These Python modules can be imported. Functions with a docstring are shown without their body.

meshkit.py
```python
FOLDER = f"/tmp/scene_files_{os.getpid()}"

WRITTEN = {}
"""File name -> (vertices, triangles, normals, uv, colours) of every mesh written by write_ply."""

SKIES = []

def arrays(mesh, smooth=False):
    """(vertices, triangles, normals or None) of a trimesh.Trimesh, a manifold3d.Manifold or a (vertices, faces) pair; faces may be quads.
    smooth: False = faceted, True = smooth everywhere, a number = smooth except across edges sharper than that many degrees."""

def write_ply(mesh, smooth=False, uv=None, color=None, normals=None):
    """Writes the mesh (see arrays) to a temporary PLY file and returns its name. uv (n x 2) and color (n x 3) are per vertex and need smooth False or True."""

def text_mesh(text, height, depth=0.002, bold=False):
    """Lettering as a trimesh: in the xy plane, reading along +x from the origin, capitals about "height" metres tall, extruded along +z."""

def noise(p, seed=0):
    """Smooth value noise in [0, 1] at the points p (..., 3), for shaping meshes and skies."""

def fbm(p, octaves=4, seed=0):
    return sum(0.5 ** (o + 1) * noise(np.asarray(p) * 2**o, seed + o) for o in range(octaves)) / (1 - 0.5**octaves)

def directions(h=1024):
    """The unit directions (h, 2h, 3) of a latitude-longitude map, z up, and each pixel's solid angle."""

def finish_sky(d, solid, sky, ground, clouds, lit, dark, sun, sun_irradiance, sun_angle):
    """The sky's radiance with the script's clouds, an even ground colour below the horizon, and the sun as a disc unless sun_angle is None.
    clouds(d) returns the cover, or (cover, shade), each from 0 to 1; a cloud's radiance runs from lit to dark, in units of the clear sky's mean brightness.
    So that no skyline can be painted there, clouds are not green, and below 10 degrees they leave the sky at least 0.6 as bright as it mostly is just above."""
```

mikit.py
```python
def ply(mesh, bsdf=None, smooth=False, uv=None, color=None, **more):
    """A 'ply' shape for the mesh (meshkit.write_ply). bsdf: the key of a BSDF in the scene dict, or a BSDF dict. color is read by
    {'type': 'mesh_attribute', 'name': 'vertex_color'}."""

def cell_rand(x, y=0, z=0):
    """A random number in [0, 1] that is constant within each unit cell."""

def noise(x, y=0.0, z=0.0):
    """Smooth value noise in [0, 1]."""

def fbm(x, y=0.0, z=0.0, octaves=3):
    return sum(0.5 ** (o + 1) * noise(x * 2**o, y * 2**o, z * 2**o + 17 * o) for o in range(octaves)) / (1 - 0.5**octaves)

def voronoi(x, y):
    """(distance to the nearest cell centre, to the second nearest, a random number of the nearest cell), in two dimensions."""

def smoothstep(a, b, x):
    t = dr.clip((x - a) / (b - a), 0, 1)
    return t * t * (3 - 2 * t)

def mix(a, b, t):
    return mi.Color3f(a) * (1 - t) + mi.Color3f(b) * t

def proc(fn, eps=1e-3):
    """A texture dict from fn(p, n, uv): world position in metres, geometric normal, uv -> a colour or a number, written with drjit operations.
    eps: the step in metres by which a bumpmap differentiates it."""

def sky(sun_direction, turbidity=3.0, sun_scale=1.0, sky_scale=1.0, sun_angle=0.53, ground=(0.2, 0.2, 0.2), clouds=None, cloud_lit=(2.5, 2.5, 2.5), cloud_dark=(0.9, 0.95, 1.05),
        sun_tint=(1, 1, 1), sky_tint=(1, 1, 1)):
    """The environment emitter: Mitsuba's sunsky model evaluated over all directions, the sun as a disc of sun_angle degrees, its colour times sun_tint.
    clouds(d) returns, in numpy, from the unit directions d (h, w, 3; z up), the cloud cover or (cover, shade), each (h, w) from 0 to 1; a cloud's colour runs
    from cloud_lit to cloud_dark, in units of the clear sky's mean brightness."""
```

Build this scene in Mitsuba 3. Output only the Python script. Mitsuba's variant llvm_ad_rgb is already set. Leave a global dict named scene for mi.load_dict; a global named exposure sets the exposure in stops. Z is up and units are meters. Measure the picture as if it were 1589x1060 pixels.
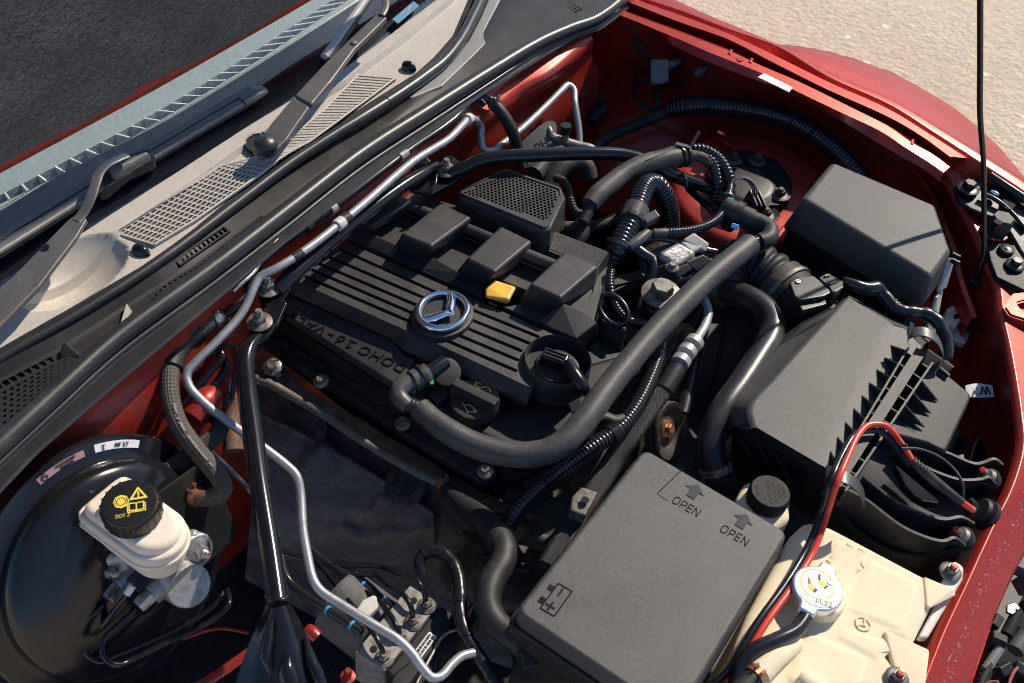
import math, random
import numpy as np, trimesh, mitsuba as mi, drjit as dr
import manifold3d as m3
import shapely.geometry as sg
import mikit, meshkit
from mikit import noise, fbm, smoothstep, mix, voronoi

T = mi.ScalarTransform4f
random.seed(7)
RNG = np.random.default_rng(7)
scene, labels = {'type': 'scene'}, {}

# ---------------------------------------------------------------- camera, light, exposure
EYE = np.array([0.0, 0.0, 1.82])
FWD = np.array([-0.32748066, 0.60938446, -0.72208517])
UP = np.array([-0.47286592, 0.55593342, 0.68361967])
scene['camera'] = {'type': 'thinlens', 'fov': 51.2827, 'fov_axis': 'x', 'near_clip': 0.02, 'far_clip': 400.0,
                   'aperture_radius': 0.0016, 'focus_distance': 1.48,
                   'to_world': T().look_at(origin=EYE.tolist(), target=(EYE + FWD).tolist(), up=UP.tolist())}
scene['sky'] = mikit.sky((0.10, 0.70, 0.70), turbidity=3, sky_scale=1.0, sun_angle=0.8, sun_tint=(0.93, 1.0, 1.12), sky_tint=(0.92, 1.0, 1.10))
exposure = 2.02

# ---------------------------------------------------------------- materials
def rgb(*c):
    return {'type': 'rgb', 'value': list(c) if len(c) == 3 else [c[0]] * 3}

def mat(name, color, rough=0.5, spec=0.5, bump=None, **kw):
    c = mikit.proc(color) if callable(color) else rgb(*(color if isinstance(color, tuple) else (color,)))
    r = mikit.proc(rough) if callable(rough) else rough
    b = {'type': 'principled', 'base_color': c, 'roughness': r, 'specular': spec, **kw}
    if bump is not None:
        b = {'type': 'bumpmap', 'arbitrary': mikit.proc(bump[0], bump[2] if len(bump) > 2 else 6e-4), 'scale': bump[1], 'bsdf': b}
    scene[name] = {'type': 'twosided', 'bsdf': b}

def dusty(base, dust, s=28.0, lo=0.45, hi=0.75, amt=0.6, grain=0.5, gs=700.0, speck=0.0):
    base, dust = mi.ScalarColor3f(base), mi.ScalarColor3f(dust)
    def fn(p, n, uv):
        g = 1 - grain + 2 * grain * noise(p.x * gs, p.y * gs, p.z * gs)
        d = smoothstep(lo, hi, fbm(p.x * s, p.y * s, p.z * s, 4)) * amt * (0.5 + noise(p.x * 520, p.y * 520, p.z * 520))
        if speck:
            d = d + smoothstep(0.86, 0.93, noise(p.x * 260, p.y * 260, p.z * 260)) * speck
        return mix(mi.Color3f(base) * g, dust, dr.clip(d, 0, 1))
    return fn

def fine(k):
    return lambda p, n, uv: noise(p.x * k, p.y * k, p.z * k) * 0.6 + noise(p.x * k * 0.45, p.y * k * 0.45, p.z * k * 0.45) * 0.4

mat('cover_plastic', dusty((0.024, 0.024, 0.0255), (0.12, 0.108, 0.095), 22, 0.42, 0.8, 0.30, 0.3, 600, 0.18), 0.5, 0.4, (fine(1500), 0.00018, 3e-4))
mat('grained_plastic', dusty((0.046, 0.0455, 0.0455), (0.10, 0.092, 0.082), 14, 0.35, 0.75, 0.3, 0.36, 640, 0.1), 0.55, 0.4, (fine(900), 0.0002))
mat('black_plastic', dusty((0.014, 0.014, 0.015), (0.06, 0.055, 0.05), 35, 0.45, 0.8, 0.3, 0.3, 500), 0.5, 0.3)
mat('matte_black', dusty((0.007, 0.007, 0.0075), (0.035, 0.032, 0.03), 30, 0.5, 0.8, 0.4, 0.3, 400), 0.75, 0.25)
mat('gloss_black', (0.008, 0.008, 0.010), 0.17, 0.45)
mat('corrugated_black', (0.014, 0.014, 0.016), 0.24, 0.6)
mat('rubber', dusty((0.016, 0.016, 0.017), (0.10, 0.09, 0.08), 40, 0.45, 0.8, 0.3, 0.3, 450), 0.55, 0.4)
mat('seal_rubber', dusty((0.017, 0.018, 0.020), (0.10, 0.09, 0.075), 18, 0.5, 0.85, 0.25, 0.2, 300), 0.38, 0.5)
mat('foam_hose', dusty((0.042, 0.041, 0.040), (0.12, 0.11, 0.095), 32, 0.4, 0.8, 0.4, 0.3, 420), 0.52, 0.45, (fine(1200), 0.00025, 3e-4))
mat('heat_shield', dusty((0.058, 0.058, 0.061), (0.15, 0.142, 0.132), 45, 0.4, 0.8, 0.4, 0.3, 300, 0.5), 0.55, 0.5, (lambda p, n, uv: fbm(p.x * 40, p.y * 40, p.z * 40, 3), 0.004))
mat('cast_metal', dusty((0.10, 0.095, 0.088), (0.035, 0.026, 0.02), 60, 0.35, 0.65, 0.9, 0.3, 350), 0.55, 0.5, (fine(300), 0.001), metallic=0.5)
mat('aluminium', dusty((0.38, 0.39, 0.40), (0.25, 0.235, 0.22), 70, 0.5, 0.85, 0.5, 0.1, 300), 0.42, 0.5, None, metallic=0.6)
mat('dull_steel', dusty((0.40, 0.39, 0.37), (0.13, 0.08, 0.05), 90, 0.4, 0.7, 0.8, 0.2, 300), 0.4, 0.5, None, metallic=0.8)
mat('rusty_steel', dusty((0.13, 0.085, 0.065), (0.21, 0.08, 0.035), 110, 0.4, 0.7, 0.8, 0.4, 400), 0.7, 0.3, None, metallic=0.25)
mat('chrome', (0.88, 0.88, 0.9), 0.07, 0.5, metallic=1.0)

def flakes(p, n, uv):
    f = noise(p.x * 900, p.y * 900, p.z * 900)
    return mix((0.25, 0.012, 0.008), (0.45, 0.040, 0.016), f)
mat('red_paint', flakes, 0.34, 0.3, None, metallic=0.45, clearcoat=1.0, clearcoat_gloss=0.985)
def dirty_red(p, n, uv):
    d = smoothstep(0.45, 0.8, fbm(p.x * 26, p.y * 26, p.z * 26, 4))
    s = smoothstep(0.60, 0.78, fbm(p.x * 60, p.y * 60, p.z * 90, 3))
    return mix(mix(flakes(p, n, uv), (0.13, 0.06, 0.045), d * 0.45), (0.05, 0.035, 0.03), s * 0.6)
mat('dirty_red_paint', dirty_red, 0.38, 0.3, None, metallic=0.35, clearcoat=0.8, clearcoat_gloss=0.96)
mat('faded_plastic', dusty((0.40, 0.36, 0.31), (0.47, 0.43, 0.375), 24, 0.3, 0.8, 0.28, 0.10, 420, 0.05), 0.5, 0.35)
mat('grey_plastic', dusty((0.22, 0.22, 0.215), (0.10, 0.095, 0.09), 40, 0.4, 0.8, 0.5, 0.15, 400), 0.45, 0.5)
def shell(name, color, rough):
    scene[name] = {'type': 'principledthin', 'base_color': mikit.proc(color), 'roughness': rough, 'diff_trans': 0.4, 'eta': 1.45}
shell('cream_plastic', dusty((0.90, 0.79, 0.56), (0.84, 0.71, 0.47), 9, 0.3, 0.8, 0.5, 0.03, 300), 0.38)
shell('white_plastic', dusty((0.86, 0.75, 0.61), (0.80, 0.66, 0.49), 14, 0.3, 0.8, 0.5, 0.02, 300), 0.33)
mat('pale_plastic', dusty((0.55, 0.53, 0.47), (0.40, 0.37, 0.30), 40, 0.3, 0.8, 0.5, 0.06, 300), 0.45, 0.4)
mat('white_label', dusty((0.72, 0.72, 0.70), (0.5, 0.48, 0.45), 50, 0.4, 0.8, 0.5, 0.04, 300), 0.5, 0.3)
mat('yellow_plastic', dusty((0.80, 0.42, 0.05), (0.55, 0.27, 0.04), 60, 0.4, 0.9, 0.4, 0.05, 300), 0.4, 0.45)
mat('yellow_print', (0.72, 0.55, 0.08), 0.55, 0.3)
mat('ochre_print', (0.48, 0.31, 0.035), 0.6, 0.3)
mat('black_print', (0.012, 0.012, 0.014), 0.5, 0.3)
mat('green_clip', (0.06, 0.38, 0.07), 0.4, 0.5)
mat('blue_tape', (0.03, 0.24, 0.52), 0.4, 0.5)
mat('red_wire', (0.62, 0.045, 0.025), 0.33, 0.5)
mat('copper_clip', dusty((0.55, 0.27, 0.16), (0.2, 0.1, 0.06), 90, 0.4, 0.8, 0.6, 0.2, 300), 0.35, 0.5, None, metallic=0.8)
mat('teal_vinyl', dusty((0.20, 0.25, 0.235), (0.24, 0.28, 0.26), 30, 0.4, 0.8, 0.3, 0.12, 420), 0.6, 0.3, (fine(300), 0.0012))
mat('pale_grey_print', (0.30, 0.30, 0.29), 0.6, 0.3)

def felt(p, n, uv):
    a = noise(p.x * 700, p.y * 260, p.z * 420)
    b = smoothstep(0.72, 0.92, noise(p.x * 520 + 9, p.y * 900, p.z * 520))
    c = fbm(p.x * 18, p.y * 18, p.z * 18, 3)
    return mix(mix((0.055, 0.052, 0.05), (0.20, 0.188, 0.175), a * (0.35 + 0.9 * c)), (0.48, 0.40, 0.30), b * (0.15 + 0.7 * c))
mat('felt', felt, 0.95, 0.1, (fine(500), 0.0025), sheen=0.3)

def braid(p, n, uv):
    a = uv.x * 14 * 6.2832
    b = uv.y * 900.0
    return dr.sin(a + b) * dr.sin(a - b) * 0.5 + 0.5
mat('braided_sleeve', lambda p, n, uv: mix((0.008, 0.008, 0.009), (0.05, 0.05, 0.052), braid(p, n, uv)), 0.42, 0.6, (braid, 0.0018, 3e-4))
def weave(p, n, uv):
    a = uv.x * 10 * 6.2832
    b = uv.y * 640.0
    return dr.sin(a + b) * dr.sin(a - b) * 0.5 + 0.5
mat('woven_hose', lambda p, n, uv: mix((0.06, 0.053, 0.044), (0.10, 0.088, 0.072), weave(p, n, uv) * (0.4 + 0.8 * fbm(p.x * 60, p.y * 60, p.z * 60, 3))), 0.6, 0.35, (weave, 0.001, 3e-4))

def ground_color(p, n, uv):
    a = fbm(p.x * 2.3, p.y * 2.3, 0.0, 4)
    b = noise(p.x * 170, p.y * 170, 0.0)
    c = fbm(p.x * 55, p.y * 55, 3.0, 4)
    d = voronoi(p.x * 42, p.y * 42)
    peb = smoothstep(0.86, 0.9, d[2]) * smoothstep(0.34, 0.22, d[0])
    e = voronoi(p.x * 17 + 3, p.y * 17)
    big = smoothstep(0.93, 0.95, e[2]) * smoothstep(0.27, 0.2, e[0])
    g = mix((0.43, 0.345, 0.245), (0.52, 0.43, 0.32), a) * (0.76 + 0.22 * b + 0.30 * c)
    g = mix(g, mix((0.24, 0.19, 0.14), (0.62, 0.56, 0.49), noise(dr.floor(p.x * 42) * 7.3, dr.floor(p.y * 42) * 3.1, 2.0)), peb * 0.7)
    return mix(g, (0.70, 0.65, 0.60), big * 0.75)
mat('sandy_concrete', ground_color, 0.9, 0.2, (lambda p, n, uv: fbm(p.x * 70, p.y * 70, 1.0, 3), 0.006, 3e-3))
mat('letter_black', (0.010, 0.010, 0.011), 0.28, 0.5)
mat('lid_mark_black', (0.009, 0.009, 0.010), 0.65, 0.1)  # black put in for the shade of the sunken lid letters
mat('old_nut', dusty((0.06, 0.055, 0.05), (0.11, 0.075, 0.055), 120, 0.4, 0.7, 0.7, 0.3, 300), 0.5, 0.4, None, metallic=0.2)
mat('dark_cast', dusty((0.035, 0.033, 0.032), (0.085, 0.074, 0.065), 55, 0.42, 0.7, 0.7, 0.4, 350), 0.7, 0.4)
mat('frit', (0.006, 0.008, 0.013), 0.05, 0.1)
mat('gloss_rubber', (0.012, 0.012, 0.014), 0.25, 0.5)
mat('arrow_grey', (0.032, 0.035, 0.041), 0.6, 0.2)
mat('dim_print', (0.03, 0.03, 0.029), 0.6, 0.2)
mat('cap_metal', (0.72, 0.74, 0.78), 0.22, 0.5, None, metallic=0.75)
mat('grey_steel', dusty((0.16, 0.15, 0.14), (0.09, 0.07, 0.05), 90, 0.4, 0.7, 0.8, 0.2, 300), 0.45, 0.5, None, metallic=0.5)
mat('grey_strap', (0.035, 0.035, 0.036), 0.4, 0.5)
mat('mauve_label', (0.34, 0.20, 0.20), 0.4, 0.4)
mat('cast_aluminium', dusty((0.33, 0.33, 0.32), (0.18, 0.16, 0.14), 80, 0.45, 0.8, 0.7, 0.15, 300), 0.45, 0.5, (fine(350), 0.0008), metallic=0.55)
mat('satin_black', (0.012, 0.012, 0.013), 0.32, 0.5)
mat('dim_red_wire', (0.35, 0.08, 0.06), 0.5, 0.4)
mat('worn_nut', dusty((0.20, 0.19, 0.17), (0.10, 0.075, 0.055), 120, 0.4, 0.7, 0.8, 0.25, 300), 0.5, 0.5, None, metallic=0.45)
mat('rusty_pipe', dusty((0.12, 0.112, 0.102), (0.14, 0.085, 0.06), 70, 0.5, 0.75, 0.5, 0.3, 350), 0.5, 0.5, None, metallic=0.3)
mat('hydraulic_block', dusty((0.26, 0.25, 0.235), (0.12, 0.10, 0.085), 120, 0.45, 0.7, 0.6, 0.15, 300), 0.5, 0.5, None, metallic=0.4)
mat('grey_motor', dusty((0.085, 0.085, 0.085), (0.04, 0.038, 0.035), 60, 0.4, 0.8, 0.5, 0.2, 300), 0.55, 0.4)
mat('elbow_grey', dusty((0.05, 0.05, 0.05), (0.12, 0.115, 0.11), 40, 0.4, 0.8, 0.5, 0.2, 300), 0.42, 0.5)
mat('satin_rubber', dusty((0.018, 0.018, 0.019), (0.06, 0.05, 0.045), 30, 0.5, 0.8, 0.5, 0.2, 400), 0.36, 0.5)
mat('dusty_rubber', dusty((0.035, 0.03, 0.027), (0.13, 0.105, 0.085), 50, 0.35, 0.75, 0.6, 0.25, 400), 0.65, 0.3)
mat('white_alu', dusty((0.42, 0.43, 0.44), (0.28, 0.27, 0.26), 70, 0.45, 0.8, 0.5, 0.1, 300), 0.45, 0.5, None, metallic=0.4)
mat('dusty_alu', dusty((0.22, 0.21, 0.20), (0.12, 0.10, 0.085), 70, 0.4, 0.8, 0.6, 0.2, 300), 0.5, 0.5, None, metallic=0.4)
mat('worn_pulley', dusty((0.05, 0.046, 0.043), (0.13, 0.08, 0.055), 60, 0.45, 0.75, 0.6, 0.3, 300), 0.5, 0.5, None, metallic=0.3)
mat('corrugated_gloss', (0.012, 0.013, 0.016), 0.17, 0.7)
mat('dim_plastic', (0.10, 0.10, 0.095), 0.4, 0.5)
mat('cap_plastic', dusty((0.02, 0.02, 0.021), (0.05, 0.048, 0.045), 60, 0.4, 0.8, 0.4, 0.2, 400), 0.6, 0.2)
mat('paint_wear', dusty((0.27, 0.23, 0.21), (0.30, 0.27, 0.25), 200, 0.4, 0.8, 0.5, 0.2, 400), 0.6, 0.3)
mat('tower_paint', dusty((0.012, 0.012, 0.014), (0.06, 0.05, 0.045), 60, 0.45, 0.8, 0.4, 0.2, 300), 0.42, 0.3)
mat('pale_rib', (0.30, 0.29, 0.275), 0.45, 0.5)
mat('grey_shoulder', dusty((0.20, 0.20, 0.195), (0.26, 0.25, 0.235), 20, 0.3, 0.8, 0.4, 0.1, 300), 0.45, 0.5)
mat('arm_paint', dusty((0.075, 0.071, 0.067), (0.13, 0.122, 0.113), 40, 0.35, 0.8, 0.35, 0.2, 400), 0.38, 0.5)
mat('blue_sticker', (0.03, 0.16, 0.28), 0.4, 0.5)
scene['pane_glass'] = {'type': 'thindielectric', 'int_ior': 1.52}
# ---------------------------------------------------------------- geometry helpers
def A(x):
    return np.asarray(x, float)

def key_for(name):
    if name not in scene and name not in labels:
        return name
    k = 1
    while f'{name}_{k:03d}' in scene or f'{name}_{k:03d}' in labels:
        k += 1
    return f'{name}_{k:03d}'

def add(name, mesh, material, smooth=38, **kw):
    key = key_for(name)
    if isinstance(mesh, tuple) and len(mesh) == 3:      # tube with uv
        scene[key] = mikit.ply((mesh[0], mesh[1]), material, True, uv=mesh[2], **kw)
    else:
        scene[key] = mikit.ply(mesh, material, smooth, **kw)
    return key

def thing(name, label, cat, group=None, kind=None):
    key = key_for(name)
    labels[key] = {'label': label, 'category': cat}
    if group:
        labels[key]['group'] = group
    return key

def structure(name, mesh, material, **kw):
    key = add(name, mesh, material, **kw)
    labels[key] = {'label': name.replace('_', ' '), 'kind': 'structure'}
    return key

def cat(*ms):
    vs, fs, o = [], [], 0
    for m in ms:
        if hasattr(m, 'to_mesh'):
            q = m.to_mesh(); v, f = np.array(q.vert_properties[:, :3], float), np.array(q.tri_verts)
        elif hasattr(m, 'vertices'):
            v, f = np.asarray(m.vertices, float), np.asarray(m.faces)
        else:
            v, f = A(m[0]), np.asarray(m[1], int)
            if f.shape[1] == 4:
                f = np.vstack([f[:, [0, 1, 2]], f[:, [0, 2, 3]]])
        vs.append(v); fs.append(f + o); o += len(v)
    return np.vstack(vs), np.vstack(fs)

def dense(pts, n=None, step=None, closed=False):
    """Catmull-Rom through pts, evenly resampled."""
    p = A(pts)
    if len(p) == 2:
        fine_ = p[0] + (p[1] - p[0]) * np.linspace(0, 1, 50)[:, None]
    else:
        q = np.vstack([p[-1:], p, p[:2]]) if closed else np.vstack([2 * p[0] - p[1], p, 2 * p[-1] - p[-2]])
        out = []
        for i in range(len(q) - 3):
            p0, p1, p2, p3 = q[i:i + 4]
            t0 = 0.0; t1 = max(np.linalg.norm(p1 - p0), 1e-6) ** .5; t2 = t1 + max(np.linalg.norm(p2 - p1), 1e-6) ** .5; t3 = t2 + max(np.linalg.norm(p3 - p2), 1e-6) ** .5
            t = np.linspace(t1, t2, 24, endpoint=False)[:, None]
            a1 = (t1 - t) / (t1 - t0) * p0 + (t - t0) / (t1 - t0) * p1
            a2 = (t2 - t) / (t2 - t1) * p1 + (t - t1) / (t2 - t1) * p2
            a3 = (t3 - t) / (t3 - t2) * p2 + (t - t2) / (t3 - t2) * p3
            b1 = (t2 - t) / (t2 - t0) * a1 + (t - t0) / (t2 - t0) * a2
            b2 = (t3 - t) / (t3 - t1) * a2 + (t - t1) / (t3 - t1) * a3
            out.append((t2 - t) / (t2 - t1) * b1 + (t - t1) / (t2 - t1) * b2)
        fine_ = np.vstack(out + [q[-2:-1]])
    s = np.r_[0, np.cumsum(np.linalg.norm(np.diff(fine_, axis=0), axis=1))]
    if n is None:
        n = max(3, int(s[-1] / step) + 1)
    u = np.linspace(0, s[-1], n)
    return np.stack([np.interp(u, s, fine_[:, k]) for k in range(3)], -1)

def lin(pts, n):
    p = A(pts); s = np.r_[0, np.cumsum(np.linalg.norm(np.diff(p, axis=0), axis=1))]
    u = np.linspace(0, s[-1], n)
    return np.stack([np.interp(u, s, p[:, k]) for k in range(3)], -1)

def frames(p):
    t = np.gradient(p, axis=0); t /= np.linalg.norm(t, axis=1, keepdims=True) + 1e-12
    a = np.cross(t[0], [0, 0, 1.0])
    if np.linalg.norm(a) < 1e-3:
        a = np.array([1.0, 0, 0])
    a /= np.linalg.norm(a)
    N = [a]
    for i in range(1, len(p)):
        a = N[-1] - t[i] * np.dot(N[-1], t[i]); N.append(a / (np.linalg.norm(a) + 1e-12))
    N = A(N)
    return t, N, np.cross(t, N)

def tube(pts, r, seg=16, step=0.006, pitch=None, amp=0.12, caps=True, straight=False, flat=1.0, wob=0.0):
    """Smooth hose through pts. r: number or one per point. pitch: corrugation length."""
    if pitch:
        step = pitch / 6.0
    p0 = A(pts)
    L = np.linalg.norm(np.diff(p0, axis=0), axis=1).sum()
    n = max(4, int(L / step) + 1)
    p = lin(pts, n) if straight else dense(pts, n)
    s = np.r_[0, np.cumsum(np.linalg.norm(np.diff(p, axis=0), axis=1))]
    if np.ndim(r):
        d = np.r_[0, np.cumsum(np.linalg.norm(np.diff(p0, axis=0), axis=1))]
        rr = np.interp(s / s[-1], d / d[-1], r)
    else:
        rr = np.full(n, float(r))
    if pitch:
        w = np.abs(np.sin(np.pi * s / pitch)) ** 0.7
        rr = rr * (1 - amp + amp * w)
    if wob:
        rr = rr * (1 + wob * (meshkit.noise(np.stack([s * 90, s * 0, s * 0], -1)) - 0.5))
    t, N, B = frames(p)
    a = np.arange(seg + 1) / seg * 2 * np.pi
    v = p[:, None] + rr[:, None, None] * (np.cos(a)[None, :, None] * N[:, None] + flat * np.sin(a)[None, :, None] * B[:, None])
    uv = np.stack(np.broadcast_arrays(a[None] / (2 * np.pi), s[:, None]), -1).reshape(-1, 2)
    i, j = np.meshgrid(np.arange(n - 1), np.arange(seg), indexing='ij')
    q = np.stack([i * (seg + 1) + j, i * (seg + 1) + j + 1, (i + 1) * (seg + 1) + j + 1, (i + 1) * (seg + 1) + j], -1).reshape(-1, 4)
    f = np.vstack([q[:, [0, 1, 2]], q[:, [0, 2, 3]]])
    v = v.reshape(-1, 3)
    if caps:
        for e, rev in ((0, True), (n - 1, False)):
            ring = v[e * (seg + 1):e * (seg + 1) + seg]
            b = len(v)
            v = np.vstack([v, ring, p[e:e + 1]])
            uv = np.vstack([uv, np.zeros((seg + 1, 2))])
            k = np.arange(seg)
            c = np.stack([b + k, b + (k + 1) % seg, np.full(seg, b + seg)], -1)
            f = np.vstack([f, c[:, ::-1] if rev else c])
    return v, f, uv

def basis(axis, hint=(0, 0, 1)):
    z = A(axis) / np.linalg.norm(axis)
    x = np.cross(hint, z)
    if np.linalg.norm(x) < 1e-4:
        x = np.cross((0, 1, 0), z)
    x /= np.linalg.norm(x)
    return np.stack([x, np.cross(z, x), z], 1)

def lathe(profile, at=(0, 0, 0), axis=(0, 0, 1), seg=32, ripple=None):
    """profile: (radius, height) list, from bottom to top. ripple: (count, amplitude, r_min) for knurled edges."""
    pr = A(profile)
    a = np.arange(seg) / seg * 2 * np.pi
    R = pr[:, 0][:, None] * np.ones(seg)
    if ripple:
        k, amp, rm = ripple
        R = R + np.where(R > rm, amp * (np.cos(a * k) > 0), 0)
    v = np.stack([R * np.cos(a), R * np.sin(a), pr[:, 1][:, None] * np.ones(seg)], -1).reshape(-1, 3)
    n = len(pr)
    i, j = np.meshgrid(np.arange(n - 1), np.arange(seg), indexing='ij')
    q = np.stack([i * seg + j, i * seg + (j + 1) % seg, (i + 1) * seg + (j + 1) % seg, (i + 1) * seg + j], -1).reshape(-1, 4)
    f = [q[:, [0, 1, 2]], q[:, [0, 2, 3]]]
    for e, rev in ((0, True), (n - 1, False)):
        if pr[e, 0] > 1e-6:
            b = len(v); v = np.vstack([v, [[0, 0, pr[e, 1]]]])
            k = np.arange(seg); c = np.stack([e * seg + k, e * seg + (k + 1) % seg, np.full(seg, b)], -1)
            f.append(c[:, ::-1] if rev else c)
    return v @ basis(axis).T + A(at), np.vstack(f)

def place(mesh, at, axis=(0, 0, 1), xdir=None):
    """A mesh modelled at the origin, its z to axis and its x towards xdir."""
    v, f = cat(mesh)
    z = A(axis) / np.linalg.norm(axis)
    if xdir is None:
        M = basis(axis)
    else:
        x = A(xdir) - z * np.dot(A(xdir), z); x /= np.linalg.norm(x)
        M = np.stack([x, np.cross(z, x), z], 1)
    return v @ M.T + A(at), f

def rpoly(pts, r, k=5):
    """Rounded corners on a 2-D polygon (counter-clockwise result)."""
    p = A(pts)[:, :2]
    if np.sum(p[:, 0] * np.roll(p[:, 1], -1) - np.roll(p[:, 0], -1) * p[:, 1]) < 0:
        p = p[::-1]
    n = len(p); out = []
    rs = np.full(n, float(r)) if np.ndim(r) == 0 else A(r)
    for i in range(n):
        a, b, c = p[i - 1], p[i], p[(i + 1) % n]
        u, w = a - b, c - b
        lu, lw = np.linalg.norm(u), np.linalg.norm(w)
        u, w = u / lu, w / lw
        ang = np.arccos(np.clip(u @ w, -1, 1))
        d = min(rs[i] / max(np.tan(ang / 2), 1e-3), 0.48 * lu, 0.48 * lw)
        s, e = b + u * d, b + w * d
        for t in np.linspace(0, 1, k):
            out.append((1 - t) ** 2 * s + 2 * t * (1 - t) * b + t * t * e)
    return A(out)

def inset(p, d):
    a = p - np.roll(p, 1, 0); b = np.roll(p, -1, 0) - p
    na = np.stack([-a[:, 1], a[:, 0]], 1); nb = np.stack([-b[:, 1], b[:, 0]], 1)
    na /= np.linalg.norm(na, axis=1, keepdims=True) + 1e-12; nb /= np.linalg.norm(nb, axis=1, keepdims=True) + 1e-12
    m = na + nb; m /= np.linalg.norm(m, axis=1, keepdims=True) + 1e-12
    c = np.clip((m * na).sum(1), 0.5, 1)
    return p + m * (d / c)[:, None]

def cap_tris(p2):
    v, f = trimesh.creation.triangulate_polygon(sg.Polygon(p2), engine='earcut')
    from scipy.spatial import cKDTree
    idx = cKDTree(p2).query(v)[1]
    return idx[f]

def slab(p2, ztop, depth, bev=0.003, k=3, draft=0.0, plane=None, bottom=True):
    """Solid plate: outline p2 (ccw), rounded upper edge. plane(x, y): the top's height (else ztop)."""
    hz = (lambda q: np.full(len(q), float(ztop))) if plane is None else (lambda q: plane(q[:, 0], q[:, 1]))
    n = len(p2); loops = []
    base = inset(p2, -draft)
    loops.append(np.c_[base, hz(base) - depth])
    for t in np.linspace(0, np.pi / 2, k + 1):
        q = inset(p2, bev * (1 - np.cos(t)))
        loops.append(np.c_[q, hz(q) - bev * (1 - np.sin(t))])
    v = np.vstack(loops)
    i, j = np.meshgrid(np.arange(len(loops) - 1), np.arange(n), indexing='ij')
    q = np.stack([i * n + j, i * n + (j + 1) % n, (i + 1) * n + (j + 1) % n, (i + 1) * n + j], -1).reshape(-1, 4)
    top = cap_tris(loops[-1][:, :2]) + n * (len(loops) - 1)
    f = [q[:, [0, 1, 2]], q[:, [0, 2, 3]], top]
    if bottom:
        f.append(cap_tris(base)[:, ::-1])
    return v, np.vstack(f)

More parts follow.
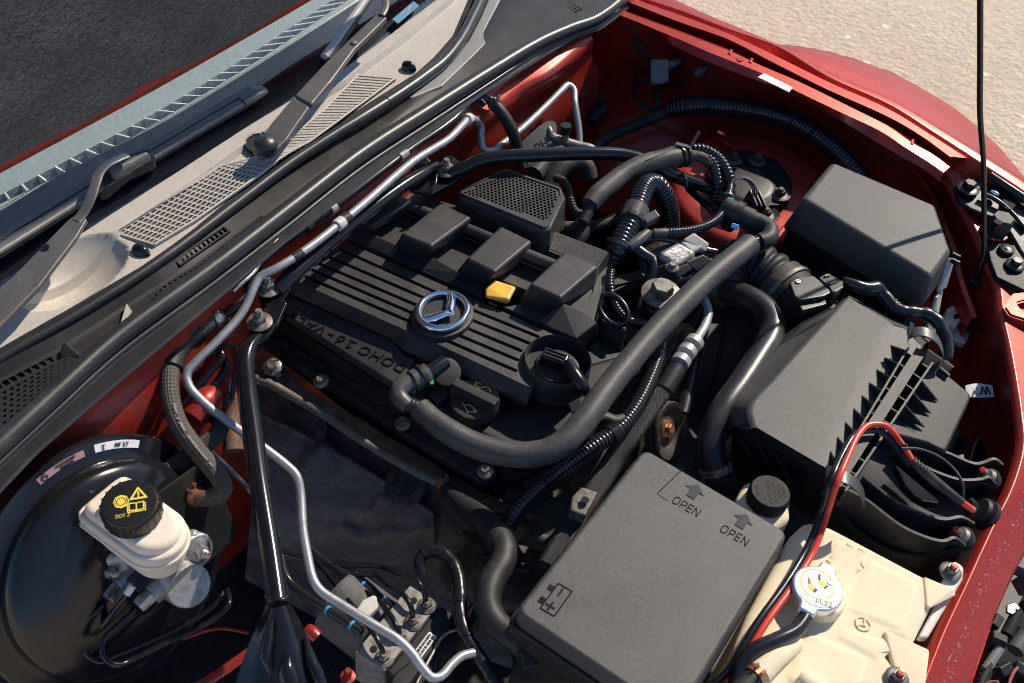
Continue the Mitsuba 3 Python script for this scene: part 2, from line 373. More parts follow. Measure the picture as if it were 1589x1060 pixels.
def slabw(pts, depth, r=0.01, bev=0.003, draft=0.0, k=3):
    """slab whose outline and top plane come from points in space."""
    p = A(pts)
    if np.ptp(p[:, 2]) < 1e-6:
        return slab(rpoly(p, r), p[0, 2], depth, bev, k, draft)
    c = np.linalg.lstsq(np.c_[p[:, :2], np.ones(len(p))], p[:, 2], rcond=None)[0]
    return slab(rpoly(p, r), 0, depth, bev, k, draft, plane=lambda x, y: c[0] * x + c[1] * y + c[2])

def box(sx, sy, sz, bev=0.002, r=None):
    """Rounded block, centred in x and y, standing on z = 0."""
    r = min(sx, sy) * 0.12 if r is None else r
    p = rpoly([(-sx / 2, -sy / 2), (sx / 2, -sy / 2), (sx / 2, sy / 2), (-sx / 2, sy / 2)], r)
    return slab(p, sz, sz, bev)

def ruled(lines, n=60, m=1, curve=False, disp=None, straight=False):
    """Sheet through polylines, in order; each resampled to n points."""
    L = [lin(l, n) if straight else dense(l, n) for l in lines]
    rows = []
    if curve:
        S = np.stack(L, 0)
        cols = [dense(S[:, j], (len(lines) - 1) * m + 1) for j in range(n)]
        G = np.stack(cols, 1)
    else:
        for a, b in zip(L[:-1], L[1:]):
            for t in np.arange(m) / m:
                rows.append(a * (1 - t) + b * t)
        rows.append(L[-1]); G = np.stack(rows, 0)
    if disp is not None:
        G = disp(G)
    h = len(G)
    i, j = np.meshgrid(np.arange(h - 1), np.arange(n - 1), indexing='ij')
    q = np.stack([i * n + j, i * n + j + 1, (i + 1) * n + j + 1, (i + 1) * n + j], -1).reshape(-1, 4)
    return G.reshape(-1, 3), q

def shift(l, dx=0, dy=0, dz=0):
    return A(l) + [dx, dy, dz]

def bar(a, b, w, h, up=(0, 0, 1)):
    """Straight rectangular bar from a to b, w wide and h high (its top edge on the line)."""
    a, b = A(a), A(b); t = (b - a) / np.linalg.norm(b - a)
    s = np.cross(t, up); s /= np.linalg.norm(s); u = np.cross(s, t)
    v = [p + s * x * w / 2 + u * y for p in (a, b) for x, y in ((-1, -h), (1, -h), (1, 0), (-1, 0))]
    f = [[0, 1, 2, 3], [7, 6, 5, 4], [0, 4, 5, 1], [1, 5, 6, 2], [2, 6, 7, 3], [3, 7, 4, 0]]
    return A(v), np.array(f)

def bars_between(la, lb, n, w, h, t0=0.0, t1=1.0):
    a, b = lin(la, 400), lin(lb, 400)
    k = (np.linspace(t0, t1, n) * 399).astype(int)
    return cat(*[bar(a[i], b[i], w, h) for i in k])

def hexa(r, h, c=0.12):
    """Chamfered hexagon head standing on z = 0."""
    a = np.arange(6) * np.pi / 3
    ring = lambda s, z: np.c_[s * r * np.cos(a), s * r * np.sin(a), np.full(6, z)]
    v = np.vstack([ring(1, 0), ring(1, h * (1 - 2 * c)), ring(0.84, h), [[0, 0, h]]])
    f = [[k, (k + 1) % 6, 6 + (k + 1) % 6] for k in range(6)] + [[k, 6 + (k + 1) % 6, 6 + k] for k in range(6)]
    f += [[6 + k, 6 + (k + 1) % 6, 12 + (k + 1) % 6] for k in range(6)] + [[6 + k, 12 + (k + 1) % 6, 12 + k] for k in range(6)]
    f += [[12 + k, 12 + (k + 1) % 6, 18] for k in range(6)]
    return v, np.array(f)

def bolt(key, at, r=0.008, material='dull_steel', axis=(0, 0, 1), stud=0.0, washer=True, washer_mat=None):
    """Flanged hexagon bolt or nut; with stud > 0 the thread end stands out of it."""
    parts = [place(hexa(r, r * 1.0), A(at) + A(axis) * 0.002, axis, (1, 0.3, 0.1))]
    if washer:
        parts.append(lathe([(r * 1.75, -0.002), (r * 1.75, 0.0005), (r * 1.2, 0.003)], at, axis, 24))
    if stud:
        parts.append(lathe([(r * 0.52, 0), (r * 0.52, stud), (r * 0.4, stud + 0.0015)], at, axis, 16))
        for k in range(4):
            parts.append(lathe([(r * 0.5, stud * 0.5 + k * 0.002), (r * 0.58, stud * 0.5 + k * 0.002 + 0.0007), (r * 0.5, stud * 0.5 + k * 0.002 + 0.0014)], at, axis, 16))
    return add(key, cat(*parts), material, 30)

def band(key, pts, t, r, w, material, seg=24, th=0.0015):
    """A strap round the hose through pts, at the fraction t."""
    p = dense(pts, 200); i = int(np.clip(t, 0.01, 0.99) * 199)
    ax = p[min(i + 1, 199)] - p[i - 1]
    return add(key, lathe([(r, -w / 2), (r + th, -w / 2 + 0.0005), (r + th, w / 2 - 0.0005), (r, w / 2)], p[i], ax, seg), material, 40)

def ring_clamp(key, pts, t, r, material='dull_steel'):
    """Spring clamp: a narrow band with two raised ears."""
    p = dense(pts, 200); i = int(np.clip(t, 0.01, 0.99) * 199)
    ax = p[min(i + 1, 199)] - p[i - 1]; ax /= np.linalg.norm(ax)
    side = np.cross(ax, [0, 0, 1.0]); side /= np.linalg.norm(side); up = np.cross(side, ax)
    up = up if up[2] > 0 else -up
    ms = [lathe([(r, -0.005), (r + 0.0014, -0.0045), (r + 0.0014, 0.0045), (r, 0.005)], p[i], ax, 24)]
    for s in (-1, 1):
        ms.append(place(box(0.002, 0.007, 0.008, 0.0006), p[i] + up * r * 0.95 + side * 0.003 * s, up + side * 0.35 * s, side))
    return add(key, cat(*ms), material, 40)

def flat_text(txt, height, at, xdir, normal, depth=0.0012, bold=False, shear=0.0, stretch=1.0):
    m = meshkit.text_mesh(txt, height, depth, bold)
    v = np.array(m.vertices); v[:, 0] = v[:, 0] * stretch + v[:, 1] * shear
    v[:, :2] -= (v[:, :2].max(0) + v[:, :2].min(0)) / 2
    return place((v, np.array(m.faces)), at, normal, xdir)

def arc(cx, cy, r, a0, a1, n=24):
    a = np.radians(np.linspace(a0, a1, n))
    return np.c_[cx + r * np.cos(a), cy + r * np.sin(a)]

def stroke(pts, w, depth):
    """A flat printed or raised line of width w along 2-D points."""
    g = sg.LineString(pts).buffer(w / 2, join_style=2, cap_style=2)
    return poly_mesh(g, depth)

def poly_mesh(g, depth):
    gs = getattr(g, 'geoms', [g])
    return trimesh.util.concatenate([trimesh.creation.extrude_polygon(x, depth, engine='earcut') for x in gs if x.area > 1e-12])

def decal(key, meshes, at, xdir, normal, material):
    return add(key, place(cat(*meshes), at, normal, xdir), material, False)


def union(*ms):
    """Boolean union of closed meshes; plain joining when one of them is not closed."""
    out = None
    for m in ms:
        v, f = cat(m)
        t = trimesh.Trimesh(v, f, process=True)
        if t.volume < 0:
            t.invert()
        q = m3.Manifold(m3.Mesh(np.asarray(t.vertices, np.float32), np.asarray(t.faces, np.uint32)))
        if q.status() != m3.Error.NoError:
            return cat(*ms)
        out = q if out is None else out + q
    return cat(out)
# ---------------------------------------------------------------- the setting: sandy concrete
g = np.linspace(-1, 1, 41); g = np.sign(g) * np.abs(g) ** 3 * 60
gx, gy = np.meshgrid(g, g, indexing='ij')
gz = (meshkit.fbm(np.stack([gx * 0.6, gy * 0.6, gx * 0], -1), 3) - 0.5) * 0.02
i, j = np.meshgrid(np.arange(40), np.arange(40), indexing='ij')
structure('ground', (np.stack([gx, gy, gz], -1).reshape(-1, 3), np.stack([i * 41 + j, (i + 1) * 41 + j, (i + 1) * 41 + j + 1, i * 41 + j + 1], -1).reshape(-1, 4)), 'sandy_concrete', smooth=True)

# ---------------------------------------------------------------- car body: far fender, channel, inner wings, firewall, front panel
car = thing('car_body', 'glossy copper red car body with fender, firewall and front panel round the engine bay', 'car body')
f_out = [(-0.8051,1.6991,0.855),(-0.7375,1.7022,0.852),(-0.678,1.7152,0.85),(-0.585,1.727,0.847),(-0.4932,1.747,0.842),(-0.3811,1.7319,0.835),(-0.2681,1.7433,0.826),(-0.1773,1.7335,0.816),(-0.0849,1.723,0.805),(0.0103,1.7159,0.79),(0.1231,1.7042,0.765)]
f_crown = [(-0.7934,1.7417,0.85),(-0.7165,1.7438,0.848),(-0.647,1.7435,0.846),(-0.5685,1.7499,0.843),(-0.4856,1.7553,0.839),(-0.3711,1.7486,0.833),(-0.2617,1.7595,0.825),(-0.1716,1.7515,0.816),(-0.0709,1.7407,0.805),(0.0174,1.7385,0.79),(0.1323,1.7339,0.765)]
rail_t = [(-0.8183,1.6856,0.855),(-0.7534,1.6834,0.853),(-0.6691,1.6985,0.85),(-0.5767,1.7105,0.847),(-0.4772,1.7122,0.842),(-0.3736,1.7139,0.835),(-0.2615,1.7256,0.826),(-0.172,1.7181,0.816),(-0.109,1.7123,0.808)]
rail_b = [(-0.8246,1.6613,0.854),(-0.7718,1.6621,0.854),(-0.6576,1.6777,0.849),(-0.5681,1.6939,0.846),(-0.4746,1.6908,0.841),(-0.3723,1.6903,0.835),(-0.253,1.7041,0.825),(-0.1906,1.7021,0.818),(-0.1327,1.6898,0.811)]
tro_a = [(-0.8376,1.6768,0.835),(-0.7849,1.6769,0.835),(-0.6638,1.6981,0.83),(-0.572,1.7125,0.827),(-0.4841,1.7094,0.823),(-0.3789,1.7097,0.816),(-0.2542,1.7269,0.806),(-0.1931,1.7176,0.799),(-0.1337,1.7017,0.793)]
tro_b = [(-0.8287,1.6623,0.835),(-0.7687,1.6638,0.835),(-0.6583,1.6879,0.83),(-0.5613,1.6989,0.827),(-0.4839,1.6952,0.823),(-0.3791,1.6984,0.816),(-0.2506,1.7172,0.806),(-0.1962,1.7053,0.8),(-0.1352,1.6913,0.794)]
r2_t = [(-0.8039,1.6289,0.849),(-0.7475,1.637,0.848),(-0.6436,1.654,0.844),(-0.5494,1.667,0.841),(-0.4997,1.67,0.838),(-0.4165,1.6795,0.833),(-0.3182,1.6824,0.826),(-0.2436,1.684,0.82),(-0.1985,1.6753,0.815),(-0.1551,1.6758,0.81),(-0.1236,1.6688,0.806)]
r2_m = [(-0.8009,1.6135,0.846),(-0.7501,1.6234,0.846),(-0.6807,1.6317,0.843),(-0.6375,1.6367,0.841),(-0.5782,1.6403,0.839),(-0.472,1.6545,0.834),(-0.4149,1.6522,0.831),(-0.3304,1.6569,0.825),(-0.248,1.6634,0.818),(-0.2076,1.6564,0.814),(-0.1578,1.6528,0.808),(-0.127,1.6462,0.805)]
r2_b = [(-0.8067,1.6271,0.833),(-0.7554,1.6371,0.833),(-0.6919,1.645,0.83),(-0.6472,1.6306,0.829),(-0.6048,1.6294,0.827),(-0.5336,1.6367,0.825),(-0.4222,1.6585,0.818),(-0.3419,1.6567,0.813),(-0.2803,1.6522,0.808),(-0.1943,1.6436,0.801),(-0.1649,1.6467,0.797),(-0.1268,1.6369,0.793)]
def ext(l, d=0.45):
    l = A(l); u = l[0] - l[1]; u /= np.linalg.norm(u)
    return np.vstack([l[0] + u * d, l])
f_out, f_crown, rail_t, rail_b, tro_a, tro_b, r2_t, r2_m, r2_b = [ext(q) for q in (f_out, f_crown, rail_t, rail_b, tro_a, tro_b, r2_t, r2_m, r2_b)]
gap_o = shift(f_out, 0, -0.003, -0.002)
gap_b = shift(f_out, 0, -0.010, -0.04)
fc2 = shift(f_crown, 0, 0.03, -0.016); fc3 = shift(f_crown, 0, 0.06, -0.06)
add('car_body__fender', cat(ruled([gap_b, gap_o], 90), ruled([gap_o, f_out, f_crown, fc2, fc3], 90, 3)), 'red_paint', 50)
# wheel arch bulge beyond the crown
bulge = [(-0.5776,1.781,0.822),(-0.5034,1.7872,0.82),(-0.4792,1.8194,0.815),(-0.4436,1.8585,0.805),(-0.4121,1.8901,0.795),(-0.3584,1.9261,0.78),(-0.3231,1.9481,0.77),(-0.2293,1.9654,0.75),(-0.1848,1.9691,0.74),(-0.1313,1.9627,0.725),(-0.1049,1.9615,0.715),(-0.0742,1.9469,0.71),(-0.0379,1.9234,0.7),(0.0361,1.8705,0.67)]
b_in = shift(lin(A(f_crown)[1:], 40)[9:39], 0, 0.002, -0.008)
b_mid = 0.55 * lin(bulge, 30) + 0.45 * b_in + np.c_[np.zeros(30), np.zeros(30), 0.012 * np.sin(np.linspace(0, np.pi, 30)) ** 0.8]
b_out = shift(lin(bulge, 30), 0, 0.012, -0.03); b_low = shift(lin(bulge, 30), 0, 0.03, -0.45)
add('car_body__wheel_arch', ruled([b_in, b_mid, lin(bulge, 30), b_out, b_low], 90, 6, curve=True), 'red_paint', True)
ch = key_for('car_body__fender_channel')
add('car_body__fender_channel', cat(ruled([shift(rail_t, 0, 0.012, -0.035), rail_t], 90), ruled([rail_t, rail_b], 90, 3), ruled([rail_b, tro_a, tro_b], 90, 2), ruled([lin(tro_b, 90), lin(r2_t, 90)], 90), ruled([r2_t, r2_m, r2_b], 90, 2), ruled([r2_b, shift(r2_b, 0, 0.012, -0.004)], 90)), 'red_paint', 28)
# small stampings on the rail
for x, y, z in ((1054, 60, .822), (1101, 79, .817), (1249, 148, .803), (1370, 204, .788)):
    pass
for c in ((-0.5486,1.6665,0.839), (-0.5091,1.6716,0.837), (-0.1974,1.6776,0.813)):
    add('car_body__fender_channel__dimple', place(box(0.006, 0.016, 0.005, 0.002), A(c) - [0, 0, 0.002], (0, 0, 1), (1, 0.2, 0)), 'red_paint')
for c in ((-0.5256,1.6594,0.83), (-0.1694,1.6757,0.8)):
    bolt('car_body__fender_channel__bolt', c, 0.0075, 'red_paint')
st = [(-0.4733,1.6539,0.835),(-0.4171,1.6535,0.832),(-0.4163,1.6353,0.832),(-0.4765,1.634,0.835)]
add('car_body__fender_channel__sticker', cat((A(st) + [0, -0.002, 0.003], [[0, 1, 2, 3]]), (A(st) + [0, -0.001, 0.001], [[0, 1, 2, 3]])), 'white_label')
labels['car_body__fender_channel__sticker'] = {'label': 'blank white sticker strip on the red fender rail'}
# inner wing: wall below the rail
w0 = shift(r2_b, 0, 0.012, -0.006); w1 = shift(r2_b, 0, 0.09, -0.05); w2 = shift(r2_b, 0, 0.10, -0.5)
add('car_body__inner_wing', ruled([w0, w1, w2], 80, 4), 'dirty_red_paint', 40)
# wheel house sloping in from that wall to the strut tower
wh0 = [(-0.7694,1.6329,0.66),(-0.6592,1.6197,0.66),(-0.5549,1.6843,0.67),(-0.4501,1.7542,0.67),(-0.3172,1.7627,0.665),(-0.1677,1.7354,0.64)]
wh1 = [(-0.7111,1.5566,0.6),(-0.6341,1.5916,0.62),(-0.5421,1.6405,0.655),(-0.4396,1.699,0.675),(-0.3588,1.6674,0.675),(-0.285,1.598,0.66)]
wh2 = [(-0.6647,1.5126,0.5),(-0.5875,1.55,0.52),(-0.5052,1.5714,0.6),(-0.4335,1.5688,0.685),(-0.3575,1.5833,0.688),(-0.2948,1.5267,0.67)]
add('car_body__wheel_house', ruled([shift(wh0, 0, 0.08, 0.04), wh0, wh1, wh2], 60, 5, curve=True,
    disp=lambda G: G + np.stack([0 * G[..., 0], 0 * G[..., 0], 0.012 * (meshkit.fbm(G * 9.0, 3) - 0.5)], -1)), 'dirty_red_paint', True)
# closing walls of the bay
xs_ = np.linspace(-1.05, 0.16, 30)
add('car_body__inner_wing', ruled([[(x, 1.81 - 0.05 * max(0, x + 0.1), z) for x in xs_] for z in (0.75, 0.7, 0.5, 0.29)], 30, 3), 'dirty_red_paint')
add('car_body__firewall__end', ruled([[(-0.80, 1.46, z), (-0.82, 1.60, z), (-0.86, 1.83, z)] for z in (0.845, 0.6, 0.29)], 12, 4), 'dirty_red_paint')
add('car_body__fender__side', ruled([shift(f_crown, 0, 0.06, -0.06), shift(f_crown, 0, 0.09, -0.25), shift(f_crown, 0, 0.08, -0.6)], 40, 3), 'red_paint', True)
# strut tower
tc = A((-0.4017,1.5348,0.69))
def lumps(v, f):
    v = v.copy(); d = v - tc
    v[:, 2] += 0.006 * (meshkit.fbm(v * 14, 3) - 0.5)
    return v, f
add('car_body__strut_tower', lumps(*lathe([(0.155, -0.30), (0.153, -0.10), (0.148, -0.025), (0.138, -0.004), (0.126, 0.003), (0.10, 0.003), (0.04, 0.0), (0.0, 0.0)], tc, (0.02, -0.16, 1), 72)), 'dirty_red_paint', 60)
def hull_thin(q):
    q = A(q); m = trimesh.convex.convex_hull(np.vstack([q, q + [0.012, 0.004, 0], q + [0, 0.003, 0.001]]))
    return np.array(m.vertices), np.array(m.faces)
# brackets and the flange that runs towards the front
for q in ([(-0.4967,1.5618,0.75),(-0.4914,1.5601,0.748),(-0.5029,1.5834,0.69),(-0.5107,1.5776,0.695)], [(-0.4861,1.5807,0.72),(-0.4807,1.5816,0.718),(-0.4852,1.5826,0.685),(-0.492,1.5788,0.688)]):
    add('car_body__bracket', hull_thin(q), 'dirty_red_paint')
fl0 = [(-0.3364,1.6193,0.71),(-0.327,1.6228,0.7),(-0.3095,1.5281,0.69),(-0.3113,1.4841,0.685),(-0.3155,1.4436,0.68),(-0.3645,1.3869,0.67)]; fl1 = shift(fl0, 0.012, -0.012, -0.12)
add('car_body__flange', cat(ruled([shift(fl0, -0.004, 0.016, -0.004), fl0, fl1], 40, 2)), 'dirty_red_paint', 35)
fl2 = [(-0.3178,1.5957,0.715),(-0.3089,1.5905,0.71),(-0.3015,1.5193,0.7),(-0.2956,1.4725,0.69)]; add('car_body__flange', ruled([fl2, shift(fl2, 0.004, -0.004, -0.09)], 20), 'dirty_red_paint')

# firewall
fw = [[(-0.7593,0.5887,0.845),(-0.7619,0.7756,0.845),(-0.7482,1.0076,0.845),(-0.7518,1.1068,0.845),(-0.7557,1.2142,0.845),(-0.7593,1.3686,0.845),(-0.7572,1.4882,0.845),(-0.7386,1.5905,0.845)],
      [(-0.7547,0.5806,0.82),(-0.7595,0.7716,0.82),(-0.7371,0.9951,0.82),(-0.7586,1.1019,0.82),(-0.7473,1.2423,0.82),(-0.7505,1.3409,0.822),(-0.7329,1.4133,0.826),(-0.7317,1.5473,0.838)],
      [(-0.7558,0.5799,0.808),(-0.7584,0.7698,0.81),(-0.7352,0.9933,0.81),(-0.7548,1.0978,0.812),(-0.7381,1.2397,0.812),(-0.7411,1.3383,0.815),(-0.7226,1.409,0.82),(-0.7246,1.5443,0.832)],
      [(-0.7573,0.5786,0.79),(-0.7561,0.7661,0.79),(-0.7347,0.9942,0.785),(-0.7429,1.1014,0.785),(-0.7343,1.2409,0.775),(-0.7282,1.3384,0.772),(-0.7197,1.4287,0.77),(-0.7133,1.5574,0.785)],
      [(-0.7592,0.5761,0.76),(-0.7591,0.7671,0.75),(-0.7442,1.0087,0.745),(-0.7518,1.1175,0.745),(-0.7354,1.2419,0.725),(-0.7175,1.3541,0.722),(-0.7127,1.4534,0.72),(-0.7094,1.5802,0.735)],
      ]
fw = [shift(q, -0.05) for q in fw]
fw += [shift(fw[4], 0.0, 0, -0.2), shift(fw[4], 0.0, 0, -0.46)]
fwc = [shift(fw[0], -0.05, 0, -0.04), fw[0], shift(fw[1], 0.0), shift(fw[2], 0.012), shift(fw[3], 0.0), shift(fw[4], 0.008), fw[5], fw[6]]
add('car_body__firewall', ruled(fwc, 110, 7, curve=True), 'dirty_red_paint', True)
# side wall behind the far wheel (dark corner)
sw = [[(-0.7707,1.6182,0.82),(-0.7272,1.6133,0.76),(-0.7017,1.6159,0.7)], [(-0.7507,1.5025,0.76),(-0.7431,1.519,0.7),(-0.7187,1.5269,0.62)]]
# left part of the firewall, by the brake booster
lw = [[(-0.7788,0.2789,0.845),(-0.7683,0.3684,0.845),(-0.7609,0.4709,0.845),(-0.7634,0.625,0.845),(-0.7609,0.7018,0.845)],
      [(-0.7723,0.2605,0.8),(-0.7641,0.3535,0.8),(-0.7581,0.4583,0.8),(-0.7499,0.573,0.8),(-0.7494,0.6621,0.8)],
      [(-0.7677,0.2449,0.76),(-0.7609,0.3495,0.76),(-0.7388,0.4546,0.77),(-0.7371,0.5455,0.77),(-0.7415,0.6499,0.76)],
      ]
lw = [shift(q, -0.03) for q in lw]
lw += [shift(lw[2], 0.01, 0, -0.1), shift(lw[2], 0.01, 0, -0.46)]
lw = [shift(lw[0], -0.06, 0, -0.045)] + lw
add('car_body__firewall', ruled(lw, 60, 6, curve=True), 'dirty_red_paint', True)
add('car_body__firewall__rib', tube([(-0.7239,0.537,0.74),(-0.7274,0.563,0.745),(-0.7304,0.5816,0.745)], [0.016, 0.020, 0.014], 18), 'red_paint')

# near side inner wing, dark and low
nw = [[(-0.493,0.3288,0.62),(-0.4993,0.4095,0.63),(-0.4679,0.454,0.64),(-0.4171,0.4534,0.62),(-0.3622,0.4359,0.6)], [(-0.6992,0.3567,0.45),(-0.6373,0.4554,0.5),(-0.5749,0.5272,0.52),(-0.4971,0.5423,0.48),(-0.389,0.5493,0.45)], [(-0.9341,0.4098,0.3),(-0.7941,0.5481,0.34),(-0.6924,0.6279,0.36),(-0.5654,0.6781,0.33),(-0.4085,0.7084,0.3)]]
add('car_body__flange', tube([(-0.4982,0.3003,0.66),(-0.4828,0.3398,0.668),(-0.4722,0.3751,0.675),(-0.4624,0.4047,0.68)], 0.006, 12, flat=0.7), 'red_paint')
add('car_body__lip', tube([(-0.8229,0.2828,0.34),(-0.7557,0.3621,0.34),(-0.699,0.4328,0.35),(-0.6681,0.479,0.35),(-0.63,0.4995,0.35)], 0.003, 10), 'dirty_red_paint')
add('car_body__stud', lathe([(0.009, 0), (0.009, 0.004), (0.0045, 0.005), (0.0045, 0.018), (0.003, 0.02)], (-0.3794,0.433,0.63), (0, 0, 1), 16), 'dirty_red_paint')
add('car_body__stud', tube([(-0.4452,0.4388,0.66),(-0.437,0.4386,0.662),(-0.4314,0.439,0.66)], 0.008, 14), 'red_paint')

# front panel: top plate, inner wall and flange
e1 = [(-0.1381,1.7027,0.775),(-0.1072,1.6849,0.76),(-0.0703,1.6516,0.75),(-0.0275,1.6054,0.742),(0.0052,1.5615,0.736),(0.0303,1.5307,0.732),(0.0598,1.4622,0.728),(0.0938,1.3943,0.724),(0.1416,1.2851,0.72),(0.1605,1.2319,0.718),(0.169,1.1542,0.716),(0.1674,1.0701,0.714),(0.1664,0.9556,0.712),(0.1654,0.8762,0.71),(0.168,0.799,0.708),(0.171,0.7259,0.706)]
e1b = A(e1) + np.c_[np.full(len(e1), 0.006), np.zeros(len(e1)), np.full(len(e1), 0.004)]
e2 = [(-0.1084,1.7417,0.785),(-0.0532,1.7337,0.77),(0.0246,1.7387,0.746),(0.0894,1.6764,0.738),(0.1527,1.642,0.714),(0.1902,1.5848,0.708),(0.2209,1.5088,0.702),(0.2516,1.4044,0.698),(0.2508,1.3148,0.694),(0.2433,1.2398,0.69),(0.2286,1.1609,0.688),(0.2198,1.0532,0.686),(0.2184,0.9596,0.684),(0.2209,0.8859,0.683),(0.2219,0.846,0.682),(0.2238,0.7705,0.68)]
add('car_body__front_panel', ruled([shift(e1, -0.004, 0, -0.006), e1, e1b, lin(e2, 40)], 90, 2), 'red_paint', 60)
e3 = shift(lin(e2, 40)[20:], 0.004, 0, -0.014); e4 = [(0.2771,1.3755,0.67),(0.2758,1.2991,0.67),(0.2565,1.2264,0.67),(0.2307,1.1186,0.67),(0.2226,0.9806,0.67),(0.2254,0.9082,0.67),(0.2273,0.8655,0.67),(0.232,0.782,0.67)]
add('car_body__front_panel__lip', cat(ruled([lin(e2, 40)[20:], e3], 40), ruled([e3, e4], 40, 2), ruled([e4, shift(e4, 0.002, 0, -0.03)], 40)), 'red_paint', 40)
wi = shift(e1, -0.004, 0, -0.006); wi2 = [(-0.1626,1.759,0.73),(-0.1325,1.743,0.7),(-0.0884,1.7031,0.69),(-0.0437,1.6446,0.68),(-0.0115,1.594,0.675),(0.0225,1.5286,0.67),(0.0473,1.4982,0.665),(0.0794,1.443,0.655),(0.106,1.3902,0.65),(0.1335,1.3432,0.645),(0.1554,1.29,0.64),(0.1671,1.1952,0.64),(0.1683,1.0999,0.64),(0.1671,0.9915,0.64),(0.1666,0.9153,0.64),(0.1674,0.829,0.64),(0.1698,0.7555,0.64)]
add('car_body__front_panel__inner_wall', ruled([wi, wi2, shift(wi2, -0.004, 0, -0.12)], 90, 4), 'dirty_red_paint', 50)
fl = [(-0.2133,1.7467,0.745),(-0.1717,1.7269,0.735),(-0.1314,1.7024,0.725),(-0.0871,1.6535,0.715),(-0.0502,1.6105,0.705),(-0.0182,1.5531,0.7),(0.0073,1.5178,0.695),(0.0312,1.4868,0.69)]
add('car_body__front_panel__flange', cat(ruled([fl, lin(wi2, 40)[:14]], 40, 2), ruled([fl, shift(fl, -0.006, -0.002, -0.004)], 40), ruled([shift(fl, -0.006, -0.002, -0.004), shift(fl, -0.004, 0, -0.06)], 40)), 'red_paint', 35)
# corner piece where the fender channel ends
cp = [(-0.1315,1.6974,0.755),(-0.1255,1.7198,0.776),(-0.0986,1.7244,0.775),(-0.0781,1.7325,0.77),(-0.0596,1.7245,0.765),(-0.0657,1.6842,0.755),(-0.0985,1.6827,0.752)]
add('car_body__front_panel__corner_plate', slabw(cp, 0.004, 0.006, 0.001), 'red_paint', 30)
ls = sg.Polygon(rpoly([(0.0565,1.4723,0.738),(0.0601,1.5172,0.738),(0.0989,1.5586,0.738),(0.1311,1.5143,0.738),(0.1122,1.4706,0.738),(0.0707,1.4587,0.738)], 0.01)).difference(sg.Polygon(rpoly([(0.071,1.4946,0.742),(0.0867,1.5196,0.742),(0.1026,1.5068,0.742),(0.0868,1.4821,0.742)], 0.006)))
for z0_, z1_, o_ in ((.722, .739, 0.0), (.739, .742, -.003)):
    g_ = ls.buffer(o_)
    for x_ in getattr(g_, 'geoms', [g_]):
        m_ = trimesh.creation.extrude_polygon(x_, z1_ - z0_, engine='earcut'); m_.apply_translation([0, 0, z0_])
        add('car_body__front_panel__latch_seat', m_, 'red_paint', 40)
wa, wb = lin(e1b, 400), lin(lin(e2, 40), 400)
ch_ = []
for k in range(190):
    i_ = RNG.integers(225, 385); t = 0.42 + 0.13 * RNG.standard_normal() * 0.6
    q = wa[i_] * (1 - t) + wb[i_] * t
    nn = np.cross(wb[i_] - wa[i_], wa[i_ + 4] - wa[i_]); nn /= np.linalg.norm(nn); nn = nn if nn[2] > 0 else -nn
    ch_.append(place(lathe([(RNG.uniform(.0004, .0013), 0), (0.0003, 0.0003)], (0, 0, 0), (0, 0, 1), 6), q + nn * 0.0001, nn))
add('car_body__front_panel__worn_chips', cat(*ch_), 'paint_wear', False)
for q in ((0.182,1.0966,0.701), (0.1842,0.9986,0.7), (0.1879,0.8861,0.699)):
    add('car_body__front_panel__rivet', lathe([(0.0055, 0), (0.005, 0.0018), (0.002, 0.0026)], q, (0, 0, 1), 16), 'rusty_steel')
# black sheet added as dark fill under everything
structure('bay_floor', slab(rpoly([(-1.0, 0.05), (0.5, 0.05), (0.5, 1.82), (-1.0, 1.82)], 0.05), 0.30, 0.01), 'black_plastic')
add('car_body__front_fascia', ruled([[(0.2497,0.7926,0.62),(0.2516,0.9164,0.62),(0.2522,1.0304,0.62),(0.2604,1.1628,0.62)], [(0.3158,0.8139,0.6),(0.3234,0.9618,0.6),(0.3421,1.0903,0.6),(0.3474,1.2209,0.6)]], 20, 4), 'matte_black')

# ---------------------------------------------------------------- hood, standing open, and its prop
hood = thing('hood', 'raised red hood with black insulation felt on its underside, at the top left', 'hood')
h0 = A((-0.9702,0.7501,1.01)); hu = np.array([math.cos(math.radians(81.85)), 0, math.sin(math.radians(81.85))]); hn = np.array([hu[2], 0, -hu[0]])
def hp(y, s, n=0.0):
    return np.array([h0[0] - 0.045 * max(0.0, y - 0.72) ** 1.25 * max(0.0, 1 - s / 0.45), y, h0[2]]) + hu * s + hn * n
ys = np.linspace(h0[1] - 0.75, h0[1] + 0.85, 60)
s0 = lambda y: 0.0
edge = np.interp(np.arange(0, 1), [0], [0])
def he(y):     # rear edge of the felt, with its two notches
    d = y - h0[1]
    return 0.005 + 0.012 * math.exp(-((d + 0.02) / 0.035) ** 2) - 0.004 * math.exp(-((d - 0.1) / 0.06) ** 2) + 0.05 * max(0, abs(d) - 0.55) + 0.004 * math.sin(d * 23)
top = 0.98
rows = []
for s in np.r_[0, np.linspace(0.02, 1, 50)]:
    rows.append([hp(y, he(y) + (top - he(y)) * s, 0.010 + (-0.010 if s == 0 else 0) + 0.008 * (meshkit.fbm(np.array([y * 7, s * 7, 1.0]), 3) - 0.5)) for y in ys])
G = A(rows); h, n = G.shape[:2]
i, j = np.meshgrid(np.arange(h - 1), np.arange(n - 1), indexing='ij')
add('hood__insulation_felt', (G.reshape(-1, 3), np.stack([i * n + j, i * n + j + 1, (i + 1) * n + j + 1, (i + 1) * n + j], -1).reshape(-1, 4)), 'felt', True)
labels['hood__insulation_felt'] = {'label': 'black fibrous insulation felt under the hood'}
pr = [(0.002, -0.010), (0.0, 0.0), (0.002, 0.004), (0.006, 0.004), (0.012, 0.0), (0.06, -0.004), (0.10, -0.012)]
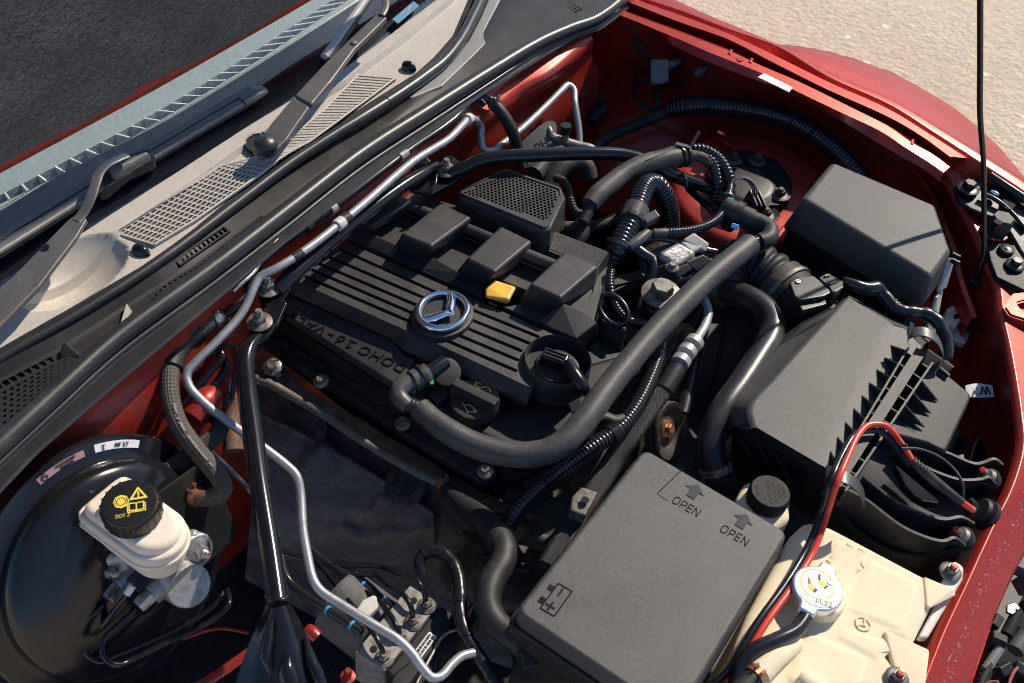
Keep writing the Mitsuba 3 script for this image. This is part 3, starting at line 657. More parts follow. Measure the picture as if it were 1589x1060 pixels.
add('hood__inner_frame', ruled([[hp(y, a, b) for y in ys[::4]] for a, b in pr], 60, 4, curve=True), 'dirty_red_paint', True)
add('hood__outer_skin', ruled([[hp(y, a, -0.010) for y in ys[::4]] for a in (0.002, 0.3, 0.6, 1.0)], 40, 2), 'red_paint', True)
add('hood__inner_frame__front_edge', cat(ruled([[hp(y, 0.96, 0.012) for y in ys[::4]], [hp(y, 1.0, -0.010) for y in ys[::4]]], 30)), 'red_paint')

prop = [(0.0031,1.5594,0.7),(-0.0031,1.5617,0.725),(-0.0064,1.5693,0.742),(-0.0338,1.5785,0.8),(-0.076,1.5759,0.895),(-0.1098,1.5646,0.968),(-0.1412,1.5494,1.05),(-0.1759,1.5195,1.15),(-0.2013,1.4737,1.24)]
thing('prop_rod', 'thin black hood prop rod rising from the front left corner of the bay', 'prop rod')
add('prop_rod__rod', tube(prop, 0.0043, 12), 'gloss_black')
add('prop_rod__grommet', lathe([(0.006, -0.006), (0.011, -0.006), (0.013, -0.002), (0.013, 0.003), (0.010, 0.006), (0.006, 0.0065)], (0.0032,1.5624,0.695), (-0.1, 0.2, 1), 24), 'black_plastic')
# ---------------------------------------------------------------- windscreen, dashboard behind it
L0 = [(-0.9408,0.3915,0.878),(-0.9534,0.5258,0.878),(-0.9556,0.6095,0.878),(-0.9571,0.6493,0.878),(-0.9603,0.7636,0.878),(-0.965,0.8913,0.878),(-0.9649,0.9824,0.878),(-0.9637,1.0988,0.878),(-0.9807,1.2808,0.878),(-0.9923,1.3919,0.878),(-1.0163,1.514,0.878)]
thing('windscreen', 'sloping windscreen with dark lower band, seen below the raised hood', 'windscreen')
up_ = np.array([-0.894, 0, 0.447]); nrm = np.array([0.447, 0, 0.894])
frit_e = [(-1.0217,0.4618,0.915),(-1.0251,0.5354,0.913),(-1.0284,0.6202,0.914),(-1.0265,0.7063,0.9115),(-1.0243,0.8054,0.909),(-1.0282,0.92,0.909),(-1.0321,1.0459,0.9115),(-1.0403,1.1893,0.912),(-1.0513,1.317,0.911),(-1.0655,1.405,0.911)]
add('windscreen__pane', ruled([L0, A(L0) + up_ * 0.3 , A(L0) + up_ * 0.8], 60, 2), 'pane_glass', True)
add('windscreen__frit_band', ruled([A(L0) - nrm * 0.003 - up_ * 0.004, A(lin(frit_e, 30)) - nrm * 0.003], 60, 3), 'frit', True)
dots = [lathe([(0.0011, 0), (0.0011, 0.0006)], q + up_ * 0.0022 - nrm * 0.003, nrm, 8) for q in dense(frit_e, 230)]
add('windscreen__frit_band__dot_row', cat(*dots), 'gloss_black', False)
stk = [(-0.9866,1.2518,0.8935),(-1.0001,1.3252,0.8915),(-0.9866,1.3241,0.889),(-0.9742,1.2516,0.8905)]
add('windscreen__sticker', cat((A(stk) + nrm * 0.002, [[0, 1, 2, 3]]), (A(stk) + nrm * 0.0012, [[0, 1, 2, 3]])), 'blue_sticker')
labels['windscreen__sticker'] = {'label': 'small blue sticker with pale lettering in the corner of the windscreen'}
sa, sb = A(stk[0]) * .5 + A(stk[3]) * .5, A(stk[1]) * .5 + A(stk[2]) * .5
add('windscreen__sticker__lettering', flat_text('AUTEMT', 0.008, (sa + sb) / 2 + nrm * 0.0022, sb - sa, nrm, 0.0004, True, 0, 0.8), 'pale_grey_print', False)

thing('dashboard', 'pale grey green dashboard top with a defroster slot behind the glass', 'dashboard')
zd = .897
d0 = [(-1.042,0.471,0.897),(-1.0411,0.5433,0.897),(-1.0446,0.6292,0.897),(-1.0407,0.7157,0.897),(-1.0355,0.8139,0.897),(-1.0394,0.9298,0.897),(-1.0461,1.0599,0.897),(-1.0549,1.2059,0.897),(-1.0647,1.3339,0.897),(-1.079,1.423,0.897)]
d1 = [(-1.0515,0.4785,0.899),(-1.05,0.5506,0.899),(-1.0473,0.5841,0.899),(-1.0427,0.6643,0.899),(-1.0399,0.7544,0.899),(-1.043,0.87,0.899),(-1.0504,1.0083,0.899),(-1.0652,1.1706,0.899),(-1.0762,1.2797,0.899),(-1.0942,1.4421,0.899)]
d2 = [(-1.0585,0.4854,0.905),(-1.0574,0.558,0.905),(-1.0562,0.5801,0.905),(-1.0536,0.6644,0.905),(-1.0517,0.7605,0.905),(-1.0548,0.8822,0.905),(-1.0646,1.0236,0.905),(-1.0788,1.1706,0.905),(-1.0869,1.2592,0.905),(-1.1038,1.3815,0.905)]
d3 = shift(d2, -0.5, 0, 0.035)
add('dashboard__pad', cat(ruled([shift(d0, 0.02, 0, -0.03), d0, d1, shift(d1, -0.002, 0, -0.035)], 90, 2), ruled([shift(d2, 0.002, 0, -0.035), d2, shift(d2, -0.06, 0, 0.003), d3], 90, 2)), 'teal_vinyl', 40)
add('dashboard__slot_floor', ruled([shift(d1, 0.01, 0, -0.03), shift(d2, -0.01, 0, -0.028)], 60), 'teal_vinyl')
da, db = lin(d1, 600), lin(d2, 600)
for k in range(34):
    q = int(20 + k * 16.6)
    add('dashboard__defroster_rib', bar(da[q] + [0.001, 0, 0.001], db[q] + [0, 0, 0.001], 0.0022, 0.02), 'pale_plastic', False)

# ---------------------------------------------------------------- cowl panel
thing('cowl_panel', 'faded beige grey cowl panel with grilles along the foot of the windscreen', 'cowl panel')
L1 = [(-0.9155,0.3731,0.878),(-0.9306,0.5075,0.878),(-0.9297,0.6462,0.878),(-0.9338,0.7442,0.878),(-0.9414,0.8774,0.878),(-0.9423,0.9676,0.878),(-0.9431,1.084,0.878),(-0.9593,1.2624,0.878),(-0.9736,1.3801,0.878),(-1.0027,1.5112,0.878)]
L2 = [(-0.9118,0.3676,0.869),(-0.9249,0.5024,0.869),(-0.9235,0.6453,0.869),(-0.9274,0.7448,0.869),(-0.9369,0.8795,0.869),(-0.9383,0.971,0.869),(-0.9386,1.0877,0.869),(-0.9531,1.2671,0.869),(-0.9707,1.3902,0.869),(-0.9986,1.5228,0.869)]
L3 = [(-0.8838,0.3464,0.866),(-0.8805,0.4108,0.866),(-0.872,0.514,0.866),(-0.8649,0.6225,0.866),(-0.8645,0.6554,0.866),(-0.8821,0.7927,0.866),(-0.8934,0.9191,0.866),(-0.8886,1.0398,0.866),(-0.8876,1.1308,0.866),(-0.8865,1.1895,0.866),(-0.8944,1.2471,0.866),(-0.9116,1.321,0.866),(-0.9637,1.436,0.866),(-1.0311,1.5663,0.866)]
gU = [(-0.9306,0.6266,0.8705),(-0.9321,0.7016,0.8705),(-0.9328,0.7749,0.8705),(-0.934,0.8087,0.8705),(-0.9126,0.8583,0.8705),(-0.9013,0.8932,0.8705),(-0.9077,0.9228,0.8705),(-0.9204,1.0121,0.8705),(-0.9437,1.1168,0.8705)]
gL = [(-0.8795,0.642,0.8705),(-0.8767,0.7089,0.8705),(-0.8803,0.8,0.8705),(-0.8821,0.8367,0.8705),(-0.8859,0.8728,0.8705),(-0.8859,0.8992,0.8705),(-0.8824,0.9358,0.8705),(-0.8851,0.9849,0.8705),(-0.8892,1.0464,0.8705),(-0.8959,1.1505,0.8705)]
pvc = A((-0.9259,0.883,0.876))
gpoly = sg.Polygon(np.vstack([lin(gU, 60)[:, :2], lin(gL, 60)[::-1, :2]])).buffer(-0.002)
ba, bb = A((-0.9139,0.4681,0.87)), A((-0.9163,0.6201,0.87)); bc = (ba + bb) / 2; bm = (bb - ba) / 2; bl = np.linalg.norm(bm)
def dent(G):
    d = G - bc
    u = (d @ bm) / bl ** 2; w = (d[..., 0] - u * bm[0]) / 0.042
    rr = u ** 2 + w ** 2
    G = G.copy(); G[..., 2] -= 0.036 * np.clip(1 - rr, 0, 1) ** 0.8
    u2 = (G[..., 1] - A((-0.9251,0.4642,0.87))[1]) / 0.09
    return G
rows = [np.linspace(0, 1, 1)]
v, q = ruled([lin(L0, 300), lin(L1, 300), lin(L2, 300), lin(L3, 300)], 300, 14, disp=dent)
holes_ = gpoly.union(sg.Point(pvc[0], pvc[1]).buffer(0.021))
ctr = v[q].mean(1); inside = np.array([holes_.contains(sg.Point(c[0], c[1])) for c in ctr])
add('cowl_panel__panel', (v, q[~inside]), 'faded_plastic', 35)
add('cowl_panel__grille_well', cat(ruled([gU, shift(gU, 0, 0, -0.035)], 60), ruled([shift(gU, 0, 0, -0.035), shift(gL, 0, 0, -0.04)], 60, 2), ruled([shift(gL, 0, 0, -0.04), gL], 60)), 'black_plastic')
gUa, gLa = shift(lin(gU, 400), 0, 0, 0.0012), shift(lin(gL, 400), 0, 0, 0.0012)
ms = [bars_between(gUa, gLa, 22, 0.0024, 0.004, 0, 0.45)]
for t in np.linspace(0, 1, 10):
    l = gUa * (1 - t) + gLa * t
    ms.append(cat(*[bar(l[k], l[k + 6], 0.0016, 0.0036) for k in range(0, 180, 6)]))
add('cowl_panel__mesh_grille', cat(*ms), 'faded_plastic', False)
for k_i in (np.linspace(0.46, 1.0, 32) * 399).astype(int):
    add('cowl_panel__slat', bar(gUa[k_i], gLa[k_i], 0.0043, 0.004), 'faded_plastic', False)
add('cowl_panel__grille_rim', cat(tube(gUa, 0.0016, 8)[:2], tube(gLa, 0.0016, 8)[:2]), 'faded_plastic')
# teeth where the panel is cut away round the near wiper
for k in range(8):
    pass

# front cowl (black), trim bead and lip
thing('front_cowl', 'black front cowl with rows of drain slots below the beige panel', 'cowl')
bulb = [(-0.7617,0.2557,0.86),(-0.77,0.3246,0.862),(-0.7837,0.4111,0.862),(-0.7975,0.5066,0.862),(-0.8015,0.6647,0.862),(-0.809,0.8026,0.862),(-0.8176,0.9737,0.862),(-0.8128,1.1217,0.862),(-0.806,1.2839,0.862),(-0.797,1.4155,0.862),(-0.7818,1.4947,0.862),(-0.7684,1.5444,0.862),(-0.7661,1.5964,0.862),(-0.7682,1.639,0.862),(-0.7754,1.7182,0.862)]
F1 = shift(lin(L3, 60), 0.012, 0, -0.012)
near = np.linspace(0, 1, 60)
F2 = lin([(-0.8648,0.3251,0.842),(-0.8602,0.3884,0.842),(-0.8489,0.4599,0.842),(-0.8463,0.5546,0.842),(-0.8382,0.6536,0.845),(-0.8427,0.7873,0.848),(-0.8458,0.9216,0.85),(-0.8398,1.0449,0.852),(-0.849,1.1345,0.855),(-0.8557,1.2438,0.857),(-0.8767,1.3629,0.858),(-0.9193,1.5016,0.858),(-0.9798,1.6425,0.858)], 60)
F3 = lin([(-0.8305,0.2989,0.838),(-0.8263,0.3612,0.838),(-0.8204,0.4354,0.838),(-0.8229,0.5334,0.84),(-0.8294,0.6448,0.843),(-0.8351,0.7792,0.846),(-0.8377,0.9123,0.848),(-0.833,1.0366,0.848),(-0.8256,1.1708,0.848),(-0.8136,1.3318,0.85),(-0.8034,1.4542,0.85),(-0.7854,1.5317,0.85),(-0.782,1.6619,0.85)], 60)
add('front_cowl__panel', ruled([lin(L3, 60), F1, F2, F3, shift(lin(bulb, 60), -0.006, 0, -0.012)], 120, 4), 'black_plastic', 30)
# square-hole grilles next to the seal
def hatch(key, U, Lo, n, m):
    a, b = shift(lin(U, 300), 0, 0, 0.003), shift(lin(Lo, 300), 0, 0, 0.003)
    ms = [bars_between(a, b, n, 0.0032, 0.003)]
    for t in np.linspace(0, 1, m):
        l = a * (1 - t) + b * t
        ms.append(cat(*[bar(l[k], l[min(k + 10, 299)], 0.003, 0.0028) for k in range(0, 299, 10)]))
    add(key, cat(*ms), 'seal_rubber', False)
    add(key + '__well', ruled([shift(a, 0, 0, -0.0028), shift(b, 0, 0, -0.0028)], 40), 'black_plastic')
hatch('front_cowl__drain_grille', [(-0.8445,0.3522,0.846),(-0.841,0.3748,0.846),(-0.8357,0.4096,0.846),(-0.8286,0.4561,0.846),(-0.804,0.4689,0.846)], [(-0.7769,0.3013,0.846),(-0.7829,0.33,0.846),(-0.7922,0.375,0.846),(-0.8005,0.4301,0.846),(-0.8014,0.4685,0.846)], 17, 9)
hatch('front_cowl__drain_grille', [(-0.8082,0.5161,0.848),(-0.8162,0.5391,0.848),(-0.8337,0.6075,0.848),(-0.8293,0.6587,0.848),(-0.8323,0.7106,0.848),(-0.8364,0.7894,0.848)], [(-0.8057,0.5197,0.848),(-0.8101,0.5486,0.848),(-0.8144,0.6012,0.848),(-0.8153,0.6597,0.848),(-0.8176,0.7018,0.848),(-0.8248,0.7835,0.848)], 34, 4)
for a, b, n in (((-0.877,0.4056,0.8475), (-0.8677,0.473,0.8475), 9), ((-0.8538,0.3808,0.8445), (-0.844,0.4436,0.8445), 8), ((-0.8512,0.6548,0.852), (-0.8519,0.7319,0.852), 11)):
    a, b = A(a), A(b); d = (b - a); L_ = np.linalg.norm(d); d /= L_
    plate_ = sg.box(-0.0062, -0.0062, L_ + 0.0062, 0.0062)
    for t in np.linspace(0, L_, n):
        plate_ = plate_.difference(sg.box(t - 0.0036, -0.0038, t + 0.0036, 0.0038))
    add('front_cowl__slot_strip', place(trimesh.creation.extrude_polygon(plate_, 0.009, engine='earcut'), a - [0, 0, 0.0075], (0.2, 0, 1), d), 'black_plastic', False)
# raised mould between the grilles
tri = [(-0.8452,0.5617,0.852),(-0.8297,0.5577,0.846),(-0.8186,0.5262,0.843),(-0.8213,0.5272,0.846)]
add('front_cowl__fin', slabw(tri, 0.02, 0.002, 0.002), 'arm_paint')
hump = [[(-0.8028,0.4589,0.852),(-0.8119,0.4781,0.853),(-0.8139,0.5037,0.853),(-0.8174,0.5227,0.85)], [(-0.7943,0.4596,0.862),(-0.8006,0.4784,0.864),(-0.8044,0.5021,0.862),(-0.8102,0.5212,0.855)], [(-0.7906,0.4604,0.855),(-0.7942,0.4788,0.857),(-0.7997,0.5023,0.855),(-0.8056,0.5204,0.852)]]
add('front_cowl__mould', ruled(hump, 30, 6, curve=True), 'seal_rubber', True)
add('front_cowl__mould', slabw([(-0.8466,0.4662,0.853),(-0.8438,0.4714,0.853),(-0.8171,0.4702,0.848),(-0.8178,0.4666,0.846),(-0.8374,0.4514,0.846)], 0.012, 0.004, 0.003), 'black_plastic')
# beaded trim in front of the beige panel
trim = [(-0.8797,0.3399,0.855),(-0.8766,0.405,0.856),(-0.8656,0.5068,0.858),(-0.8614,0.6342,0.86),(-0.8693,0.7793,0.862),(-0.8738,0.8857,0.865),(-0.8711,0.9788,0.868),(-0.8687,1.0342,0.868),(-0.8671,1.1244,0.868),(-0.869,1.1919,0.868),(-0.8739,1.2494,0.868),(-0.8924,1.3185,0.868),(-0.9201,1.3894,0.868),(-0.9456,1.4494,0.868),(-1.0121,1.5807,0.868)]
add('front_cowl__trim_bead', tube(trim, [0.007] * 3 + [0.008] * 4 + [0.0095] * 8, 20), 'seal_rubber')
add('front_cowl__trim_joint', lathe([(0.0098, -0.001), (0.0104, 0), (0.0098, 0.001)], dense(trim, 200)[118], dense(trim, 200)[120] - dense(trim, 200)[118], 24), 'black_plastic')
# smooth grey shoulder at the far end, and the black end tray with its little vent
sh = [(-0.8594,1.1281,0.858),(-0.8419,1.2014,0.858),(-0.8562,1.2996,0.858),(-0.8652,1.3544,0.858),(-0.888,1.3805,0.858),(-0.93,1.4906,0.858),(-0.9749,1.5944,0.858),(-0.9919,1.5767,0.858),(-0.9465,1.4738,0.858),(-0.9201,1.4137,0.858),(-0.8924,1.3417,0.858),(-0.8731,1.2669,0.858),(-0.8676,1.2044,0.858)]
add('front_cowl__grey_shoulder', slabw(sh, 0.006, 0.004, 0.003), 'grey_shoulder')
add('front_cowl__end_tray', ruled([[(-0.8596,1.3584,0.855),(-0.8758,1.4594,0.855),(-0.9064,1.588,0.855),(-0.9296,1.6675,0.855)], [(-0.8202,1.3805,0.845),(-0.8275,1.4714,0.845),(-0.8453,1.5839,0.845),(-0.8636,1.728,0.845)], [(-0.8046,1.4357,0.85),(-0.7962,1.5058,0.85),(-0.7904,1.5951,0.85),(-0.8068,1.7037,0.85)]], 30, 4, curve=True), 'black_plastic', True)
for r_ in range(3):
    for c_ in range(5):
        b0 = A((-0.8464,1.571,0.851)); add('front_cowl__end_vent', place(box(0.004, 0.004, 0.002, 0.0003), b0 + A((-0.8155,1.564,0.851)) * (c_ / 4.0) - b0 * (c_ / 4.0) + (A((-0.8446,1.5857,0.851)) - b0) * r_ * 0.55, (0, 0, 1)), 'matte_black', False)
add('front_cowl__end_closing', ruled([[(-0.80, 1.50, .835), (-0.80, 1.65, .835), (-0.82, 1.83, .80)], [(-1.3, 1.50, .84), (-1.3, 1.65, .84), (-1.3, 1.83, .81)]], 12, 3), 'black_plastic')
# hood seal: bulb on a flange
thing('hood_seal', 'long black rubber bulb seal running diagonally along the firewall edge', 'rubber seal')
add('hood_seal__bulb', tube(bulb, [0.0118] * 11 + [0.0105, 0.0105, 0.011, 0.011], 24), 'seal_rubber')
lip = [(-0.7157,0.2177,0.845),(-0.7435,0.3484,0.845),(-0.7549,0.4656,0.845),(-0.7683,0.6298,0.845),(-0.7789,0.7692,0.845),(-0.7843,0.9343,0.845),(-0.7886,1.0903,0.845),(-0.7893,1.2362,0.845),(-0.7804,1.3944,0.845),(-0.7729,1.4961,0.845),(-0.7547,1.5561,0.845),(-0.7549,1.6179,0.845),(-0.7568,1.6804,0.845)]
mid = [(-0.7475,0.2423,0.85),(-0.7591,0.3131,0.851),(-0.7718,0.3987,0.851),(-0.7853,0.4936,0.851),(-0.7893,0.6513,0.851),(-0.7954,0.7873,0.851),(-0.8043,0.958,0.851),(-0.8003,1.1065,0.851),(-0.7955,1.2709,0.851),(-0.7902,1.4077,0.851),(-0.7766,1.4961,0.851),(-0.7613,1.5474,0.851),(-0.7618,1.6089,0.851),(-0.769,1.6992,0.851)]
add('hood_seal__flange', ruled([shift(lin(bulb, 80), 0.004, 0, -0.008), lin(mid, 80), shift(lin(mid, 80), 0.004, 0, -0.004), shift(lin(lip, 80), -0.003, 0, 0.003), lin(lip, 80), shift(lin(lip, 80), -0.003, 0, -0.004)], 120, 2), 'seal_rubber', 40)
add('hood_seal__bead', tube(mid, 0.0035, 10), 'seal_rubber')

# washer nozzles
for name, at, lab in (('washer_nozzle', (-0.8852,0.624,0.866), 'glossy black washer nozzle near the beige basin, the lower left one'), ('washer_nozzle', (-0.901,1.1894,0.869), 'glossy black washer nozzle at the far end of the cowl, the upper right one')):
    k_ = thing(name, lab, 'washer nozzle', 'washer nozzles on the cowl')
    v, f = cat(trimesh.creation.icosphere(3, 1.0)); v = A(v)
    v = v * [0.014, 0.010, 0.0125]; v[:, 2] = np.where(v[:, 2] < 0, 0, v[:, 2]); v[:, 1] *= 1 - 0.25 * (v[:, 0] > 0) * v[:, 0] / 0.014
    m = v[:, 0] < -0.0095; v[m, 0] = -0.0095
    add(k_ + '__shell', place((v, f), at, (0, 0, 1), (1, 0.1, 0)), 'gloss_black', 50)
    add(k_ + '__jet', lathe([(0.002, 0), (0.0024, 0.001), (0.001, 0.0012)], A(at) + [-0.0095, -0.001, 0.006], (-1, -0.1, 0.2), 12), 'matte_black')

# wipers
def wiper_arm(k_, outline, depth, mtl='arm_paint', r=0.004):
    return add(k_, slabw(outline, depth, r, 0.003), mtl, 40)
k_ = thing('wiper', 'near wiper with hooked arm and clamp, its blade across the dark glass band', 'wiper')
add(k_ + '__arm', slabw([(-0.861,0.3737,0.905),(-0.9141,0.4135,0.905),(-0.9198,0.4723,0.915),(-0.9431,0.5684,0.922),(-0.9444,0.5852,0.923),(-0.9271,0.5875,0.92),(-0.9125,0.5573,0.918),(-0.8841,0.4788,0.912)], 0.006, 0.004, 0.0025), 'arm_paint')
add(k_ + '__rivet', lathe([(0.0045, 0), (0.004, 0.0015), (0, 0.0018)], (-0.9256,0.524,0.919), (0.1, 0, 1), 16), 'gloss_black')
add(k_ + '__hook', tube([(-0.9344,0.5761,0.92),(-0.938,0.5893,0.922),(-0.9424,0.6057,0.93),(-0.9548,0.627,0.938),(-0.9637,0.6416,0.942),(-0.9672,0.6563,0.944),(-0.9676,0.6739,0.943),(-0.9689,0.6891,0.94)], 0.0068, 16, flat=0.35), 'arm_paint')
ad = [(-0.9715,0.6384,0.915),(-0.9838,0.6636,0.925),(-0.9852,0.7104,0.925),(-0.9807,0.7354,0.922),(-0.9719,0.7355,0.918),(-0.9692,0.7297,0.912),(-0.9729,0.6901,0.905),(-0.9695,0.65,0.905)]
add(k_ + '__clamp', slabw(ad, 0.016, 0.006, 0.005), 'black_plastic')
add(k_ + '__clamp__cover', slabw([(-0.9727,0.6616,0.932),(-0.9745,0.702,0.931),(-0.9715,0.7216,0.929),(-0.9648,0.7237,0.926),(-0.9637,0.6913,0.926),(-0.9644,0.6618,0.928)], 0.01, 0.005, 0.004), 'arm_paint')
add(k_ + '__clamp__lettering', flat_text('BOSCH', 0.0055, (-0.9674,0.6908,0.917), A((-0.9698,0.7219,0.915)) - A((-0.968,0.6665,0.915)), (0.6, -0.25, 0.75), 0.0004), 'pale_grey_print', False)
bl_ = [(-0.9637,0.4544,0.918),(-0.9733,0.5506,0.912),(-0.9812,0.6556,0.908),(-0.9838,0.7441,0.905),(-0.9864,0.8403,0.904),(-0.9857,0.9349,0.905)]
add(k_ + '__blade', cat(tube(bl_, 0.0105, 18, flat=0.45)[:2], ruled([shift(bl_, -0.006, 0, 0.004), shift(bl_, -0.010, 0, 0.010), shift(bl_, -0.004, 0, 0.006)], 60)), 'arm_paint', 50)
add(k_ + '__blade__rubber', ruled([shift(bl_, 0.006, 0, -0.003), shift(bl_, 0.004, 0, -0.012)], 60), 'rubber')
add(k_ + '__blade__spoiler_edge', tube(shift(bl_, -0.0105, 0, 0.0045)[:3], 0.003, 8), 'pale_rib')
add(k_ + '__blade__end_cap', tube([(-0.9854,0.9073,0.9055),(-0.9845,0.9246,0.9062),(-0.9845,0.9404,0.9062),(-0.9857,0.9508,0.905)], [0.0115, 0.0122, 0.0122, 0.0105], 20, flat=0.55), 'arm_paint')
k_ = thing('wiper', 'far wiper with broad grey arm and round pivot cap, folded near the slat grille', 'wiper')
add(k_ + '__arm', slabw([(-0.93,0.9593,0.918),(-0.8996,0.9609,0.914),(-0.9112,1.0145,0.921),(-0.9347,1.1,0.93),(-0.9469,1.1899,0.94),(-0.9663,1.1929,0.942),(-0.9564,1.1149,0.933),(-0.9444,1.0352,0.925)], 0.007, 0.004, 0.003), 'arm_paint')
add(k_ + '__arm__pivot_link', slabw([(-0.9024,0.8441,0.898),(-0.8859,0.8392,0.896),(-0.8762,0.8543,0.897),(-0.8799,0.8883,0.904),(-0.8914,0.9287,0.909),(-0.8992,0.9577,0.9125),(-0.9299,0.9578,0.9155),(-0.9272,0.9413,0.914),(-0.918,0.8967,0.906)], 0.007, 0.006, 0.003), 'arm_paint')
add(k_ + '__arm__rivet', lathe([(0.005, 0), (0.0045, 0.0016), (0, 0.0022)], (-0.9441,1.1066,0.933), (0.1, 0, 1), 16), 'dull_steel')
add(k_ + '__hook', tube([(-0.9559,1.1866,0.941),(-0.9632,1.2049,0.944),(-0.9802,1.2255,0.948),(-1.0066,1.2512,0.95)], 0.006, 14, flat=0.5), 'arm_paint')
add(k_ + '__pivot_cap', lathe([(0.0165, -0.008), (0.0165, 0.004), (0.0150, 0.009), (0.009, 0.0125), (0.0, 0.0135)], (-0.8919,0.8586,0.902), (0.1, 0, 1), 32), 'seal_rubber', 50)
add(k_ + '__blade', tube([(-0.9799,1.079,0.905),(-0.9946,1.1211,0.905),(-1.0196,1.1887,0.907),(-1.04,1.2466,0.91),(-1.0651,1.3167,0.914)], 0.0062, 12, flat=0.7), 'pale_rib')
add(k_ + '__blade__rubber', tube([(-0.9777,1.0822,0.9),(-0.9922,1.1244,0.9),(-1.0171,1.1921,0.902),(-1.0374,1.2501,0.905),(-1.0624,1.3203,0.909)], 0.006, 12), 'rubber')
add('cowl_panel__pivot_hole', lathe([(0.0, -0.05), (0.021, -0.05), (0.0215, -0.004), (0.0235, 0.0012), (0.0255, -0.001)], pvc, (0.05, 0, 1), 40), 'black_plastic')
# ---------------------------------------------------------------- engine cover
def extr(g, z0, z1):
    gs = getattr(g, 'geoms', [g]); out = []
    for x in gs:
        m = trimesh.creation.extrude_polygon(x, z1 - z0, engine='earcut'); m.apply_translation([0, 0, z0]); out.append(m)
    return cat(*out)

def hull(pts, r):
    """Rounded body: hull of small spheres; r a number or one per point."""
    rs = [r] * len(pts) if np.ndim(r) == 0 else r
    v = np.vstack([np.array(trimesh.creation.icosphere(2, q).vertices) + A(p) for p, q in zip(pts, rs)])
    m = trimesh.convex.convex_hull(v)
    return np.array(m.vertices), np.array(m.faces)

def shp(pts):
    return sg.Polygon(A(pts)[:, :2])

ec = thing('engine_cover', 'black plastic engine cover with parallel grooves, four humps and a chrome emblem', 'engine cover')
conn_c = A((-0.4132,0.9072,0.75))
panel = sg.Polygon(rpoly([(-0.7852,0.7996,0.75),(-0.8024,0.9077,0.75),(-0.4141,0.957,0.75),(-0.4061,0.9225,0.75),(-0.4171,0.8493,0.75),(-0.4376,0.847,0.75),(-0.5632,0.8319,0.75),(-0.6001,0.8261,0.75)], 0.006))
panel = panel.difference(sg.Point(conn_c[0], conn_c[1]).buffer(0.047))
gro = []
for a, b in (((-0.7867,0.8911,0.75), (-0.6263,0.9113,0.75)), ((-0.7875,0.8679,0.75), (-0.6265,0.892,0.75)), ((-0.7872,0.848,0.75), (-0.626,0.8735,0.75)), ((-0.7873,0.8315,0.75), (-0.6242,0.8565,0.75)), ((-0.7865,0.8144,0.75), (-0.6146,0.8415,0.75)),
             ((-0.5638,0.917,0.75), (-0.4635,0.9345,0.75)), ((-0.5588,0.8993,0.75), (-0.4663,0.9159,0.75)), ((-0.5539,0.8819,0.75), (-0.4663,0.8968,0.75)), ((-0.5518,0.8641,0.75), (-0.4608,0.8794,0.75)), ((-0.5519,0.8463,0.75), (-0.4508,0.8616,0.75))):
    gro.append(sg.LineString([a[:2], b[:2]]).buffer(0.0031, cap_style=1))
for g_ in gro:
    panel = panel.difference(g_)
add('engine_cover__groove_panel', extr(panel, .742, .750), 'cover_plastic', 30)
base = slabw([(-0.7903,0.802,0.7425),(-0.8078,0.9124,0.7425),(-0.4156,0.9633,0.7425),(-0.4062,0.9281,0.7425),(-0.4232,0.8935,0.7425),(-0.4181,0.8524,0.7425),(-0.4394,0.8511,0.7425),(-0.5657,0.8358,0.7425),(-0.6028,0.8299,0.7425)], 0.012, 0.006, 0.001, 0.004)
add('engine_cover__groove_panel__floor', base, 'black_plastic')
add('engine_cover__skirt', cat(ruled([[(-0.7948,0.8007,0.7495),(-0.7856,0.7999,0.7495),(-0.683,0.815,0.7495),(-0.6004,0.8265,0.7495),(-0.5635,0.8323,0.7495),(-0.4378,0.8474,0.7495),(-0.416,0.8509,0.7495)], [(-0.8064,0.7906,0.729),(-0.798,0.7909,0.729),(-0.6973,0.8041,0.729),(-0.6267,0.8133,0.729),(-0.6022,0.8085,0.729),(-0.5778,0.8133,0.729),(-0.4412,0.8362,0.729),(-0.4127,0.8379,0.729)], [(-0.8242,0.8023,0.7),(-0.8149,0.8031,0.7),(-0.7099,0.8186,0.7),(-0.6378,0.8281,0.7),(-0.6128,0.8232,0.7),(-0.5878,0.8282,0.7),(-0.4483,0.8517,0.7),(-0.4225,0.8521,0.7)]], 90, 2)), 'cover_plastic', 35)
# upper plate with the humps
hole = sg.Polygon(rpoly([(-0.5729,0.9509,0.755),(-0.5813,0.9901,0.755),(-0.5146,1.0032,0.755),(-0.5182,0.9685,0.755),(-0.5286,0.9526,0.755),(-0.5535,0.9398,0.755)], 0.012))
plate = sg.Polygon(rpoly([(-0.8014,0.9153,0.752),(-0.4193,0.9647,0.752),(-0.4164,1.0088,0.752),(-0.4683,1.1402,0.752),(-0.5651,1.1334,0.752),(-0.7873,1.0628,0.752),(-0.8211,1.0406,0.752)], 0.008)).difference(hole)
add('engine_cover__upper_plate', extr(plate, .728, .752), 'cover_plastic', 30)
add('engine_cover__upper_plate__dip_recess', slabw([(-0.5905,0.9602,0.725),(-0.6035,1.0261,0.725),(-0.5194,1.0344,0.725),(-0.525,0.9744,0.725)], 0.004, 0.004, 0.001), 'black_plastic')
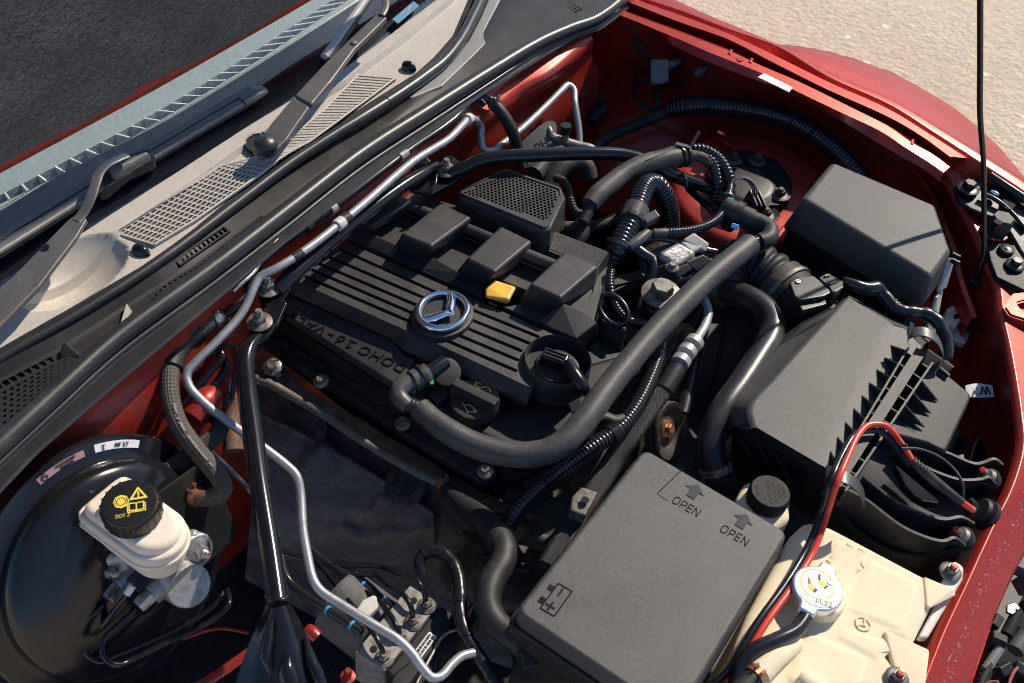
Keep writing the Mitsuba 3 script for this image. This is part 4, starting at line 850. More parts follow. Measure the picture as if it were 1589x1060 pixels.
# lower ramp between groove and humps
add('engine_cover__upper_plate__ramp', hull([(-0.7992,0.9172,0.752),(-0.7204,0.9278,0.752),(-0.719,0.9407,0.762),(-0.7832,0.9336,0.762),(-0.8081,0.9273,0.735),(-0.7292,0.9392,0.735)], 0.002), 'cover_plastic')
add('engine_cover__upper_plate__ramp', hull([(-0.669,0.9359,0.752),(-0.6205,0.942,0.752),(-0.6168,0.9546,0.762),(-0.6635,0.954,0.762),(-0.6771,0.9475,0.735),(-0.6279,0.9537,0.735)], 0.002), 'cover_plastic')
add('engine_cover__upper_plate__ramp', hull([(-0.4527,0.9609,0.752),(-0.42,0.9658,0.752),(-0.4135,1.0053,0.754),(-0.4322,1.0021,0.765),(-0.4626,0.9924,0.768),(-0.4752,0.9617,0.752),(-0.4216,0.9774,0.72),(-0.4155,1.0245,0.72),(-0.4735,0.9835,0.72)], 0.003), 'cover_plastic')
for q in ("a", "b", "c", "d"):
    T_ = {'a': [(-0.7803,1.0018,0.785),(-0.7554,1.0079,0.785),(-0.7601,0.9322,0.785),(-0.7895,0.9292,0.785)], 'b': [(-0.709,1.0302,0.787),(-0.6624,1.034,0.787),(-0.6674,0.9509,0.787),(-0.7086,0.9444,0.787)], 'c': [(-0.6095,1.0479,0.787),(-0.5635,1.0504,0.787),(-0.5663,0.967,0.787),(-0.6058,0.9648,0.787)], 'd': [(-0.5061,1.0654,0.787),(-0.4601,1.069,0.787),(-0.4655,0.9851,0.787),(-0.5064,0.9806,0.787)]}[q]
    B_ = {'a': [(-0.8057,1.0187,0.748),(-0.7679,1.0194,0.748),(-0.7802,0.948,0.748),(-0.8185,0.9336,0.748)], 'b': [(-0.7193,1.0343,0.748),(-0.6672,1.0406,0.748),(-0.6845,0.9559,0.748),(-0.7294,0.9466,0.748)], 'c': [(-0.6179,1.0529,0.748),(-0.5642,1.0579,0.748),(-0.5818,0.9723,0.748),(-0.6269,0.9619,0.748)], 'd': [(-0.5101,1.0677,0.748),(-0.456,1.0744,0.748),(-0.4742,0.9898,0.748),(-0.5217,0.9783,0.748)]}[q]
    add('engine_cover__hump', hull(list(T_) + list(B_), [0.005] * 4 + [0.002] * 4), 'cover_plastic', 50)
for a, b in (((-0.7673,1.0142,0.772), (-0.6966,1.025,0.772)), ((-0.6735,1.0298,0.772), (-0.6001,1.0405,0.772)), ((-0.5714,1.043,0.772), (-0.4944,1.0548,0.772))):
    add('engine_cover__cross_tube', tube([a, b], 0.0088, 18), 'cover_plastic')
    add('engine_cover__valley', hull([A(a) + [0, -0.006, -0.012], A(b) + [0, -0.006, -0.012], A(a) + [0, 0.02, -0.012], A(b) + [0, 0.02, -0.012]], 0.002), 'cover_plastic')
# emblem
em = A((-0.5867,0.8767,0.758)); ea, eb = 0.0365, 0.0430
th_ = np.linspace(0, 2 * np.pi, 97)[:-1]
def oval(s, z):
    return np.c_[ea * s * np.cos(th_), eb * s * np.sin(th_), np.full(96, z)]
def loopmesh(loops, close=False):
    n = len(loops[0]); v = np.vstack(loops)
    i, j = np.meshgrid(np.arange(len(loops) - (0 if close else 1)), np.arange(n), indexing='ij')
    m = len(loops)
    return v, np.stack([i * n + j, i * n + (j + 1) % n, ((i + 1) % m) * n + (j + 1) % n, ((i + 1) % m) * n + j], -1).reshape(-1, 4)
seat = cat(loopmesh([oval(1.13, -0.02), oval(1.13, -0.002), oval(1.10, 0.0), oval(0.98, 0.001), oval(0.001, 0.001)]))
add('engine_cover__emblem_seat', (seat[0] + em, seat[1]), 'cover_plastic', 40)
k_ = 'engine_cover__emblem'
ring = []
for t in np.linspace(0, 2 * np.pi, 13)[:-1]:
    ring.append(oval(0.875 + 0.125 * math.cos(t), 0.006 + 0.0055 * math.sin(t)))
v, f = loopmesh(ring, True)
add(k_, (v + em, f), 'chrome', True)
labels[k_] = {'label': 'oval chrome emblem ring with a winged letter'}
# winged letter: two curved wings that meet at the middle, its top towards the near side
def emp(u, w):
    return (em[0] + u * ea, em[1] + w * eb)
for s_ in (1, -1):
    ctl = A([[-0.80 * s_, -0.36, 0.006], [-0.50 * s_, -0.05, 0.0075], [-0.28 * s_, 0.10, 0.0085], [-0.13 * s_, 0.22, 0.0095], [0.0, 0.52, 0.0105]])
    ctl = A([[c[0], c[1], c[2]] for c in ctl])
    c3 = np.c_[em[0] + ctl[:, 1] * ea, em[1] + ctl[:, 0] * eb, em[2] + ctl[:, 2]]
    add(k_ + '__wing', tube(c3, [0.0058, 0.0068, 0.0070, 0.0058, 0.0016], 14, 0.0015, flat=0.75), 'chrome')

# mesh-topped intake box
zt = .802
ro = rpoly([(-0.7062,1.0572,0.802),(-0.6859,1.1613,0.802),(-0.5894,1.1822,0.802),(-0.5729,1.1677,0.802),(-0.5495,1.0899,0.802),(-0.5535,1.0786,0.802)], 0.012)
ri = sg.Polygon(rpoly([(-0.7013,1.0637,0.802),(-0.678,1.1553,0.802),(-0.5897,1.1735,0.802),(-0.5813,1.1622,0.802),(-0.5595,1.0947,0.802)], 0.008))
v_, f_ = slab(ro, zt - 0.003, 0.058, 0.006, 4, 0.006)
top_ = (v_[f_][:, :, 2].min(1) > zt - 0.0031)
add('engine_cover__intake_box', (v_, f_[~top_]), 'cover_plastic', 45)
rim = sg.Polygon(ro).buffer(-0.004).difference(ri)
add('engine_cover__intake_box__rim', extr(rim, zt - 0.004, zt), 'cover_plastic')
bx0, by0, bx1, by1 = ri.bounds; holes = []; sp = 0.0066
ang_ = math.radians(8)
for r_ in range(-60, 60):
    for c_ in range(-60, 60):
        u_, w_ = (c_ + 0.5 * (r_ % 2)) * sp, r_ * sp * 0.866
        x_, y_ = (bx0 + bx1) / 2 + u_ * math.cos(ang_) - w_ * math.sin(ang_), (by0 + by1) / 2 + u_ * math.sin(ang_) + w_ * math.cos(ang_)
        if ri.buffer(-0.003).contains(sg.Point(x_, y_)):
            holes.append(sg.Point(x_, y_).buffer(0.0026, 2))
from shapely.ops import unary_union
add('engine_cover__intake_box__mesh', extr(ri.buffer(0.001).difference(unary_union(holes)), zt - 0.0042, zt - 0.0022), 'cover_plastic', False)
add('engine_cover__intake_box__well', extr(ri.buffer(0.002), zt - 0.045, zt - 0.044), 'cover_plastic', False)
# finned side grille
fa, fb = [(-0.5545,1.114,0.772),(-0.4715,1.1293,0.772)], [(-0.544,1.0852,0.765),(-0.4699,1.0936,0.765)]
add('engine_cover__fin_grille', bars_between(shift([(-0.5545,1.114,0.772),(-0.544,1.0852,0.765)], 0, 0, 0.001), shift([(-0.4715,1.1293,0.772),(-0.4699,1.0936,0.765)], 0, 0, 0.001), 20, 0.0016, 0.006), 'cover_plastic', False)
add('engine_cover__fin_grille__well', cat(hull([(-0.5588,1.1225,0.764),(-0.4751,1.1379,0.764),(-0.4735,1.1019,0.757),(-0.5481,1.0934,0.757)], 0.001)), 'cover_plastic')
add('engine_cover__fin_grille__rim', cat(bar((-0.4691,1.1284,0.774), (-0.4665,1.0896,0.766), 0.004, 0.02), bar((-0.5426,1.0811,0.766), (-0.4665,1.0896,0.766), 0.003, 0.01)), 'cover_plastic')
add('engine_cover__end_wall', cat(ruled([[(-0.47,1.1306,0.772),(-0.4678,1.1107,0.77),(-0.4662,1.0894,0.765),(-0.453,1.0674,0.755),(-0.4409,1.0323,0.752),(-0.4195,0.9655,0.75)], [(-0.4617,1.1417,0.755),(-0.4568,1.1307,0.735),(-0.4469,1.104,0.72),(-0.4332,1.0658,0.71),(-0.4288,1.047,0.7),(-0.4208,1.006,0.69)]], 40, 3)), 'cover_plastic', 40)

# round connector in the corner of the cover
thing('ignition_connector', 'round black sensor with ribbed plug in the corner recess of the engine cover', 'connector')
cc = A((-0.4164,0.9126,0.735))
add('ignition_connector__collar', lathe([(0.047, -0.03), (0.047, 0.012), (0.0455, 0.014), (0.044, 0.012), (0.044, -0.02), (0.03, -0.022)], conn_c - [0, 0, .002], (0, 0, 1), 48), 'cover_plastic')
add('ignition_connector__body', lathe([(0.034, -0.03), (0.036, -0.012), (0.032, -0.010), (0.035, -0.006), (0.034, 0.0), (0.031, 0.001), (0.033, 0.006), (0.030, 0.012), (0.022, 0.014), (0.0, 0.014)], cc + [0.004, -0.004, 0], (0, 0, 1), 40), 'rubber', 40)
pa, pb = A((-0.4353,0.9017,0.765)), A((-0.4004,0.9096,0.765)); dx_ = (pb - pa) / np.linalg.norm(pb - pa)
add('ignition_connector__plug', place(box(np.linalg.norm(pb - pa), 0.019, 0.018, 0.002), (pa + pb) / 2 - [0, 0, 0.016], (0, 0, 1), dx_), 'gloss_black')
for s in (-1, 0, 1):
    add('ignition_connector__plug__rib', place(box(np.linalg.norm(pb - pa) * 0.8, 0.0022, 0.004, 0.0008), (pa + pb) / 2 + np.cross([0, 0, 1], dx_) * 0.006 * s, (0, 0, 1), dx_), 'black_plastic')
add('ignition_connector__boot', tube([(-0.3999,0.9093,0.763),(-0.3828,0.8997,0.76),(-0.3653,0.893,0.755),(-0.3523,0.8909,0.748)], [0.008, 0.0105, 0.0105, 0.006], 16), 'gloss_black')

thing('oil_dipstick', 'yellow oil dipstick handle in a cut-out of the engine cover', 'dipstick')
add('oil_dipstick__handle', hull([(-0.5641,0.9532,0.764),(-0.5641,0.9709,0.764),(-0.5374,0.9782,0.764),(-0.5316,0.9553,0.764),(-0.5575,0.9442,0.762),(-0.5635,0.9602,0.745),(-0.5389,0.9675,0.745),(-0.5454,0.9901,0.745)], 0.0035), 'yellow_plastic', 45)

# ---------------------------------------------------------------- valve cover
thing('valve_cover', 'dark valve cover with raised upside-down lettering beside the grooved engine cover', 'valve cover')
vtop = [(-0.7868,0.7644,0.712),(-0.5782,0.7669,0.706),(-0.4882,0.7713,0.7),(-0.399,0.7817,0.695),(-0.3577,0.8177,0.69),(-0.3411,0.9214,0.69),(-0.3579,1.0483,0.695),(-0.4159,1.0407,0.7),(-0.4302,0.871,0.71),(-0.5965,0.8234,0.718),(-0.8041,0.797,0.722)]
add('valve_cover__body', slabw(vtop, 0.10, 0.02, 0.010, 0.01), 'black_plastic', 45)
tx = [(-0.7997,0.7925,0.7255),(-0.6238,0.8169,0.7255),(-0.5969,0.8077,0.7255),(-0.5801,0.8108,0.7255),(-0.574,0.7614,0.714),(-0.7849,0.7626,0.716)]
add('valve_cover__lettering_strip', slabw(tx, 0.012, 0.006, 0.004), 'cover_plastic', 40)
tc_ = np.linalg.lstsq(np.c_[A(tx)[:, :2], np.ones(len(tx))], A(tx)[:, 2], rcond=None)[0]
def onstrip(p):
    p = A(p); return np.array([p[0], p[1], tc_[0] * p[0] + tc_[1] * p[1] + tc_[2] - 0.0004])
ta, tb = onstrip((-0.5903,0.7869,0.7225)), onstrip((-0.7819,0.7639,0.7235))
add('valve_cover__lettering', flat_text('DOHC 16-VALVE', 0.0130, (ta + tb) / 2, tb - ta, (-tc_[0], -tc_[1], 1), 0.0022, False, 0.22, 1.42), 'letter_black', False)
labels['valve_cover__lettering'] = {'label': 'raised lettering DOHC 16-VALVE, upside down to the viewer'}
bulge_ = [(-0.4374,0.8664,0.706),(-0.3997,0.9634,0.72),(-0.3535,1.033,0.715),(-0.3353,0.9579,0.71),(-0.3421,0.8688,0.7),(-0.3664,0.8114,0.692),(-0.419,0.7803,0.694),(-0.4454,0.8243,0.7)]
add('valve_cover__front_bulge', slabw(bulge_, 0.06, 0.02, 0.010, 0.006), 'black_plastic', 45)
wall = [[(-0.7922,0.7604,0.705),(-0.6373,0.7611,0.7),(-0.5474,0.7627,0.695),(-0.4119,0.7712,0.688)], [(-0.8058,0.7518,0.665),(-0.6437,0.7481,0.66),(-0.552,0.7538,0.655),(-0.419,0.7603,0.65)], [(-0.8108,0.76,0.62),(-0.6512,0.7495,0.61),(-0.5474,0.7539,0.6),(-0.3895,0.7541,0.6)]]
add('valve_cover__near_wall', ruled(wall, 40, 4), 'matte_black', 40)
add('valve_cover__flange', slabw([(-0.8018,0.7346,0.668),(-0.7985,0.7509,0.668),(-0.6352,0.7588,0.668),(-0.5433,0.7592,0.668),(-0.4165,0.7757,0.655),(-0.3994,0.762,0.655),(-0.4171,0.7449,0.655),(-0.5504,0.7404,0.655),(-0.6372,0.7405,0.655)], 0.012, 0.006, 0.002), 'black_plastic')
for t in np.linspace(0.05, 0.95, 11):
    a_ = A((-0.7879,0.7543,0.686)) * (1 - t) + A((-0.4214,0.7747,0.675)) * t
    add('valve_cover__flange__lug', place(box(0.022, 0.006, 0.014, 0.0015), a_ + [0, -0.006, -0.016], (0, -0.35, 1), (1, 0.05, 0)), 'black_plastic')
for x, y, z in ((498, 590, .672), (625, 656, .668), (753, 731, .662), (565, 394, .80)):
    if z < .7:
        bolt('valve_cover__bolt', ((-0.684,0.7305,0.672) if x == 498 else (-0.55,0.7463,0.668) if x == 625 else (-0.4166,0.7565,0.662)), 0.0064, 'worn_nut', (0, -0.25, 1))
add('valve_cover__lifting_eye', slabw([(-0.7628,0.7025,0.665),(-0.7675,0.7178,0.665),(-0.7582,0.729,0.665),(-0.7395,0.7221,0.665),(-0.7164,0.7129,0.665),(-0.705,0.7049,0.65),(-0.7181,0.7033,0.65),(-0.7362,0.707,0.65),(-0.7564,0.6996,0.65)], 0.006, 0.008, 0.002), 'cast_metal')
add('valve_cover__lifting_eye__hole', lathe([(0.0042, 0), (0.0042, 0.0006)], (-0.7398,0.7042,0.6665), (0, -0.1, 1), 16), 'matte_black')  # black disc painted in for the dark inside the eye
bolt('valve_cover__lifting_eye__bolt', (-0.7558,0.7096,0.668), 0.008, 'dull_steel', (0.1, -0.3, 1))
add('valve_cover__hose_bracket', hull([(-0.5301,0.779,0.715),(-0.5203,0.8148,0.72),(-0.5075,0.8126,0.718),(-0.5147,0.7765,0.71)], 0.002), 'black_plastic')

thing('oil_filler_cap', 'black oil filler cap with a grip ridge and yellow oil can symbols', 'cap')
oc = A((-0.4752,0.8052,0.722)); on = np.array([0, -0.12, 1.0]); on /= np.linalg.norm(on)
add('oil_filler_cap__disc', lathe([(0.030, -0.02), (0.034, -0.012), (0.034, 0.0), (0.033, 0.0022), (0.030, 0.003), (0.0, 0.003)], oc, on, 64), 'cover_plastic', 40)
ra, rb = A((-0.5095,0.8015,0.737)), A((-0.4495,0.8073,0.737))
rd = (rb - ra) / np.linalg.norm(rb - ra)
add('oil_filler_cap__grip', place(hull([(sx * 0.032, sy, z) for sx in (-1, 1) for sy, z in ((0.005, 0.018), (-0.005, 0.018), (0.008, 0.002), (-0.009, 0.002))], 0.0018), oc, on, rd), 'cover_plastic', 40)
can = [stroke([(-0.012, -0.002), (-0.008, -0.004), (-0.003, -0.004), (0.002, 0.0015), (0.011, 0.0015), (0.012, -0.004), (0.004, -0.0045)], 0.0013, 0.0005), stroke([(0.004, 0.002), (0.004, 0.005)], 0.002, 0.0005), stroke([(0.001, 0.005), (0.007, 0.005)], 0.0013, 0.0005), stroke([(-0.013, 0.002), (-0.012, -0.002)], 0.002, 0.0005), stroke([(0.009, -0.001), (0.012, 0.005)], 0.0012, 0.0005)]
yd = np.cross(on, rd)
decal('oil_filler_cap__symbol', can, oc + yd * 0.0195 + on * 0.0034, -rd, on, 'yellow_print')
can2 = [stroke([(-0.012, 0.004), (-0.008, 0.001), (0.0, 0.005), (0.008, 0.003), (0.010, -0.003), (0.002, -0.005), (-0.004, -0.001), (-0.008, 0.001)], 0.0011, 0.0005), stroke([(0.010, 0.002), (0.013, -0.001)], 0.003, 0.0005), stroke([(0.003, -0.007), (0.004, -0.005)], 0.002, 0.0005)]
decal('oil_filler_cap__symbol', can2, oc - yd * 0.0185 + on * 0.0034, rd, on, 'yellow_print')

# ---------------------------------------------------------------- head, manifold and shield on the near side
thing('cylinder_head', 'dirty cast metal engine block and exhaust ports below the valve cover', 'engine block')
hd = [[(-0.8084,0.7247,0.63),(-0.6404,0.7371,0.63),(-0.527,0.741,0.63),(-0.3988,0.7472,0.63),(-0.336,0.7662,0.62)], [(-0.7942,0.7056,0.585),(-0.6774,0.7229,0.585),(-0.5384,0.7291,0.58),(-0.4534,0.7385,0.575),(-0.3443,0.7434,0.56)], [(-0.7694,0.6833,0.55),(-0.6295,0.6954,0.545),(-0.5168,0.7041,0.54),(-0.4375,0.707,0.53),(-0.3594,0.7123,0.5)], [(-0.691,0.5564,0.36),(-0.5566,0.5791,0.36),(-0.4399,0.617,0.36),(-0.3736,0.6554,0.36),(-0.2804,0.6889,0.36)]]
add('cylinder_head__block', ruled(hd, 90, 8, curve=True, disp=lambda G: G + np.stack([0 * G[..., 0], 0 * G[..., 0], 0.016 * (meshkit.fbm(G * 28, 3) - 0.5)], -1)), 'dark_cast', True)
for q, r_ in (((-0.6828,0.6989,0.592), 0.017), ((-0.5174,0.7171,0.585), 0.018)):
    add('cylinder_head__port', cat(lathe([(r_ + 0.012, -0.004), (r_ + 0.012, 0.004), (r_, 0.005), (r_ * .99, -0.002)], q, (0, -0.5, 1), 32)), 'dark_cast')
    add('cylinder_head__port__bore', lathe([(r_ * 0.99, 0.0), (r_ * 0.9, -0.03), (0.0, -0.03)], q, (0, -0.5, 1), 24), 'dark_cast')
for q, r_ in (((-0.4599,0.7531,0.52), 0.05), ((-0.4542,0.7797,0.56), 0.03), ((-0.6162,0.737,0.56), 0.03)):
    v, f = cat(trimesh.creation.icosphere(4, r_)); v = A(v) * [1.2, 0.8, 0.7]
    add('cylinder_head__manifold_lump', (v + q, f), 'dark_cast', True)
thing('exhaust_heat_shield', 'dusty dark grey pressed heat shield with dented ribs beside the strut brace', 'heat shield')
hs = [[(-0.7751,0.6573,0.6),(-0.7511,0.6741,0.6),(-0.6497,0.6918,0.59),(-0.5525,0.7033,0.58),(-0.4768,0.7101,0.57),(-0.4636,0.7126,0.565)], [(-0.732,0.6273,0.575),(-0.7077,0.6472,0.575),(-0.6275,0.6661,0.57),(-0.5472,0.6832,0.56),(-0.4749,0.6945,0.55),(-0.4518,0.7009,0.54)], [(-0.684,0.5925,0.53),(-0.6592,0.6054,0.53),(-0.5991,0.6327,0.53),(-0.5343,0.6542,0.525),(-0.4751,0.6824,0.515),(-0.4475,0.6949,0.51)], [(-0.6488,0.5781,0.49),(-0.624,0.5841,0.485),(-0.577,0.6202,0.49),(-0.5264,0.6453,0.485),(-0.4695,0.6779,0.475),(-0.4511,0.6966,0.475)], [(-0.6458,0.5783,0.45),(-0.6204,0.5847,0.45),(-0.5712,0.6265,0.45),(-0.5209,0.6537,0.445),(-0.4716,0.6827,0.44),(-0.4572,0.7011,0.44)]]
def dents(G):
    def seg(a, b, w, h):
        a, b = A(a), A(b); d = b - a; t = np.clip(((G - a) @ d) / (d @ d), 0, 1)
        return h * np.exp(-(np.linalg.norm((G - a - t[..., None] * d)[..., :2], axis=-1) / w) ** 2)
    z = seg((-0.6494,0.6577,0.56), (-0.6426,0.6831,0.57), 0.016, 0.016) + seg((-0.5375,0.6858,0.55), (-0.5384,0.6659,0.54), 0.008, 0.010) + seg((-0.5456,0.6536,0.52), (-0.4686,0.7206,0.53), 0.012, -0.007) + seg((-0.515,0.6739,0.515), (-0.4781,0.6868,0.505), 0.012, 0.013) + seg((-0.5711,0.6277,0.51), (-0.5344,0.6405,0.5), 0.012, 0.012) + seg((-0.566,0.6496,0.525), (-0.4817,0.6908,0.515), 0.007, -0.007)
    G = G.copy(); G[..., 2] += z + 0.005 * (meshkit.fbm(G * 16, 3) - 0.5)
    return G
add('exhaust_heat_shield__sheet', ruled(hs, 160, 30, curve=True, disp=dents), 'heat_shield', True)
add('exhaust_heat_shield__edge', tube(hs[0][1:], 0.004, 10), 'heat_shield')
# ---------------------------------------------------------------- helpers for walls and hoses
def ribbon(pts, h, th=0.003, n=40, hs=None):
    """A thin upright wall, its top edge on pts, h high."""
    p = dense(pts, n); t = np.gradient(p, axis=0); t[:, 2] = 0; t /= np.linalg.norm(t, axis=1, keepdims=True)
    s = np.stack([-t[:, 1], t[:, 0], 0 * t[:, 0]], 1) * th / 2
    H = np.full(n, h) if hs is None else np.interp(np.linspace(0, 1, n), np.linspace(0, 1, len(hs)), hs)
    dn = np.c_[np.zeros(n), np.zeros(n), -H]
    G = np.stack([p + s + dn, p + s, p - s, p - s + dn, p + s + dn], 0)
    i, j = np.meshgrid(np.arange(4), np.arange(n - 1), indexing='ij')
    q = np.stack([i * n + j, i * n + j + 1, (i + 1) * n + j + 1, (i + 1) * n + j], -1).reshape(-1, 4)
    e = np.array([[0, n, 2 * n, 3 * n], [n - 1, 2 * n - 1, 3 * n - 1, 4 * n - 1]])
    return G.reshape(-1, 3), np.vstack([q, e])

def hose(name, label, cat_, pts, r, material, group=None, part='hose', **kw):
    k = thing(name, label, cat_, group)
    add(k + '__' + part, tube(pts, r, **kw), material)
    return k

# ---------------------------------------------------------------- battery cover
k_ = thing('battery_cover', 'large flat grey battery cover marked OPEN twice, with a battery symbol', 'battery cover')
bp = [(-0.2461,0.8535,0.752),(-0.0373,0.8525,0.752),(-0.0286,0.6047,0.752),(-0.2478,0.5623,0.752)]
bq = A(bp)
add(k_ + '__lid', slab(rpoly([(-.2455, .8585), (-.0395, .8585), (-.0395, .5625), (-.2455, .5625)], 0.014, 7), .752, 0.03, 0.005, 5, 0.002), 'grained_plastic', 50)
add(k_ + '__lower_rim', slab(rpoly([(-.252, .862), (-.036, .862), (-.036, .556), (-.252, .556)], 0.016), .728, 0.02, 0.003), 'black_plastic')
add(k_ + '__box', slab(rpoly([(-.24, .853), (-.045, .853), (-.045, .568), (-.24, .568)], 0.012), .715, 0.25, 0.003), 'black_plastic')
for q, a_ in (((-0.159,0.8114,0.752), (-0.1619,0.8376,0.752)), ((-0.0917,0.8115,0.752), (-0.0932,0.8364,0.752))):
    add(k_ + '__lettering', flat_text('OPEN', 0.0130, q, (1, 0.02, 0), (0, 0, 1), 0.0006, False, 0.06, 0.78), 'lid_mark_black', False)  # same material as the lid; their shade is put in as black
    labels[k_ + '__lettering'] = {'label': 'embossed word OPEN below an arrow'}
    ar = sg.Polygon([(-0.006, -0.011), (0.006, -0.011), (0.006, 0.0015), (0.0125, 0.0015), (0.0, 0.0125), (-0.0125, 0.0015), (-0.006, 0.0015)])
    add(k_ + '__arrow', place(poly_mesh(ar, 0.0012), A(a_) + [0, 0, -0.0002], (0, 0, 1), (1, 0.02, 0)), 'arrow_grey', False)
sy = [(-0.2265,0.6217,0.752), (-0.2077,0.6228,0.752), (-0.2068,0.5832,0.752), (-0.2252,0.582,0.752)]
s2 = A(sy)[:, :2]
frame_ = sg.Polygon(s2).buffer(0.0006).difference(sg.Polygon(s2).buffer(-0.0011))
lx, ly = s2[1] - s2[0], s2[3] - s2[0]
def term(t0, t1):
    a, b = s2[0] + ly * t0, s2[0] + ly * t1; o = -lx / np.linalg.norm(lx) * 0.007
    return sg.Polygon([a, b, b + o, a + o])
cm_, cp_ = s2[0] + ly * 0.22 + lx * 0.45, s2[0] + ly * 0.78 + lx * 0.42
hu_, hv_ = lx / np.linalg.norm(lx) * 0.006, ly / np.linalg.norm(ly) * 0.006
sym = [frame_, term(0.16, 0.36), term(0.64, 0.86), sg.LineString([cm_ - hv_, cm_ + hv_]).buffer(0.001, cap_style=2), sg.LineString([cp_ - hv_, cp_ + hv_]).buffer(0.0013, cap_style=2), sg.LineString([cp_ - hu_, cp_ + hu_]).buffer(0.0013, cap_style=2)]
add(k_ + '__battery_symbol', extr(unary_union(sym), .7519, .7526), 'lid_mark_black', False)
gl = sg.LineString([(-0.1901,0.8609,0.752)[:2], (-0.1971,0.8054,0.752)[:2]]).buffer(0.0007, cap_style=2).union(sg.LineString([(-0.1967,0.8045,0.752)[:2], (-0.1806,0.8039,0.752)[:2]]).buffer(0.0005, cap_style=2))
add(k_ + '__cable_groove', extr(gl, .7519, .7523), 'lid_mark_black', False)

# ---------------------------------------------------------------- coolant tank
k_ = thing('coolant_tank', 'translucent cream plastic coolant tank at the lower right, beside the battery cover', 'coolant tank')
tk = [(-0.0307,0.9159,0.722),(-0.0061,0.9281,0.722),(0.1246,0.9348,0.722),(0.1426,0.9238,0.722),(0.1455,0.8959,0.722),(0.1439,0.8284,0.722),(0.1147,0.8244,0.722),(0.1182,0.8023,0.722),(0.1443,0.7921,0.722),(0.1691,0.7624,0.722),(0.1415,0.677,0.722),(0.0014,0.6247,0.722),(-0.0276,0.6994,0.722),(-0.0338,0.7468,0.722),(-0.0378,0.883,0.722)]
tkp = rpoly(tk, [0.03, 0.02] + [0.018] * (len(tk) - 2), 8)
def top_of(x, y):
    u = (np.asarray(x) + 0.0); z = np.full(np.shape(u), .722)
    return z
add(k_ + '__body', slab(tkp, .722, 0.20, 0.013, 8, 0.004), 'cream_plastic', 60)
def soft_pad(pts, h, w=0.010, r=0.012):
    p = rpoly(A(pts), r, 6); z = A(pts)[0, 2]; n = len(p); L = []
    for t in np.linspace(0, 1, 7):
        q = inset(p, w * t); L.append(np.c_[q, np.full(n, z + h * (0.5 - 0.5 * math.cos(math.pi * t)))])
    v = np.vstack(L); i, j = np.meshgrid(np.arange(6), np.arange(n), indexing='ij')
    q = np.stack([i * n + j, i * n + (j + 1) % n, (i + 1) * n + (j + 1) % n, (i + 1) * n + j], -1).reshape(-1, 4)
    return v, np.vstack([q[:, [0, 1, 2]], q[:, [0, 2, 3]], cap_tris(L[-1][:, :2]) + 6 * n])
for pl, h_ in (([(0.0076,0.9145,0.7219),(0.0545,0.9204,0.7219),(0.0615,0.8378,0.7219),(0.0175,0.8333,0.7219)], 0.0022), ([(0.0519,0.9136,0.7219),(0.1244,0.9209,0.7219),(0.1311,0.8373,0.7219),(0.0602,0.8204,0.7219)], 0.0018), ([(0.0637,0.8038,0.7219),(0.1302,0.822,0.7219),(0.1277,0.82,0.7219),(0.1179,0.7819,0.7219),(0.0609,0.7785,0.7219)], 0.0018), ([(0.031,0.7709,0.7219),(0.1075,0.7839,0.7219),(0.1161,0.7219,0.7219),(0.0352,0.6885,0.7219)], 0.003)):
    add(k_ + '__panel', soft_pad(pl, h_), 'cream_plastic', True)
add(k_ + '__fin', hull([(0.1255,0.9274,0.722),(0.1554,0.9327,0.722),(0.1604,0.9328,0.718),(0.1407,0.8932,0.722),(0.1413,0.9291,0.69),(0.1604,0.9533,0.69)], 0.003), 'cream_plastic')
add(k_ + '__fin', hull([(0.1131,0.8243,0.722),(0.1588,0.8317,0.722),(0.1683,0.7909,0.722),(0.1544,0.7667,0.72),(0.1267,0.8296,0.69),(0.1619,0.8463,0.69)], 0.004), 'cream_plastic')
add(k_ + '__mount_tab', slabw([(0.1492,0.9876,0.714),(0.1608,0.986,0.714),(0.1654,0.9665,0.712),(0.1573,0.8641,0.706),(0.147,0.8561,0.706),(0.1497,0.9226,0.708),(0.1449,0.9468,0.712)], 0.008, 0.008, 0.003), 'pale_plastic')
for i_, (q, m_) in enumerate((((0.1481,0.965,0.716), 1), ((0.1422,0.7762,0.726), 1))):
    bolt(k_ + '__nut', q, 0.0080, 'grey_steel', (0, 0, 1), 0.014)
    add(k_ + '__nut__paint_mark', lathe([(0.0044, 0.011), (0.0042, 0.0155), (0.0, 0.016)], q, (0, 0, 1), 16), 'red_wire')
for txt, q, h_ in (('ENGINE', (0.0246,0.8955,0.7234), 0.009), ('COOLANT', (0.0375,0.8916,0.7234), 0.009), ('ONLY', (0.0491,0.8844,0.7234), 0.009)):
    add(k_ + '__lettering', flat_text(txt, h_, q, (0.30, 1, 0), (0, 0, 1), 0.0009, False), 'cream_plastic', False)
add(k_ + '__lettering', flat_text('mazda', 0.016, (0.085,0.8755,0.723), (0.30, 1, 0), (0, 0, 1), 0.0009, False), 'cream_plastic', False)
lg = sg.Point(0, 0).buffer(0.0095).difference(sg.Point(0, 0).buffer(0.0080)).union(sg.LineString([(-0.008, 0.003), (-0.003, 0.001), (0, -0.004), (0.003, 0.001), (0.008, 0.003)]).buffer(0.0008))
add(k_ + '__emblem', place(poly_mesh(lg, 0.0009), (0.0846,0.8199,0.7238), (0, 0, 1), (0.30, 1, 0)), 'cream_plastic', False)
add(k_ + '__neck', lathe([(0.029, -0.03), (0.029, 0.012), (0.027, 0.014)], (0.029,0.8134,0.728), (0, 0, 1), 40), 'cream_plastic')
